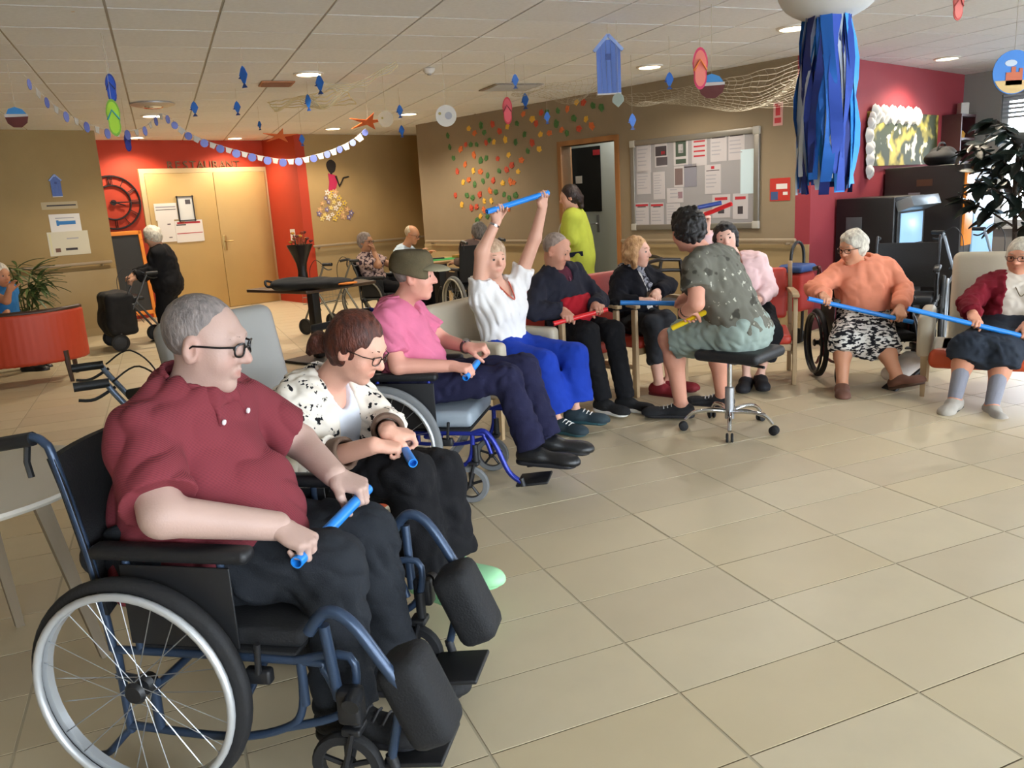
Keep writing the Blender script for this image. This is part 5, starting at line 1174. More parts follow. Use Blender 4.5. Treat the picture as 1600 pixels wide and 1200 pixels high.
for k in range(14):
    a = k * 2.4; r_ = .05 + .07 * (k % 3) / 2; mb = MB(); top = V(r_ * math.cos(a), r_ * math.sin(a), .40 + .03 * (k % 4)); mb.tube([(0, 0, .15), top * V(.6, .6, .8), top], .004, 4); st_ = mb.build('stem', mat('stem_brown', '#4b3a22', .8), b)
    mb = MB(); mb.lathe([(0, -.015), (.02, -.005), (.022, .008), (0, .016)], top, 7); mb.build('flower_head', mat('dried_%d' % (k % 3), ('#8a3a22', '#b07a2a', '#5c2a20')[k % 3], .9), st_)
# --- table of the two card players
tb = V(-.86, 10.86, 0); b = thing('card_table', 'light wooden table with dark legs at the far side of the room', 'table', (tb[0], tb[1], 0), WALL_A)
mb = MB(); mb.box((0, 0, .725), (.8, .8, .03), None, .006); mb.build('table_top', mat('laminate_beech', '#b8966a', .45, var=.15, scale=6, stretch=(1, .1, 1)), b); mb = MB(); mb.box((0, 0, .36), (.14, .14, .70), None, .01); mb.build('column', BLK, b); mb = MB(); mb.box((0, 0, .015), (.55, .55, .03), None, .01); mb.build('base', BLK, b)
mb = MB(); mb.box((0, 0, .001), (.50, .38, .003), rot2(.5), 0); tag(mb.build('card_mat', mat('felt_green', '#2f9a4c', .9), None, (tb[0] + .02, tb[1] - .05, .7405)), 'green card mat on the light wooden table', 'mat')
mb = MB(); mb.box((0, 0, .008), (.16, .09, .016), rot2(.2), .004); tag(mb.build('card_case', BLK, None, (tb[0] - .02, tb[1] + .06, .7435)), 'small black case lying on the green card mat', 'case')
mb = MB(); mb.box((0, 0, .02), (.14, .10, .04), rot2(.9), .006); tag(mb.build('wooden_box', mat('wood_box', '#a87838', .5), None, (tb[0] + .24, tb[1] + .16, .7405)), 'small wooden box on the far corner of the card table', 'box')
# --- orange armchair seen from behind, at the side
rc = V(-4.62, 7.72, 0); b = thing('tub_chair', 'orange-red tub chair with dark wooden top rail, its back turned to us', 'armchair', (rc[0], rc[1], 0), math.radians(112))
S = Solid()
for i in range(26):
    a0, a1_ = [math.radians(98 + x * 164 / 26) for x in (i, i + 1)]; f = lambda a: V(.40 * math.cos(a) + .1, .52 * math.sin(a), .44)
    S.box((f(a0) + f(a1_)) / 2, V(np.linalg.norm(f(a1_) - f(a0)) / 2 + .025, .028, .24), frame_from(x=unit(f(a1_) - f(a0)), z=V(0, 0, 1)), .02, .012)
S.build('shell', mat('leather_orange', '#b23a1c', .5), b, (0, 0, 0), .015)
mb = MB(); mb.tube(spline([V(.40 * math.cos(a) + .1, .52 * math.sin(a), .685) for a in np.radians(np.linspace(96, 264, 14))], 2), .024, 8); mb.build('top_rail', mat('wood_dark', '#3a2418', .4), b)
soft_box('seat', mat('leather_orange', '#b23a1c', .5), b, (.08, 0, .36), (.52, .86, .14), None, .04, .016)
for x in (-.22, .28):
    for y in (-.38, .38):
        mb = MB(); mb.tube([(x, y, 0), (x * .95, y * .95, .30)], [.018, .028], 6); mb.build('leg', mat('wood_dark', '#3a2418', .4), b)
mb = MB(); mb.box((-.312, .32, .42), (.004, .03, .05), rot2(.35)); mb.build('tag', mat('tag_white', '#d8cfc4', .6), b)
# --- rollators
def rollator(label, loc, yaw, frame='#7d8894', bag=None, wheel=.10, W=.52, hz=.90, basket=False, seat=True, group='walking frames on wheels'):
    t = thing('rollator', label, 'rollator', (loc[0], loc[1], 0), math.radians(yaw), group); fm = mat('frame_' + frame, frame, .35, .5)
    for sg in (1, -1):
        y = sg * W / 2; mb = MB(); mb.tube(spline([(-.20, y, hz), (-.12, y, hz), (-.08, y, hz - .06), (.05, y, .55), (.28, y, .17)], 5), .0125, 8); mb.tube([(.05, y, .55), (-.22, y, .15)], .0125, 8); mb.tube([(.02, y, .52), (.20, y, .52)], .0115, 8); mb.build('side_frame', fm, t)
        mb = MB(); mb.tube([(-.23, y, hz), (-.10, y, hz)], .019, 10); g_ = mb.build('hand_grip', BLK, t)
        mb = MB(); mb.tube(spline([(-.08, y, hz - .02), (-.16, y, hz - .06), (-.22, y, hz - .055)], 4), .007, 6); mb.build('brake_lever', BLK, g_)
        mb = MB(); mb.tube(spline([(-.09, y, hz), (.02, y, hz + .05), (.12, y, hz - .08), (.10, y, .5), (.0, y, .3)], 6), .004, 5); mb.build('brake_cable', BLK, g_)
        for x in (.28, -.22):
            mb = MB(); mb.lathe([(wheel - .03, -.016), (wheel - .005, -.016), (wheel, 0), (wheel - .005, .016), (wheel - .03, .016), (wheel - .03, -.016)], (x, y, wheel), 24, 'y'); w_ = mb.build('wheel', RUBBER, t)
            mb = MB(); mb.lathe([(0, -.012), (wheel - .028, -.008), (wheel - .028, .008), (0, .012)], (x, y, wheel), 16, 'y'); mb.tube([(x, y - sg * .028, wheel), (x, y - sg * .026, wheel + .10)], .010, 6); mb.build('wheel_hub', BLK, w_)
    mb = MB()
    for x, z in ((.05, .55), (.16, .36)): mb.tube([(x, -W / 2, z), (x, W / 2, z)], .011, 8)
    mb.build('cross_bar', fm, t)
    if seat: soft_box('seat', BLKV, t, (.06, 0, .58), (.24, W - .06, .05), None, .02, .014)
    if bag:
        S = Solid(); S.box((.22, 0, .42), (.16, W / 2 + .02, .25), None, .07, .03); S.ell((.30, 0, .36), (.14, W / 2, .22), None, .04); S.disp = ripple(.008, 20, 4); S.build('bag', bag, t, (0, 0, 0), .014)
    if basket:
        mb = MB()
        for z in (.36, .44, .52):
            mb.tube([(.02, -.18, z), (.34, -.18, z), (.34, .18, z), (.02, .18, z)], .003, 4, closed=True)
        for k in range(7):
            for yy in (-.18, .18): mb.tube([(.02 + k * .053, yy, .36), (.02 + k * .053, yy, .52)], .002, 4)
        mb.build('basket', mat('wire_grey', '#77766c', .4, .6), t)
    return t
rollator('rollator with a full black bag pushed by the woman in black', V(-4.40, 9.72, 0), 215, '#4e5052', NYL, .10, .56, .86)
rollator('grey rollator standing by the white side table behind the man in red', V(-1.66, 3.52, 0), 28, '#6d7c90', None, .10, .5, .82)
rollator('silver rollator with pale blue tray near the vending machines', V(4.42, 7.75, 0), -70, '#aab6c4', None, .10, .52, .92, basket=True)
rollator('dark rollator with red bag beside the window plant', V(5.15, 7.0, 0), -110, '#5c6068', mat('bag_red', '#8a1f22', .7), .10, .52, .90)
rollator('grey wire-basket rollator next to the woman in the patterned blouse', V(-2.08, 9.85, 0), 150, '#77766c', None, .10, .48, .84, basket=True, seat=False)
# --- shopping trolley by the wall, black arched chair
b = thing('shopping_trolley', 'red and blue shopping trolley with arched dark handle against the wall', 'trolley', (2.62, 7.35, 0), math.radians(41))
soft_box('body', mat('trolley_red', '#a5281e', .7), b, (0, 0, .50), (.26, .22, .34), None, .03, .014); soft_box('lid', mat('trolley_blue', '#22427a', .6), b, (0, 0, .71), (.28, .24, .07), None, .03, .012)
mb = MB(); mb.tube(spline([(-.10, .0, .02), (-.11, 0, .6), (-.10, 0, .86), (0, 0, .94), (.10, 0, .86), (.11, 0, .6), (.10, 0, .02)], 6), .014, 8); mb.build('handle', BLK, b)
for sg in (-1, 1):
    mb = MB(); mb.lathe([(0, -.015), (.07, -.015), (.07, .015), (0, .015)], (sg * .12, .05, .07), 18, 'x'); mb.build('wheel', RUBBER, b)
def bentwood(label, loc, yaw):
    b = thing('dining_chair', label, 'chair', (loc[0], loc[1], 0), math.radians(yaw)); m_ = mat('wood_black', '#17110f', .4)
    soft_box('seat', BLKV, b, (0, 0, .45), (.44, .46, .05), None, .022, .014)
    for sg in (-1, 1):
        mb = MB(); mb.tube([(.19, sg * .2, 0), (.18, sg * .19, .44)], .018, 8); mb.build('leg', m_, b)
        mb = MB(); mb.tube(spline([(-.22, sg * .2, 0), (-.19, sg * .2, .45), (-.25, sg * .21, .80)], 4), .018, 8); mb.build('leg', m_, b)
    for z, bow in ((.80, .05), (.70, .04)):
        mb = MB(); mb.tube(spline([(-.25 + (.80 - z) * .12, -.21, z), (-.25 - bow, 0, z + .015), (-.25 + (.80 - z) * .12, .21, z)], 6), .018, 8); mb.build('back_rail', m_, b)
bentwood('black chair with curved back rails behind the blonde woman', V(1.62, 7.55, 0), -60)
bentwood('dark chair by the open door, behind the lime green tunic', V(1.22, 8.15, 0), -150)
# ------------------------------------------------------------------ ceiling lights
LAMP = mat('lamp_glow', '#fff1d8', .5, emit='#ffe6bd', estr=14.)
LRING = mat('lamp_ring', '#e8e4dc', .4)
def downlight(label, px, power, color=(1, .80, .55), r=.105, angle=150):
    p = ground(px[0], px[1], CEIL); t = thing('ceiling_light', label, 'ceiling light', (p[0], p[1], CEIL - .002), 0, 'recessed ceiling lights')
    mb = MB(); mb.lathe([(r + .025, 0), (r + .025, -.012), (r, -.016), (r - .004, -.004), (r - .004, 0)], (0, 0, 0), 32); mb.build('ring', LRING, t)
    mb = MB(); mb.lathe([(0, -.010), (r - .004, -.010), (r - .004, -.006), (0, -.006)], (0, 0, 0), 28); mb.build('diffuser', LAMP, t)
    d = bpy.data.lights.new('lamp', 'SPOT'); d.energy = power * 1.6; d.color = color; d.spot_size = math.radians(angle); d.spot_blend = .6; d.shadow_soft_size = .07
    o = bpy.data.objects.new('lamp', d); COL.objects.link(o); o.location = (p[0], p[1], CEIL - .05)
    return t
WARM = (1, .87, .69)
for lab, px, pw, c in (('round ceiling light beside the orange vent', (482, 114), 100, (1, .90, .76)), ('ceiling light above the garland, left of the flip-flop decorations', (238, 180), 90, WARM), ('ceiling light just in front of the red restaurant wall, above the clock', (212, 214), 60, WARM),
    ('ceiling light just in front of the lettering on the red wall', (367, 215), 60, WARM), ('ceiling light in front of the paper figure wall', (520, 200), 70, WARM), ('ceiling light near the paper leaves', (638, 177), 80, WARM),
    ('ceiling light between beach hut and pink flip-flop', (1015, 103), 60, (1, .90, .76)), ('ceiling light over the red wall with the picture', (1480, 90), 80, (1, .86, .66)), ('ceiling light half hidden by the streamer lantern', (1240, 42), 60, (1, .94, .86))):
    downlight(lab, px, pw, c)
# ------------------------------------------------------------------ things fixed to the walls
PAPER = mat('paper_white', '#d6d2cc', .8); PAPER_Y = mat('paper_cream', '#cfc79c', .8); INK = mat('ink_dark', '#3a3438', .8); INKR = mat('ink_red', '#a8242e', .7); INKB = mat('ink_blue', '#2a6ea8', .7); GREYP = mat('paper_grey', '#9b9aa0', .8)
def wall_thing(name, label, cat, wall, a, z, group=None, out=.0):
    """Empty on a wall: local x runs along the wall to the viewer's right, y up, z out of the wall"""
    if wall == 'U': p = uv(U_R - out, a, z); X = -E1; Z = -E2
    elif wall == 'BACK': p = uv(a, V_BACK - out, z); X = E2; Z = -E1
    elif wall == 'DOOR': p = uv(a, V_DOOR - out, z); X = E2; Z = -E1
    elif wall == 'LEFT': p = uv(a, V_LEFT - out, z); X = E2; Z = -E1
    elif wall == 'RED': p = uv(a, V_RED - out, z); X = E2; Z = -E1
    elif wall == 'RET': p = uv(U_RET - out, a, z); X = -E1; Z = -E2
    o = thing(name, label, cat, (0, 0, 0), 0, group); Y_ = V(0, 0, 1)
    o.matrix_world = Matrix([[X[i], Y_[i], Z[i], p[i]] for i in range(3)] + [[0, 0, 0, 1]]); return o
def slab(name, m, parent, x, y, w, h, t=.004, z=0., bev=0): 
    mb = MB(); mb.box((x, y, z + t / 2), (w, h, t), None, bev); return mb.build(name, m, parent)
def notice(label, wall, px, w, h, lines=(), m=PAPER, name='notice', cat='notice', frame=None, group=None, out=.002):
    pl = {'U': lambda: on_u(px[0], px[1], U_R), 'RET': lambda: on_u(px[0], px[1], U_RET), 'BACK': lambda: on_v(px[0], px[1], V_BACK), 'DOOR': lambda: on_v(px[0], px[1], V_DOOR), 'LEFT': lambda: on_v(px[0], px[1], V_LEFT), 'RED': lambda: on_v(px[0], px[1], V_RED)}[wall]()
    o = wall_thing(name, label, cat, wall, pl[0], pl[1], group, out); slab('sheet', m, o, 0, 0, w, h)
    for (x, y, lw, lh, lm) in lines: slab('print', lm, o, x, y, lw, lh, .0008, .004)
    if frame:
        for (x, y, fw, fh) in ((0, h / 2, w + .03, .015), (0, -h / 2, w + .03, .015), (-w / 2, 0, .015, h + .03), (w / 2, 0, .015, h + .03)): slab('frame_bar', frame, o, x, y, fw, fh, .014)
    return o
def text_lines(w, h, n, m, seed=0, top=.38):
    r = random.Random(seed); out = []
    for i in range(n):
        lw = w * r.uniform(.45, .8); out.append((-(w * .85 - lw) / 2, h * top - i * h * .75 / n, lw, h * .22 / n, m))
    return out
# notice board with its sheets
bv0, bz0 = on_u(1187, 357, U_R); bv1, bz1 = on_u(986, 226, U_R); BW, BH = bv1 - bv0, 1.0; bvc = (bv0 + bv1) / 2
nb = wall_thing('notice_board', 'large framed notice board full of pinned sheets', 'notice board', 'U', bvc, 1.525, None, .0)
slab('back_panel', mat('board_grey', '#8f8d8f', .6), nb, 0, 0, BW - .06, BH - .06, .012)
for (x, y, w, h) in ((0, BH / 2 - .03, BW, .06), (0, -BH / 2 + .03, BW, .06), (-BW / 2 + .03, 0, .06, BH - .12), (BW / 2 - .03, 0, .06, BH - .12)): slab('frame_bar', mat('frame_silver', '#8c8881', .4, .6), nb, x, y, w, h, .03, 0, .006)
for (x, y) in ((-1, -1), (1, -1), (-1, 1), (1, 1)): slab('corner_cap', mat('corner_grey', '#a9a59c', .5), nb, x * (BW / 2 - .035), y * (BH / 2 - .035), .08, .08, .034, 0, .01)
def bpos(px, py): v_, z_ = on_u(px, py, U_R); return bvc - v_, z_ - 1.525
WPAP = mat('board_sheet', '#b3aeb0', .7)
sheets = [(1007, 246, .20, .34, 'text'), (1034, 239, .17, .30, 'photo'), (1065, 238, .19, .27, 'green'), (1094, 236, .19, .30, 'redlines'), (1124, 229, .20, .30, 'head'), (1152, 226, .19, .30, 'head'), (1007, 285, .20, .26, 'text'), (1031, 290, .16, .30, 'list'), (1062, 276, .13, .22, 'photo2'), (1080, 274, .16, .24, 'grey'), (1115, 280, .20, .30, 'head'), (1056, 305, .22, .16, 'logo'), (1004, 335, .20, .26, 'redhead'), (1028, 335, .18, .26, 'redhead'), (1053, 335, .18, .24, 'text'), (1128, 322, .22, .24, 'badge'), (1158, 322, .18, .26, 'badge')]
for i, (px, py, w, h, k) in enumerate(sheets):
    x, y = bpos(px, py); s_ = slab('sheet', WPAP if k not in ('grey',) else mat('board_photo_grey', '#7d7c86', .7), nb, x, y, w, h, .003, .012)
    for j, (lx, ly, lw, lh, lm) in enumerate({'text': text_lines(w, h, 6, GREYP, i), 'photo': [(0, .02, w * .9, h * .35, INK), (.01, -.09, w * .9, h * .3, mat('photo_dark', '#4a4448', .6)), (.03, .0, w * .3, h * .12, INKR)], 'green': [(0, .04, w * .72, h * .62, mat('photo_green', '#3c4a3e', .7)), (0, -.095, w * .72, h * .18, mat('photo_green', '#3c4a3e', .7)), (0, .04, w * .34, h * .34, WPAP)],
            'redlines': [(0, .10 - q * .05, w * .75, .016, INKR) for q in range(4)], 'head': [(0, h * .40, w * .2, .03, INKR), (0, h * .30, w * .8, .008, INK)] + text_lines(w, h * .7, 4, GREYP, i, .2), 'list': text_lines(w, h, 8, GREYP, i), 'photo2': [(0, .0, w * .8, h * .8, mat('photo_brown', '#6b5a58', .7))], 'grey': [(0, .09, w, .012, INK)], 'logo': text_lines(w * .7, h, 3, GREYP, i) + [(.07, 0, .06, .07, mat('photo_mauve', '#8a6f78', .7))],
            'redhead': [(0, h * .40, w * .95, .022, INKR), (0, h * .33, w * .6, .01, INK)] + text_lines(w, h * .7, 4, GREYP, i, .2), 'badge': [(0, h * .32, w * .7, .03, INKR), (0, -.04, w * .35, h * .3, INK)]}[k]): slab('print', lm, s_, lx + x, ly + y, lw, lh, .001, .0152)
x, y = bpos(1169, 268); slab('sheet', mat('sheet_blue', '#bcd0d8', .5), nb, x, y, .16, .44, .003, .013)
# small signs
notice('red fire equipment sign high on the wall beyond the notice board', 'U', (1216, 178), .10, .22, [(0, .03, .05, .09, mat('sign_red', '#b8303a', .6)), (0, -.06, .07, .05, mat('sign_red', '#b8303a', .6)), (-.02, .085, .04, .02, mat('sign_red', '#b8303a', .6))], mat('sign_pink', '#d0a09a', .6), 'fire_sign', 'sign')
notice('red and blue poster low on the wall beyond the notice board', 'U', (1219, 296), .22, .22, [(.02, .03, .12, .05, PAPER), (-.06, -.06, .08, .08, mat('poster_blue', '#3a4f7a', .6)), (.06, -.04, .05, .03, PAPER)], mat('poster_red', '#b02a20', .6), 'poster', 'poster')
notice('small white pictogram sign on the red return wall', 'RET', (458, 367), .16, .18, [(0, .03, .09, .03, INKR), (.02, -.03, .06, .03, INKR)], PAPER, 'pictogram_sign', 'sign')
notice('paper with a blue arrow on the beige wall', 'LEFT', (102, 348), .36, .22, [(.02, 0, .20, .045, INKB), (-.09, 0, .03, .07, INKB), (0, .06, .22, .012, GREYP)], PAPER)
notice('wide cream paper with two small pictures below the blue arrow', 'LEFT', (108, 380), .48, .30, [(-.14, -.08, .06, .05, mat('pic_brown', '#6a4a3a', .7)), (.02, -.075, .14, .03, INK), (.05, .06, .14, .015, GREYP), (-.21, 0, .02, .26, PAPER_Y)], mat('paper_pale', '#c9c2ac', .8))
notice('narrow sign strip above the blue arrow', 'LEFT', (93, 321), .42, .09, [(.02, 0, .34, .018, INK)], mat('sign_beige', '#a89878', .6), 'name_strip', 'sign')
notice('single sheet at upper middle of the restaurant door with headings', 'DOOR', (257, 331), .34, .25, [(0, .07, .30, .02, GREYP), (0, .03, .30, .01, INK)], PAPER, out=.065)
notice('black-framed notice on the restaurant door', 'DOOR', (288, 326), .24, .36, [(.04, .10, .08, .07, mat('photo_dark', '#4a4448', .6))], mat('paper_frost', '#cfd0cc', .6), frame=BLK, out=.065)
notice('plain sheet on the restaurant door beside the white-haired woman', 'DOOR', (259, 361), .25, .33, [(.04, .10, .05, .015, INK), (.04, -.10, .05, .012, INK)], PAPER, out=.065)
notice('sheet with red stripes on the restaurant door', 'DOOR', (294, 361), .43, .33, [(.0, .13, .36, .03, INKR), (-.12, .10, .15, .02, INK), (0, -.03, .40, .012, INKR), (-.1, .135, .08, .03, mat('ink_orange', '#d08030', .7))], PAPER, out=.065)
# restaurant double door, lettering, clock, chalk board
DOORM = mat('door_beige', '#b89a62', .5, 0, .4, .06, 2., .05, 40); dA, dB, dT = 4.38, 6.30, 2.14
mb = MB(); wbox(mb, dA - .07, dA, V_DOOR - .05, V_DOOR, 0, dT + .07); wbox(mb, dB, dB + .035, V_DOOR - .05, V_DOOR, 0, dT + .07); wbox(mb, dA, dB, V_DOOR - .05, V_DOOR, dT, dT + .07); d1 = struct('door_1', mb, mat('door_frame_beige', '#c2a97c', .5))
dm = 5.43
for a, b in ((dA + .004, dm - .003), (dm + .003, dB - .004)):
    mb = MB(); wbox(mb, a, b, V_DOOR - .06, V_DOOR - .008, .006, dT - .004, .004); lf = mb.build('door_leaf', DOORM, d1)
mb = MB(); wbox(mb, dm + .02, dm + .08, V_DOOR - .07, V_DOOR - .06, .92, 1.16, .004); hp_ = mb.build('handle_plate', mat('brass_satin', '#b79c66', .35, .8), d1); mb = MB(); c_ = uv(dm + .05, V_DOOR - .07, 1.06); mb.tube([c_, c_ - E1 * .05, c_ - E1 * .055 + E2 * .12], .011, 8); mb.build('lever', mat('brass_satin', '#b79c66', .35, .8), hp_)
sl = wall_thing('sign_lettering', 'bronze RESTAURANT lettering above the double door', 'sign', 'DOOR', 5.33, 2.25, None, .004); BRZ = mat('letter_bronze', '#6d5238', .4, .6)
for k, ch in enumerate('RESTAURANT'):
    fc = bpy.data.curves.new('letter', 'FONT'); fc.body = ch; fc.size = .17; fc.extrude = .008; fc.align_x = 'CENTER'; fc.align_y = 'CENTER'
    fo = bpy.data.objects.new('letter_curve', fc); me = bpy.data.meshes.new_from_object(fo); me.materials.append(BRZ); bpy.data.objects.remove(fo)
    lo_ = bpy.data.objects.new('letter', me); COL.objects.link(lo_); lo_.parent = sl; lo_.location = ((k - 4.5) * .118, 0, .008)
ck = wall_thing('wall_clock', 'large open black iron clock with Roman numerals on the red wall', 'clock', 'DOOR', 3.90, 1.74, None, .02); IRON = mat('iron_black', '#1c1210', .5, .3)
for r_ in (.38, .245):
    mb = MB(); mb.tube([(r_ * math.cos(a), r_ * math.sin(a), 0) for a in np.linspace(0, 2 * math.pi, 41)[:-1]], .014, 6, closed=True); mb.build('ring', IRON, ck)
for k, num in enumerate(('XII', 'I', 'II', 'III', 'IV', 'V', 'VI', 'VII', 'VIII', 'IX', 'X', 'XI')):
    a = math.pi / 2 - k * math.pi / 6; mb = MB(); n_ = len(num); tdir = V(math.sin(a), -math.cos(a), 0); rdir = V(math.cos(a), math.sin(a), 0)
    for j, ch in enumerate(num):
        o_ = (j - (n_ - 1) / 2) * .024
        if ch == 'I': mb.tube([rdir * .255 + tdir * o_, rdir * .37 + tdir * o_], .006, 5)
        elif ch == 'V': mb.tube([rdir * .37 + tdir * (o_ - .010), rdir * .255 + tdir * o_, rdir * .37 + tdir * (o_ + .010)], .006, 5)
        else: mb.tube([rdir * .255 + tdir * (o_ - .010), rdir * .37 + tdir * (o_ + .010)], .006, 5); mb.tube([rdir * .255 + tdir * (o_ + .010), rdir * .37 + tdir * (o_ - .010)], .006, 5)
    mb.build('numeral', IRON, ck)
mb = MB(); mb.tube([(-.05, 0, .01), (.33, 0, .01)], [.012, .006], 6); mb.build('minute_hand', IRON, ck); mb = MB(); mb.tube([(-.03, .02, .016), (.16, -.05, .016)], [.012, .007], 6); mb.lathe([(0, 0), (.04, .0), (.04, .02), (0, .02)], (0, 0, 0), 14); mb.build('hour_hand', IRON, ck)
eb = uv(3.90, V_DOOR - .35, 0); e_ = thing('chalk_board', 'dark chalk board in an orange frame standing before the red wall', 'board', (eb[0], eb[1], 0), WALL_A); ORF = mat('frame_orange', '#d9801c', .5)
Rt = rot_x(-.12)
mb = MB(); mb.box(Rt @ V(0, 0, .70) + V(0, .0, 0), (.42, .02, 1.14), Rt); mb.build('slate', mat('slate_dark', '#26282a', .7), e_)
for (x, z, w, h) in ((0, 1.30, .52, .06), (0, .12, .52, .06), (-.24, .68, .05, 1.3), (.24, .68, .05, 1.3)):
    mb = MB(); mb.box(Rt @ V(x, -.005, z), (w, .035, h), Rt, .005); mb.build('frame_bar', ORF, e_)
for sg in (-1, 1):
    mb = MB(); mb.tube([(sg * .25, .13, 1.2), (sg * .25, .45, 0.005)], .016, 6); mb.build('prop_leg', ORF, e_)
# handrails
def rail(label, wall, a, b, z=.905, seg=1.3):
    L = abs(b - a); o = wall_thing('handrail', label, 'handrail', wall, (a + b) / 2, z); mb = MB(); mb.box((0, 0, .075), (L, .04, .034), None, .014); mb.build('rail', RAILM, o)
    n = max(2, int(L / seg))
    for k in range(n):
        x = -L / 2 + .12 + (L - .24) * k / (n - 1); mb = MB(); mb.tube([(x, -.035, .0), (x, -.035, .06), (x, -.01, .07)], .012, 6); mb.build('bracket', RAILM, o)
    return o
rail('beige handrail below the notice board', 'U', V_RED + .1, dv0 - .12); rail('beige handrail below the paper leaves', 'U', dv1 + .15, 10.3); rail('beige handrail below the paper figure', 'BACK', U_RET + .1, 10.0); rail('beige handrail below the blue arrow sheet', 'LEFT', -2.6, 3.36, .955)
# lobby door seen through the doorway
u_l = U_R + 1.0; v_a, z_a = on_u(884, 228, u_l); v_b, z_b = on_u(962, 225, u_l); v_c, z_c = on_u(941, 330, u_l); v_d, _q = on_u(887, 330, u_l)
mb = MB(); wbox(mb, u_l, u_l + .05, v_b - .1, v_a + .02, .005, 2.3); d2 = struct('door_2', mb, mat('door_white', '#c4d0d0', .5)); ztop = on_u(890, 233, u_l)[1]
mb = MB(); wbox(mb, u_l - .012, u_l, v_c, v_d, z_c, ztop); mb.build('dark_panel', mat('glass_dark', '#1b1d1f', .25), d2)
vp, zp = on_u(904, 281, u_l - .02); mb = MB(); wbox(mb, u_l - .016, u_l - .013, vp - .06, vp + .06, zp - .05, zp + .05); mb.build('paper', PAPER, d2)
vp, zp = on_u(931, 238, u_l - .02); mb = MB(); wbox(mb, u_l - .016, u_l - .013, vp - .06, vp + .06, zp - .035, zp + .035); mb.build('door_sign', INKR, d2)
vp, zp = on_u(935, 349, u_l); mb = MB(); c_ = uv(u_l, vp, zp); mb.box(c_ - E2 * .006, (.012, .05, .24), RW, .004); mb.tube([c_, c_ - E2 * .05, c_ - E2 * .05 + E1 * .10], .010, 8); mb.build('lever', ALU, d2)
# paper leaves on the wall
LEAFM = [mat('leaf_' + n, c, .8) for n, c in (('green', '#3f6b34'), ('orange', '#c9642e'), ('yellow', '#d9a838'), ('red', '#b8442a'))]
def leaf_poly(k):
    r = random.Random(40 + k); n = 10
    return [((.045 + .018 * (i % 2) + r.uniform(-.006, .006)) * math.cos(2 * math.pi * i / n), (.034 + .016 * (i % 2) + r.uniform(-.006, .006)) * math.sin(2 * math.pi * i / n)) for i in range(n)]
lmesh = []
for k in range(4):
    mb = MB(); pl = leaf_poly(k); mb.add([(0, 0, .016)] + [(x, y, .004 + .012 * ((i + 1) % 2)) for i, (x, y) in enumerate(pl)] + [(x * .98, y * .98, .002) for x, y in pl], [(0, 1 + i, 1 + (i + 1) % 10) for i in range(10)] + [(1 + i, 11 + i, 11 + (i + 1) % 10, 1 + (i + 1) % 10) for i in range(10)] + [tuple(range(20, 10, -1))]); lmesh.append(mb)
leaf_px = [(703, 230), (728, 226), (733, 201), (742, 208), (757, 207), (765, 219), (781, 205), (793, 198), (720, 233), (736, 226), (745, 226), (760, 223), (772, 222), (741, 242), (751, 251), (760, 247), (778, 248), (795, 242), (727, 257), (752, 250), (709, 247), (715, 268), (740, 267), (751, 268), (762, 274), (780, 267), (792, 265), (724, 285), (733, 281), (742, 288), (755, 283), (771, 282), (786, 286), (798, 284), (730, 305), (739, 309), (750, 304), (757, 314), (766, 298), (775, 300), (788, 304), (745, 323), (751, 338), (757, 328), (762, 338), (746, 344), (737, 325), (768, 314), (794, 325), (808, 193), (820, 210), (838, 193), (845, 210), (859, 208), (870, 192), (897, 185), (905, 201), (916, 186), (925, 197), (940, 168), (927, 165), (912, 160), (901, 160), (887, 170), (872, 173), (855, 175), (846, 176), (832, 186), (818, 178), (806, 222), (825, 236), (832, 223), (843, 233), (878, 203), (869, 195), (886, 208), (800, 258), (810, 268), (803, 285), (806, 305), (796, 310), (712, 305), (722, 320), (815, 250), (700, 212), (752, 196), (770, 194), (790, 218)]
for i, (px, py) in enumerate(leaf_px):
    k = (i * 7 + i // 5) % 4; v_, z_ = on_u(px, py, U_R)
    zone = 'in the fan of leaves above the doorway' if px > 815 else ('at the top of the leaf column' if py < 240 else ('in the middle of the leaf column' if py < 290 else 'low in the leaf column behind the raised stick'))
    lab = ('green', 'orange', 'yellow', 'red')[k] + ' paper leaf ' + zone
    o = wall_thing('paper_leaf', lab, 'paper leaf', 'U', v_, z_, ('green', 'orange', 'yellow', 'red')[k] + ' paper leaves on the wall')
    lm = lmesh[k]
    if hasattr(lm, 'me'): pass
    else:
        q = lm.build('leaf_cut', LEAFM[k], None); lm.me = q.data; bpy.data.objects.remove(q)
    mwx = o.matrix_world.copy(); bpy.data.objects.remove(o)
    o = bpy.data.objects.new('paper_leaf', lm.me); COL.objects.link(o); tag(o, lab, 'paper leaf', ('green', 'orange', 'yellow', 'red')[k] + ' paper leaves on the wall')
    o.matrix_world = mwx @ Matrix.Rotation(random.uniform(0, 6), 4, 'Z') @ Matrix.Scale(random.uniform(.75, 1.0), 4)
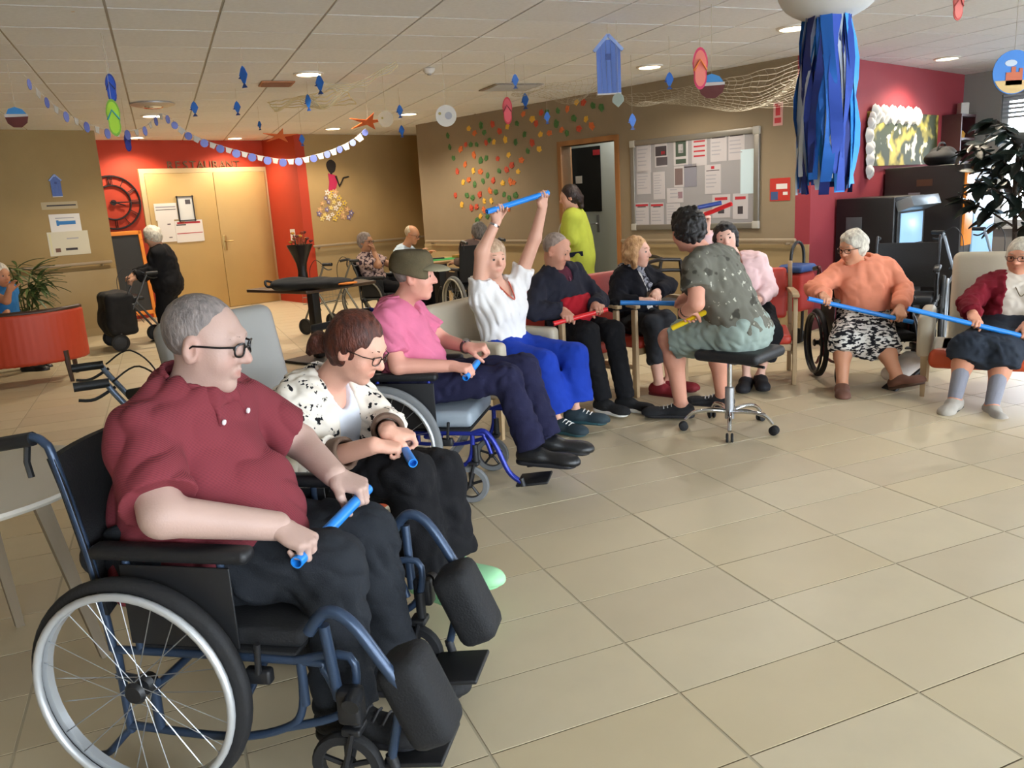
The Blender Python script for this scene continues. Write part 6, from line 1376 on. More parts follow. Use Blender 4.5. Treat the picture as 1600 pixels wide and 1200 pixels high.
# paper figure of a dancer
fu, fz = on_v(522, 300, V_BACK); fg = wall_thing('paper_figure', 'paper cut-out of a dancer in pink top and flower skirt', 'wall decoration', 'BACK', fu, fz, None, .004)
def fpx(px, py): u_, z_ = on_v(px, py, V_BACK); return u_ - fu, z_ - fz
SKD = mat('paper_black', '#1e1512', .8); mb = MB(); c = fpx(517, 260); mb.prism([(.085 * math.cos(a) * (1 + .08 * math.sin(3 * a)), .105 * math.sin(a)) for a in np.linspace(0, 2 * math.pi, 19)[:-1]], V(c[0], c[1], 0), V(1, 0, 0), V(0, 1, 0), V(0, 0, 1), .008); n0 = fpx(517, 270); mb.box((n0[0], n0[1] - .02, .004), (.035, .08, .006)); mb.build('head', SKD, fg)
mb = MB(); pts = [fpx(*q) for q in ((512, 271), (524, 274), (527, 283), (524, 297), (513, 298), (514, 284))]; mb.prism(pts, V(0, 0, .002), V(1, 0, 0), V(0, 1, 0), V(0, 0, 1), .006); mb.build('top', mat('paper_pink', '#b0204a', .8), fg)
mb = MB(); a_, b_, c_, d_ = [V(*fpx(*q), .008) for q in ((524, 275), (530, 291), (536, 278), (544, 276))]; mb.tube([a_, b_, c_, d_], [.018, .016, .014, .010], 6); mb.build('arm', SKD, fg)
FLW = [mat('petal_' + c.strip('#'), c, .8) for c in ('#d8cfc0', '#d6b24a', '#c8986a', '#7a6a8a', '#d9c27a')]
fr_ = random.Random(5); k = 0
for row, (yy, n, hw) in enumerate(((300, 3, 7), (308, 4, 11), (317, 5, 16), (326, 6, 21), (334, 6, 24), (340, 5, 22))):
    for j in range(n):
        px = 518 + row * 1.2 + (j - (n - 1) / 2) * 2 * hw / max(1, n - 1) + fr_.uniform(-1.5, 1.5); c = fpx(px, yy + fr_.uniform(-2, 2)); r_ = .05 + fr_.uniform(-.008, .012)
        mb = MB(); mb.prism([(r_ * (.72 + .28 * math.cos(5 * a)) * math.cos(a), r_ * (.72 + .28 * math.cos(5 * a)) * math.sin(a)) for a in np.linspace(0, 2 * math.pi, 21)[:-1]], V(c[0], c[1], .002 + .002 * (k % 3)), V(1, 0, 0), V(0, 1, 0), V(0, 0, 1), .004); f_ = mb.build('flower', FLW[k % 5], fg)
        mb = MB(); mb.lathe([(0, 0), (.014, 0), (.012, .006), (0, .008)], (c[0], c[1], .006), 8); mb.build('flower_centre', FLW[(k + 2) % 5], f_); k += 1
# beach hut cut-outs
def hut(name, label, M, h, cat='decoration'):
    w = h * .42; o = thing(name, label, cat); o.matrix_world = M
    BL = mat('hut_blue', '#5a74b8', .7, var=.25, scale=12, stretch=(1, .1, 1)); BD = mat('hut_slate', '#3f4f84', .7)
    mb = MB(); mb.prism([(-w / 2, 0), (w / 2, 0), (w / 2, h * .74), (0, h * .97), (-w / 2, h * .74)], V(0, 0, 0), V(1, 0, 0), V(0, 1, 0), V(0, 0, 1), .012); mb.build('board', PAPER, o)
    for k in range(5):
        x = -w / 2 + w * (k + .5) / 5; mb = MB(); mb.prism([(x - w * .095, .01), (x + w * .095, .01), (x + w * .095, h * (.74 + .2 * (1 - abs(x + w * .095) / (w / 2)))), (x - w * .095, h * (.74 + .2 * (1 - abs(x - w * .095) / (w / 2))))], V(0, 0, .012), V(1, 0, 0), V(0, 1, 0), V(0, 0, 1), .004); mb.build('plank', BL, o)
    for sg in (-1, 1):
        mb = MB(); a_, b_ = V(0, h * .985, .012), V(sg * w * .60, h * .72, .012); mb.box((a_ + b_) / 2, (np.linalg.norm(b_ - a_), h * .055, .02), frame_from(x=unit(b_ - a_), z=V(0, 0, 1))); mb.build('roof_edge', mat('hut_pale', '#8fa6d8', .7), o)
    mb = MB(); mb.box((0, h * .62, .018), (w * .22, w * .24, .006)); mb.build('window', BD, o); return o
hu, hz = on_v(90, 308, V_LEFT); p = uv(hu, V_LEFT - .004, hz); hut('beach_hut_cutout', 'small blue paper beach hut on the beige wall above the name strip', Matrix([[E2[i], (0, 0, 1)[i], -E1[i], p[i]] for i in range(3)] + [[0, 0, 0, 1]]), .28)
# picture, shelves and machines along the crimson wall
pu0, pz0 = on_v(1352, 260, V_RED); pu1, pz1 = on_v(1458, 262, V_RED); PW = pu1 - pu0; PH = .55; pc_ = wall_thing('wall_picture', 'canvas picture of white and yellow blossoms on the crimson wall', 'picture', 'RED', (pu0 + pu1) / 2, pz0 + PH / 2 + .0)
slab('canvas', pattern_mat('blossom_print', '#2e3412', '#b8a848', 4.5, .45, 'noise', .6, None, .06, third=('#cfccb8', 6., .60)), pc_, 0, 0, PW, PH, .03)
for k in range(26):
    x = -PW / 2 + PW * (k + .5) / 26 if k < 18 else -PW / 2 + (k % 2) * PW * .02; y = PH / 2 - .03 if k < 18 else PH / 2 - .08 * (k - 17)
    mb = MB(); mb.lathe([(0, 0), (.06 + .02 * (k % 3), .004), (.05, .03), (.02, .045), (0, .05)], (x, y + .03 * ((k * 5) % 3 - 1), .03), 8); mb.build('paper_blossom', PAPER, pc_)
def machine(label, u0, u1, depth, h, body, front):
    o = thing('vending_machine', label, 'vending machine', tuple(uv((u0 + u1) / 2, V_RED - .02 - depth / 2, 0)), WALL_A); w = u1 - u0
    mb = MB(); mb.box((0, 0, h / 2 + .02), (w, depth, h - .04), None, .012); mb.build('cabinet', body, o); mb = MB(); mb.box((0, 0, .02), (w - .06, depth - .06, .04)); mb.build('plinth', BLK, o)
    for (nm, x, z, fw, fh, t_, m_, tilt) in front:
        mb = MB(); mb.box((x, -depth / 2 - t_ / 2, z), (fw, t_, fh), rot_x(tilt), .004); mb.build(nm, m_, o)
    return o, w, depth
SCREEN = mat('screen_blue', '#9fc4e0', .3, emit='#8fc4f0', estr=.45); SCREEN_O = mat('screen_orange', '#d88a3a', .3, emit='#e8862a', estr=.5); MGREY = mat('machine_grey', '#3a3634', .45); MBLK = mat('machine_black', '#141416', .4)
m1, w_, d_ = machine('black coffee machine with lit pale blue front panel', 8.05, 8.75, .58, 1.27, MBLK, [('front_panel', 0, .78, .62, .9, .02, MBLK, 0), ('lit_panel', .0, .96, .50, .30, .03, SCREEN, 0), ('control_hood', 0, 1.20, .64, .10, .16, mat('hood_steel', '#9aa3ab', .3, .6), -.35), ('cup_tray', 0, .62, .5, .22, .05, SCREEN, .25), ('base_panel', 0, .28, .62, .4, .02, MGREY, 0)])
mb = MB(); mb.box((-w_ / 2 - .004, .10, .95), (.008, .16, .28), None, .002); mb.build('side_label', mat('label_grey', '#44484c', .5), m1)
m2, w_, d_ = machine('tall grey vending machine with orange and blue lit front', 9.12, 10.05, .80, 1.55, MGREY, [('front_glass', .12, 1.0, .60, .80, .02, SCREEN, 0), ('orange_panel', -.33, 1.1, .22, .75, .024, SCREEN_O, 0), ('drop_tray', .05, .30, .6, .2, .03, mat('hood_steel', '#9aa3ab', .3, .6), 0)])
mb = MB(); mb.box((-w_ / 2 - .002, -.02, 1.38), (.004, .16, .07)); mb.build('brown_logo', mat('logo_brown', '#6b4a36', .5), m2); mb = MB(); mb.box((-w_ / 2 - .002, .05, 1.0), (.004, .16, .34)); mb.build('side_notice', mat('label_mauve', '#6c6266', .6), m2); mb = MB(); mb.box((-w_ / 2 - .002, .08, 1.27), (.004, .12, .025)); mb.build('side_strip', GREYP, m2)
hb = uv(9.35, V_RED - .5, 1.55); b = thing('handbag', 'dark slouched bag lying on top of the tall vending machine', 'bag', tuple(hb), WALL_A); S = Solid(); S.ell((0, 0, .07), (.24, .15, .09), None, .03); S.ell((.08, .02, .12), (.14, .12, .08), None, .05); S.plane((0, 0, .001), (0, 0, -1)); S.disp = ripple(.008, 22, 3); S.build('body', NYL, b, (0, 0, 0), .012); mb = MB(); mb.tube(spline([(-.12, 0, .12), (-.05, 0, .22), (.08, 0, .22), (.14, 0, .14)], 5), .010, 6); mb.build('strap', NYL, b)
so = wall_thing('corner_shelf', 'dark wooden wall shelves in the corner of the crimson wall', 'shelf', 'RED', 10.85, 1.85); WDK = mat('wood_dark_red', '#3a1618', .5)
for y in (-.27, 0, .27): slab('shelf_board', WDK, so, 0, y, .44, .03, .22)
for x in (-.21, .21): slab('side_board', WDK, so, x, 0, .025, .57, .22)
mb = MB(); mb.box((0, 0, .07), (.10, .10, .14), None, .01); tag(mb.build('white_box', PAPER, None, tuple(uv(10.95, V_RED - .11, 2.136))), 'white box standing on top of the corner shelf', 'box')
mb = MB(); mb.lathe([(0, 0), (.05, 0), (.06, .05), (.03, .09), (0, .10)], (0, 0, 0), 14); tag(mb.build('ornament', mat('ornament_yellow', '#c98f2c', .5), None, tuple(uv(10.9, V_RED - .11, 1.866))), 'small yellow ornament on the middle corner shelf', 'ornament')

# ------------------------------------------------------------------ plants
def leaf_mesh(name, L, W, m, bend=.25):
    mb = MB(); n = 5; vs_ = []
    for i in range(n + 1):
        t_ = i / n; w = W / 2 * math.sin(math.pi * min(1, t_ * .95 + .03)) ; z = -bend * L * t_ * t_
        vs_ += [(t_ * L, -w, z + .12 * W), (t_ * L, 0, z), (t_ * L, w, z + .12 * W)]
    fs_ = [f for i in range(n) for f in ((3 * i, 3 * i + 1, 3 * i + 4, 3 * i + 3), (3 * i + 1, 3 * i + 2, 3 * i + 5, 3 * i + 4))]
    k = len(vs_); fs_ = fs_ + [tuple(k + q for q in reversed(f)) for f in fs_]; vs_ = vs_ + [(x, y, z - .0015) for x, y, z in vs_]
    mb.add(vs_, fs_, True); o = mb.build(name, m); me = o.data; bpy.data.objects.remove(o); return me
def put_leaf(me, parent, p, az, el, s=1., roll=0.):
    o = bpy.data.objects.new('leaf', me); COL.objects.link(o); o.parent = parent; o.location = tuple(p); o.rotation_euler = (roll, -el, az); o.scale = (s, s, s); return o
def pot(parent, r, h, m):
    mb = MB(); mb.lathe([(0, 0), (r * .75, 0), (r, h), (r * .94, h), (r * .9, h - .03), (0, h - .03)], (0, 0, 0), 24); mb.build('pot', m, parent)
pr = random.Random(9)
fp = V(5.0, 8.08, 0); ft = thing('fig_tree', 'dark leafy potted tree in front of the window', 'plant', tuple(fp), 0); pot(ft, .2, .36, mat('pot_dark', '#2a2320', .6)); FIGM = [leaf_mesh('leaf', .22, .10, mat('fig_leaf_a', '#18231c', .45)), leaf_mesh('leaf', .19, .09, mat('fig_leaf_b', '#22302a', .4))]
mb = MB(); mb.tube(spline([(0, 0, .3), (.03, .02, .8), (-.02, .0, 1.3), (.02, .02, 1.8)], 5), .022, 7); mb.build('trunk', mat('bark', '#3a2c22', .9), ft)
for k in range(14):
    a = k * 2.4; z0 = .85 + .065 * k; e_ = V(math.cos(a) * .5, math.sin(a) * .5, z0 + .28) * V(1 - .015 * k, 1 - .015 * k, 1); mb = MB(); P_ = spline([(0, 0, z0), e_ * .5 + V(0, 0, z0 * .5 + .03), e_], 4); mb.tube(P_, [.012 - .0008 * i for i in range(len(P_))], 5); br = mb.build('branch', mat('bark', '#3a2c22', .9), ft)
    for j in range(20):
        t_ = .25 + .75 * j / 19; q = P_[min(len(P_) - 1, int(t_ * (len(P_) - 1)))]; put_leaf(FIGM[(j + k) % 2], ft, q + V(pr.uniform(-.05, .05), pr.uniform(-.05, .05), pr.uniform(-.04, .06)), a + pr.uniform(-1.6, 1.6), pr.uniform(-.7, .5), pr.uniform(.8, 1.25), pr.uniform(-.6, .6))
sp = uv(U_WIN - .06, 2.75, WZ0); s_ = thing('sill_plant', 'small bright green plant on the window sill', 'plant', tuple(sp), 0); pot(s_, .07, .12, mat('pot_grey', '#8a8f92', .6)); SM = leaf_mesh('leaf', .15, .05, mat('sill_leaf', '#4f8a3c', .5))
for k in range(36): put_leaf(SM, s_, (0, 0, .11 + .004 * k), k * 2.4, pr.uniform(.0, 1.2), pr.uniform(.8, 1.4))
pp = atY(42, 500, 9.3); pt = thing('potted_palm', 'green palm with narrow leaves beside the orange tub chair', 'plant', (pp[0], pp[1], 0), 0); pot(pt, .19, .34, mat('pot_clay', '#6b4a34', .7)); PM = [leaf_mesh('leaf', .26, .04, mat('palm_leaf_a', '#44582c', .5), .5), leaf_mesh('leaf', .22, .036, mat('palm_leaf_b', '#5a6c3a', .5), .4)]
for k in range(9):
    a = k * .7; top = V(.22 * math.cos(a), .22 * math.sin(a), 0.80 + .08 * (k % 4)); mb = MB(); P_ = spline([(.02 * math.cos(a), .02 * math.sin(a), .3), top * .6 + V(0, 0, .25), top], 5); mb.tube(P_, .008, 5); mb.build('stem', mat('palm_stem', '#5a6030', .7), pt)
    for j in range(20):
        q = P_[min(len(P_) - 1, 2 + int(j / 19 * (len(P_) - 3)))]; put_leaf(PM[j % 2], pt, q, a + pr.uniform(-1.5, 1.5), pr.uniform(-.3, .9), pr.uniform(.8, 1.3))
# raised window blind
mb = MB()
for k in range(6): wbox(mb, U_WIN - .01, U_WIN + .04, 1.80, 3.62, WZ1 - .03 - .05 * k, WZ1 - .005 - .05 * k)
tag(mb.build('window_blind', mat('blind_pale', '#a8b0b6', .6)), 'half-raised pale slatted blind at the window', 'blind')
# ------------------------------------------------------------------ summer decorations hung from the ceiling
THREAD = mat('thread', '#b8b2a4', .8)
def hang(name, label, px, Y, yaw=None, cat='hanging decoration', group=None, drop=True):
    """Empty at a point in the air below the ceiling with its own thread; local x across, y up, z towards the room's front"""
    p = atY(px[0], px[1], Y); o = thing(name, label, cat, (0, 0, 0), 0, group)
    a = math.radians(yaw if yaw is not None else -10 + 25 * math.sin(px[0])); X = V(math.cos(a), math.sin(a), 0); Z = V(math.sin(a), -math.cos(a), 0)
    o.matrix_world = Matrix([[X[i], (0, 0, 1)[i], Z[i], p[i]] for i in range(3)] + [[0, 0, 0, 1]]); o['z'] = float(p[2])
    if drop:
        L = CEIL - p[2]
        mb = MB(); mb.tube([(0, 0, 0), (0, L - .004, 0)], .0012, 4); mb.build('thread', THREAD, o)
    return o
EX, EY, EZ = V(1, 0, 0), V(0, 1, 0), V(0, 0, 1)
def plate(name, m, parent, poly, z=0., t=.006): mb = MB(); mb.prism(poly, V(0, 0, z), EX, EY, EZ, t); return mb.build(name, m, parent)
def oval(rx, ry, cx=0, cy=0, n=20, a0=0, a1=2 * math.pi): return [(cx + rx * math.cos(a), cy + ry * math.sin(a)) for a in np.linspace(a0, a1, n, endpoint=a1 - a0 < 6.2)]
FB = mat('fish_blue', '#1f5fb0', .5); FBD = mat('fish_navy', '#173a78', .5)
fishes = [(381, 120, 6.2, .15), (304, 170, 8.2, .14), (371, 169, 8.2, .13), (500, 132, 7.0, .15), (482, 160, 8.0, .15), (625, 174, 8.8, .13), (628, 205, 9.5, .13), (472, 219, 9.8, .13), (821, 158, 7.8, .14), (855, 184, 8.6, .12), (988, 190, 7.6, .14), (1046, 126, 6.8, .13), (406, 196, 9.6, .10), (805, 127, 7.4, .12)]
for i, (x, y, Y, h) in enumerate(fishes):
    pos = ('next to the round light by the vent', 'left of the pair above the garland', 'right of the pair above the garland', 'under the round ceiling light', 'in front of the white net', 'beside a ceiling light near the leaf wall', 'above the dim back wall', 'over the orange starfish by the red wall', 'left of the beach hut', 'among the paper leaves', 'over the doorway', 'between beach hut and pink flip-flop', 'small, above the red return wall', 'far left end of the big net')[i]
    o = hang('paper_fish', 'blue paper fish hanging ' + pos, (x, y), Y, group='hanging paper fish')
    plate('body', FB, o, [(0, h * .5), (h * .12, h * .38), (h * .26, h * .08), (h * .16, -h * .12), (h * .07, -h * .3), (-h * .07, -h * .3), (-h * .16, -h * .12), (-h * .26, h * .08), (-h * .12, h * .38)]); plate('tail', FBD, o, [(0, -h * .26), (h * .17, -h * .5), (-h * .17, -h * .5)]); plate('fin', FBD, o, [(-h * .16, h * .05), (-h * .34, -h * .05), (-h * .16, -h * .1)], .001)
def flipflop(label, px, Y, h, c1, c2, c3, yaw=0):
    o = hang('flip_flop_cutout', label, px, Y, yaw, group='paper flip-flops'); w = h * .2
    sole = [(w * math.cos(a) * (1 - .22 * math.exp(-((math.sin(a) + .2) / .3) ** 2)), h / 2 * math.sin(a)) for a in np.linspace(0, 2 * math.pi, 25)[:-1]]
    plate('sole', mat('ff_' + c1, c1, .6), o, sole); plate('footbed', mat('ff_' + c2, c2, .6), o, [(x * .82, y * .86) for x, y in sole], .006, .003)
    mb = MB(); mb.tube([(-w * .8, -h * .05, .01), (0, h * .2, .022), (w * .8, -h * .05, .01)], h * .025, 6); mb.build('strap', mat('ff_' + c3, c3, .6), o); return o
flipflop('dark blue paper flip-flop hanging above the lime green one', (174, 138), 5.6, .18, '#2a3f8c', '#2f55b8', '#1d2a60')
flipflop('lime green paper flip-flop hanging over the garland', (178, 184), 5.55, .23, '#7aa83a', '#a6cf3a', '#2f8a8c', 8)
flipflop('pink paper flip-flop with orange strap near the striped streamers', (1094, 107), 5.6, .26, '#c8325a', '#e07a6a', '#e07a28', -6)
flipflop('red paper flip-flop hanging before the leaf wall', (793, 173), 7.2, .22, '#b02a34', '#c85058', '#7a1c28', -5)
flipflop('small navy paper flip-flop hanging in front of the red wall', (200, 222), 8.4, .18, '#2b348c', '#3a46a0', '#1d2460', 0)
flipflop('coral paper flip-flop at the upper edge near the window', (1497, 8), 4.8, .16, '#c8504a', '#d8746a', '#a03830', 0)
def boat(label, px, Y, s):
    o = hang('paper_boat', label, px, Y, group='paper boats')
    plate('hull', mat('boat_maroon', '#5a2420', .6), o, [(-s * .5, -.02 * s), (s * .5, -.02 * s), (s * .42, -s * .3), (s * .15, -s * .5), (-s * .2, -s * .48), (-s * .42, -s * .3)]); plate('deck', mat('boat_white', '#cfcbc6', .6), o, [(-s * .5, s * .12), (s * .5, s * .08), (s * .5, -s * .02), (-s * .5, -s * .02)], .001); plate('cabin', mat('boat_blue', '#3f86c0', .6), o, [(-s * .42, s * .12), (s * .45, s * .09), (s * .3, s * .3), (0, s * .42), (-s * .3, s * .34)], .002)
boat('round paper boat with blue top at the far left under the ceiling', (26, 182), 6.4, .16); boat('paper boat with blue top beside the pink flip-flop', (1112, 133), 5.75, .17)
hp0 = atY(952, 148, 6.2); hh = hut('beach_hut_cutout', 'large blue paper beach hut hanging in front of the big net', Matrix([[1, 0, 0, hp0[0]], [0, 0, -1, hp0[1]], [0, 1, 0, hp0[2]], [0, 0, 0, 1]]), .41, 'hanging decoration'); mb = MB(); mb.tube([(0, .40, 0), (0, CEIL - hp0[2] - .004, 0)], .0012, 4); mb.build('thread', THREAD, hh)
o = hang('paper_shell', 'pale shell cut-out just below the hanging beach hut', (966, 156), 6.1); plate('shell', mat('shell_pale', '#b8c8c0', .6), o, [(0, -.05)] + oval(.045, .045, 0, .0, 12, -.3, math.pi + .3))
def disc(name, label, px, Y, r, m1, extra=()):
    o = hang(name, label, px, Y, 0); plate('disc', m1, o, oval(r, r, n=28)); 
    for nm, m, poly in extra: plate(nm, m, o, poly, .006, .003)
    return o
disc('sandcastle_disc', 'round paper picture of a sandcastle under blue sky by the window', (1583, 113), 4.9, .12, mat('disc_blue', '#2a6fb8', .6), [('sand', mat('disc_sand', '#c8a870', .7), oval(.115, .115, 0, 0, 14, -2.75, -.4)), ('castle', mat('disc_castle', '#b05a38', .7), [(-.045, -.07), (.05, -.07), (.05, .02), (.03, .02), (.03, 0), (.01, 0), (.01, .03), (-.015, .03), (-.015, 0), (-.045, 0)]), ('cloud', mat('disc_cloud', '#c8d4e0', .7), oval(.035, .018, -.02, .05, 12))])
disc('orange_disc', 'orange paper disc at the upper edge of the picture', (110, -8), 5.0, .09, mat('disc_orange', '#d89a3a', .6), [('stripe', mat('disc_brown', '#8a5a24', .6), oval(.03, .012, -.01, .02, 10))])
disc('paper_plate_fish', 'white paper plate fish in front of the leaf wall', (697, 181), 7.0, .085, mat('plate_white', '#cfcac0', .7), [('eye', mat('plate_eye', '#8a7a3a', .7), oval(.012, .012, -.05, .02, 8)), ('scale', GREYP, oval(.03, .03, .02, 0, 12))])
disc('paper_plate_fish', 'pale paper plate beside the orange starfish', (603, 186), 7.6, .07, mat('plate_cream', '#b8a890', .7), [('eye', mat('plate_eye', '#8a7a3a', .7), oval(.010, .010, -.03, .01, 8))])
for lab, px, Y in (('orange paper starfish lying flat at the end of the garland', (575, 190), 8.0), ('orange paper starfish lying flat above the red return wall', (437, 212), 9.4)):
    o = hang('paper_starfish', lab, px, Y, 20, group='paper starfish'); o.matrix_world = o.matrix_world @ Matrix.Rotation(math.radians(72), 4, 'X'); 
    for c in list(o.children): bpy.data.objects.remove(c)
    plate('star', mat('star_orange', '#c8581c', .6), o, [((.20 if i % 2 == 0 else .055) * math.cos(i * math.pi / 5 + .2), (.20 if i % 2 == 0 else .055) * math.sin(i * math.pi / 5 + .2)) for i in range(10)])
    pz = o.matrix_world.translation; mb = MB(); M_ = o.matrix_world.inverted(); mb.tube([np.array(M_ @ pz), np.array(M_ @ Vector((pz[0], pz[1], CEIL - .004)))], .0012, 4); mb.build('thread', THREAD, o)
# garlands of blue and white paper flags
def garland(label, pxs, Ys, n, size=.07):
    pts = [atY(x, y, Y) for (x, y), Y in zip(pxs, Ys)]; P_ = spline(pts, 14); o = thing('garland', label, 'garland', tuple(P_[0]), 0, 'paper garlands')
    base = P_[0]; mb = MB(); mb.tube([p - base for p in P_], .0025, 4); mb.build('string', THREAD, o)
    d = [0]; [d.append(d[-1] + np.linalg.norm(b - a)) for a, b in zip(P_[:-1], P_[1:])]
    ms = (mat('flag_blue', '#6a74b0', .7), mat('flag_white', '#b3aea4', .7), mat('flag_violet', '#56609c', .7), mat('flag_white', '#b3aea4', .7))
    for k in range(n):
        t_ = d[-1] * (k + .5) / n; j = min(len(P_) - 2, max(i for i in range(len(d)) if d[i] <= t_)); p = P_[j] + (P_[j + 1] - P_[j]) * ((t_ - d[j]) / max(1e-6, d[j + 1] - d[j])) - base; tx = unit(P_[j + 1] - P_[j]); zz = unit(np.cross(tx, V(0, 0, 1))); a = .5 * math.sin(k * 2.1); up = unit(np.cross(zz, tx)); zz, up = zz * math.cos(a) + up * math.sin(a) * .4, up
        s_ = size * (1 + .15 * math.sin(k * 3.3)); mb = MB()
        if k % 2: mb.prism([(-s_ * .5, 0), (s_ * .5, 0), (s_ * .35, -s_ * .8), (-s_ * .3, -s_ * .75)], p, tx, up, zz, .004)
        else: mb.prism([(s_ * .5 * math.cos(q), -s_ * .4 + s_ * .5 * math.sin(q)) for q in np.linspace(0, 6.283, 11)[:-1]], p, tx, up, zz, .004)
        mb.build('flag', ms[k % 4], o)
    return o
garland('blue and white paper garland below the flip-flops', [(38, 118), (82, 162), (130, 190), (178, 204), (222, 200), (250, 178), (268, 186)], [5.6, 6.0, 6.4, 6.8, 7.2, 7.6, 7.8], 17)
garland('blue and white paper garland drooping before the red wall', [(270, 188), (296, 208), (340, 226), (400, 242), (450, 249), (500, 240), (545, 222), (572, 200)], [7.8, 7.9, 8.0, 8.1, 8.1, 8.1, 8.0, 8.0], 27, .068)
# fishing nets slung under the ceiling
def net(label, corners, nu, nv, sag, r=.0014, seed=1, m=None):
    """quadrilateral net; corners in order, sagging in the middle"""
    rr = np.random.RandomState(seed); A, B, C_, D_ = [np.asarray(c, float) for c in corners]; mb = MB(); base = (A + B + C_ + D_) / 4
    def pt(s_, t_):
        p = A * (1 - s_) * (1 - t_) + B * s_ * (1 - t_) + C_ * s_ * t_ + D_ * (1 - s_) * t_
        w = .06 * math.sin(9 * s_ + 3 * t_) * math.sin(math.pi * t_)
        return p - V(0, 0, sag * 4 * s_ * (1 - s_) * (.35 + .65 * math.sin(math.pi * t_)) + w) - base
    N = 22
    for i in range(nu + 1):
        mb.tube([pt(i / nu + .012 * math.sin(k), k / N) for k in range(N + 1)], r, 3, caps=False)
    for j in range(nv + 1):
        mb.tube([pt(k / N, j / nv + .015 * math.sin(k * 1.7 + j)) for k in range(N + 1)], r, 3, caps=False)
    o = mb.build('fishing_net', m or mat('net_cream', '#a89e88', .9), None, tuple(base)); return tag(o, label, 'net', 'fishing nets under the ceiling')
net('big cream fishing net slung from the beach hut to the blue streamers', [atY(962, 150, 7.6), atY(1262, 92, 6.4), atY(1262, 165, 7.0), atY(1010, 158, 8.0)], 26, 16, .10, .0012)
net('cream net draped over the paper leaves left of the beach hut', [atY(800, 130, 7.4), atY(945, 118, 7.2), atY(940, 152, 7.6), atY(800, 146, 8.2)], 16, 10, .08, .0011, 2)
net('white net folded beside the round ceiling light', [atY(418, 160, 8.3), atY(520, 140, 7.9), atY(556, 162, 8.3), atY(440, 168, 8.7)], 3, 8, .02, .006, 3, mat('net_white', '#d8cfae', .8))
mb = MB(); P_ = [atY(x, y, 7.2) for x, y in ((505, 128), (535, 133), (565, 126), (590, 112), (620, 96))]; base = P_[0]
for k in range(4): mb.tube([p - base + V(0, .02 * k, -.012 * k * (1 + .3 * math.sin(i + k))) for i, p in enumerate(spline(P_, 5))], .003, 4)
tag(mb.build('ribbon', mat('net_white', '#d8cfae', .8), None, tuple(base)), 'white ribbons looped under the ceiling near the round light', 'ribbon')
# jellyfish lantern with streamers
jc = atY(1296, -18, 4.4); R_ = .25; jl = thing('jellyfish_lantern', 'white paper lantern with long blue and white streamers', 'hanging decoration', (jc[0], jc[1], jc[2]), 0)
mb = MB(); prof = [(.0, -R_ * .62)] + [(R_ * math.cos(a), R_ * .62 * math.sin(a)) for a in np.linspace(-1.35, 1.5, 16)] + [(0, R_ * .63)]; mb.lathe(prof, (0, 0, 0), 36); mb.build('lantern', mat('paper_lantern', '#d9d9d6', .8), jl); mb = MB(); mb.tube([(0, 0, .15), (0, 0, CEIL - jc[2] - .004)], .002, 5); mb.build('thread', THREAD, jl)
STR = [mat('streamer_' + n, c, .7) for n, c in (('navy', '#14266e'), ('blue', '#1c62b8'), ('sky', '#2a8ad8'), ('white', '#c6d0de'), ('royal', '#1a3f9c'))]
zb = atY(1290, 292, 4.4)[2] - jc[2]; jr = random.Random(4)
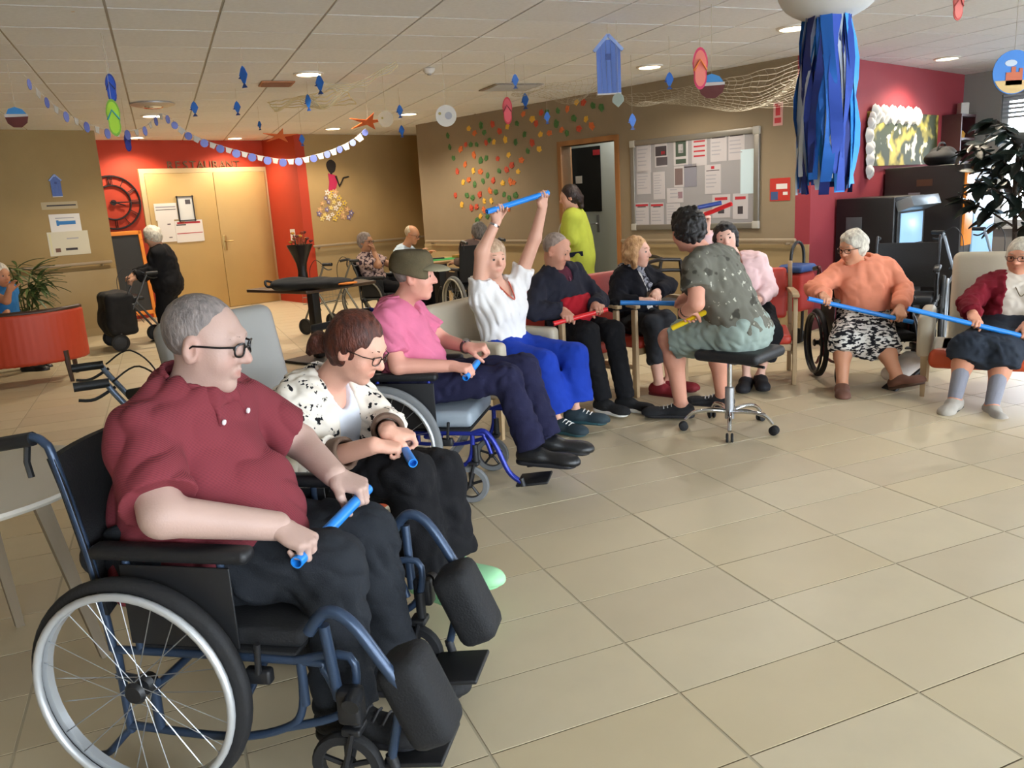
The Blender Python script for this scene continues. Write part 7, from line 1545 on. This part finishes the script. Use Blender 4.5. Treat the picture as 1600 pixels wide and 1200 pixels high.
for k in range(54):
    a = 2 * math.pi * k / 54 + jr.uniform(-.05, .05); r0 = .068 + .018 * (k % 3); L = abs(zb) + jr.uniform(-.10, .04); w = .020 + .012 * jr.random(); tx = V(-math.sin(a), math.cos(a), 0); n_ = V(math.cos(a), math.sin(a), 0); P_ = []
    for i in range(9):
        t_ = i / 8; r_ = r0 + .035 * math.sin(t_ * 2.3) + .010 * math.sin(7 * t_ + k); P_.append(n_ * r_ + tx * .022 * math.sin(4 * t_ + k * 1.3) + V(0, 0, -.135 - t_ * (L - .135)))
    vs_, fs_ = [], []
    for i, p in enumerate(P_):
        tw = .5 * math.sin(i * .9 + k); d = tx * math.cos(tw) + n_ * math.sin(tw); vs_ += [p - d * w, p + d * w]
    for i in range(8): fs_.append((2 * i, 2 * i + 1, 2 * i + 3, 2 * i + 2))
    m_ = len(vs_); nn = n_ * .002; vs_ = vs_ + [v + nn for v in vs_]; fs_ = fs_ + [tuple(m_ + q for q in reversed(f)) for f in fs_]
    mb = MB(); mb.add(vs_, fs_, True); mb.build('streamer', STR[(0, 2, 4, 1, 0, 3, 1, 2)[(k * 5 + k // 7) % 8]], jl)
# ceiling fittings
def fitting(name, label, px, cat, build): 
    p = ground(px[0], px[1], CEIL); o = thing(name, label, cat, (p[0], p[1], CEIL - .006), GRID_A); build(o); return o
def _vent(o):
    mb = MB(); mb.box((0, 0, -.006), (.30, .28, .012), None, .003); mb.build('plate', mat('vent_terracotta', '#a8704a', .7), o)
    for k in range(6):
        mb = MB(); mb.box((0, -.11 + .044 * k, -.014), (.26, .02, .006)); mb.build('slat', mat('vent_brown', '#8a5a3c', .7), o)
fitting('ceiling_vent', 'terracotta square vent in the ceiling beside the round light', (432, 129), 'vent', _vent)
def _unit(o):
    mb = MB(); mb.lathe([(.22, 0), (.22, -.012), (.16, -.03), (.08, -.035), (0, -.035)], (0, 0, 0), 28); mb.build('dish', mat('diffuser_silver', '#b4b4b6', .35, .5), o); mb = MB(); mb.lathe([(.10, -.034), (.09, -.045), (0, -.047)], (0, 0, 0), 24); mb.build('core', CHROME, o)
fitting('air_diffuser', 'round silver air diffuser in the ceiling above the garland', (238, 161), 'air diffuser', _unit)
def _det(o):
    mb = MB(); mb.lathe([(.055, 0), (.055, -.02), (.035, -.045), (0, -.047)], (0, 0, 0), 20); mb.build('cover', PAPER, o); mb = MB(); mb.lathe([(.02, -.045), (.018, -.055), (0, -.056)], (0, 0, 0), 12); mb.build('sensor', GREYP, o)
fitting('smoke_detector', 'white smoke detector between two ceiling lights', (670, 106), 'smoke detector', _det)
def _grille(o):
    mb = MB(); mb.box((0, 0, -.005), (.55, .5, .01), None, .003); mb.build('plate', mat('grille_grey', '#8c8478', .6), o)
    for k in range(9):
        mb = MB(); mb.box((0, -.2 + .05 * k, -.013), (.48, .018, .006)); mb.build('slat', mat('grille_pale', '#b8b0a2', .6), o)
fitting('air_grille', 'grey slatted air grille in the ceiling left of the beach hut', (798, 135), 'air grille', _grille)
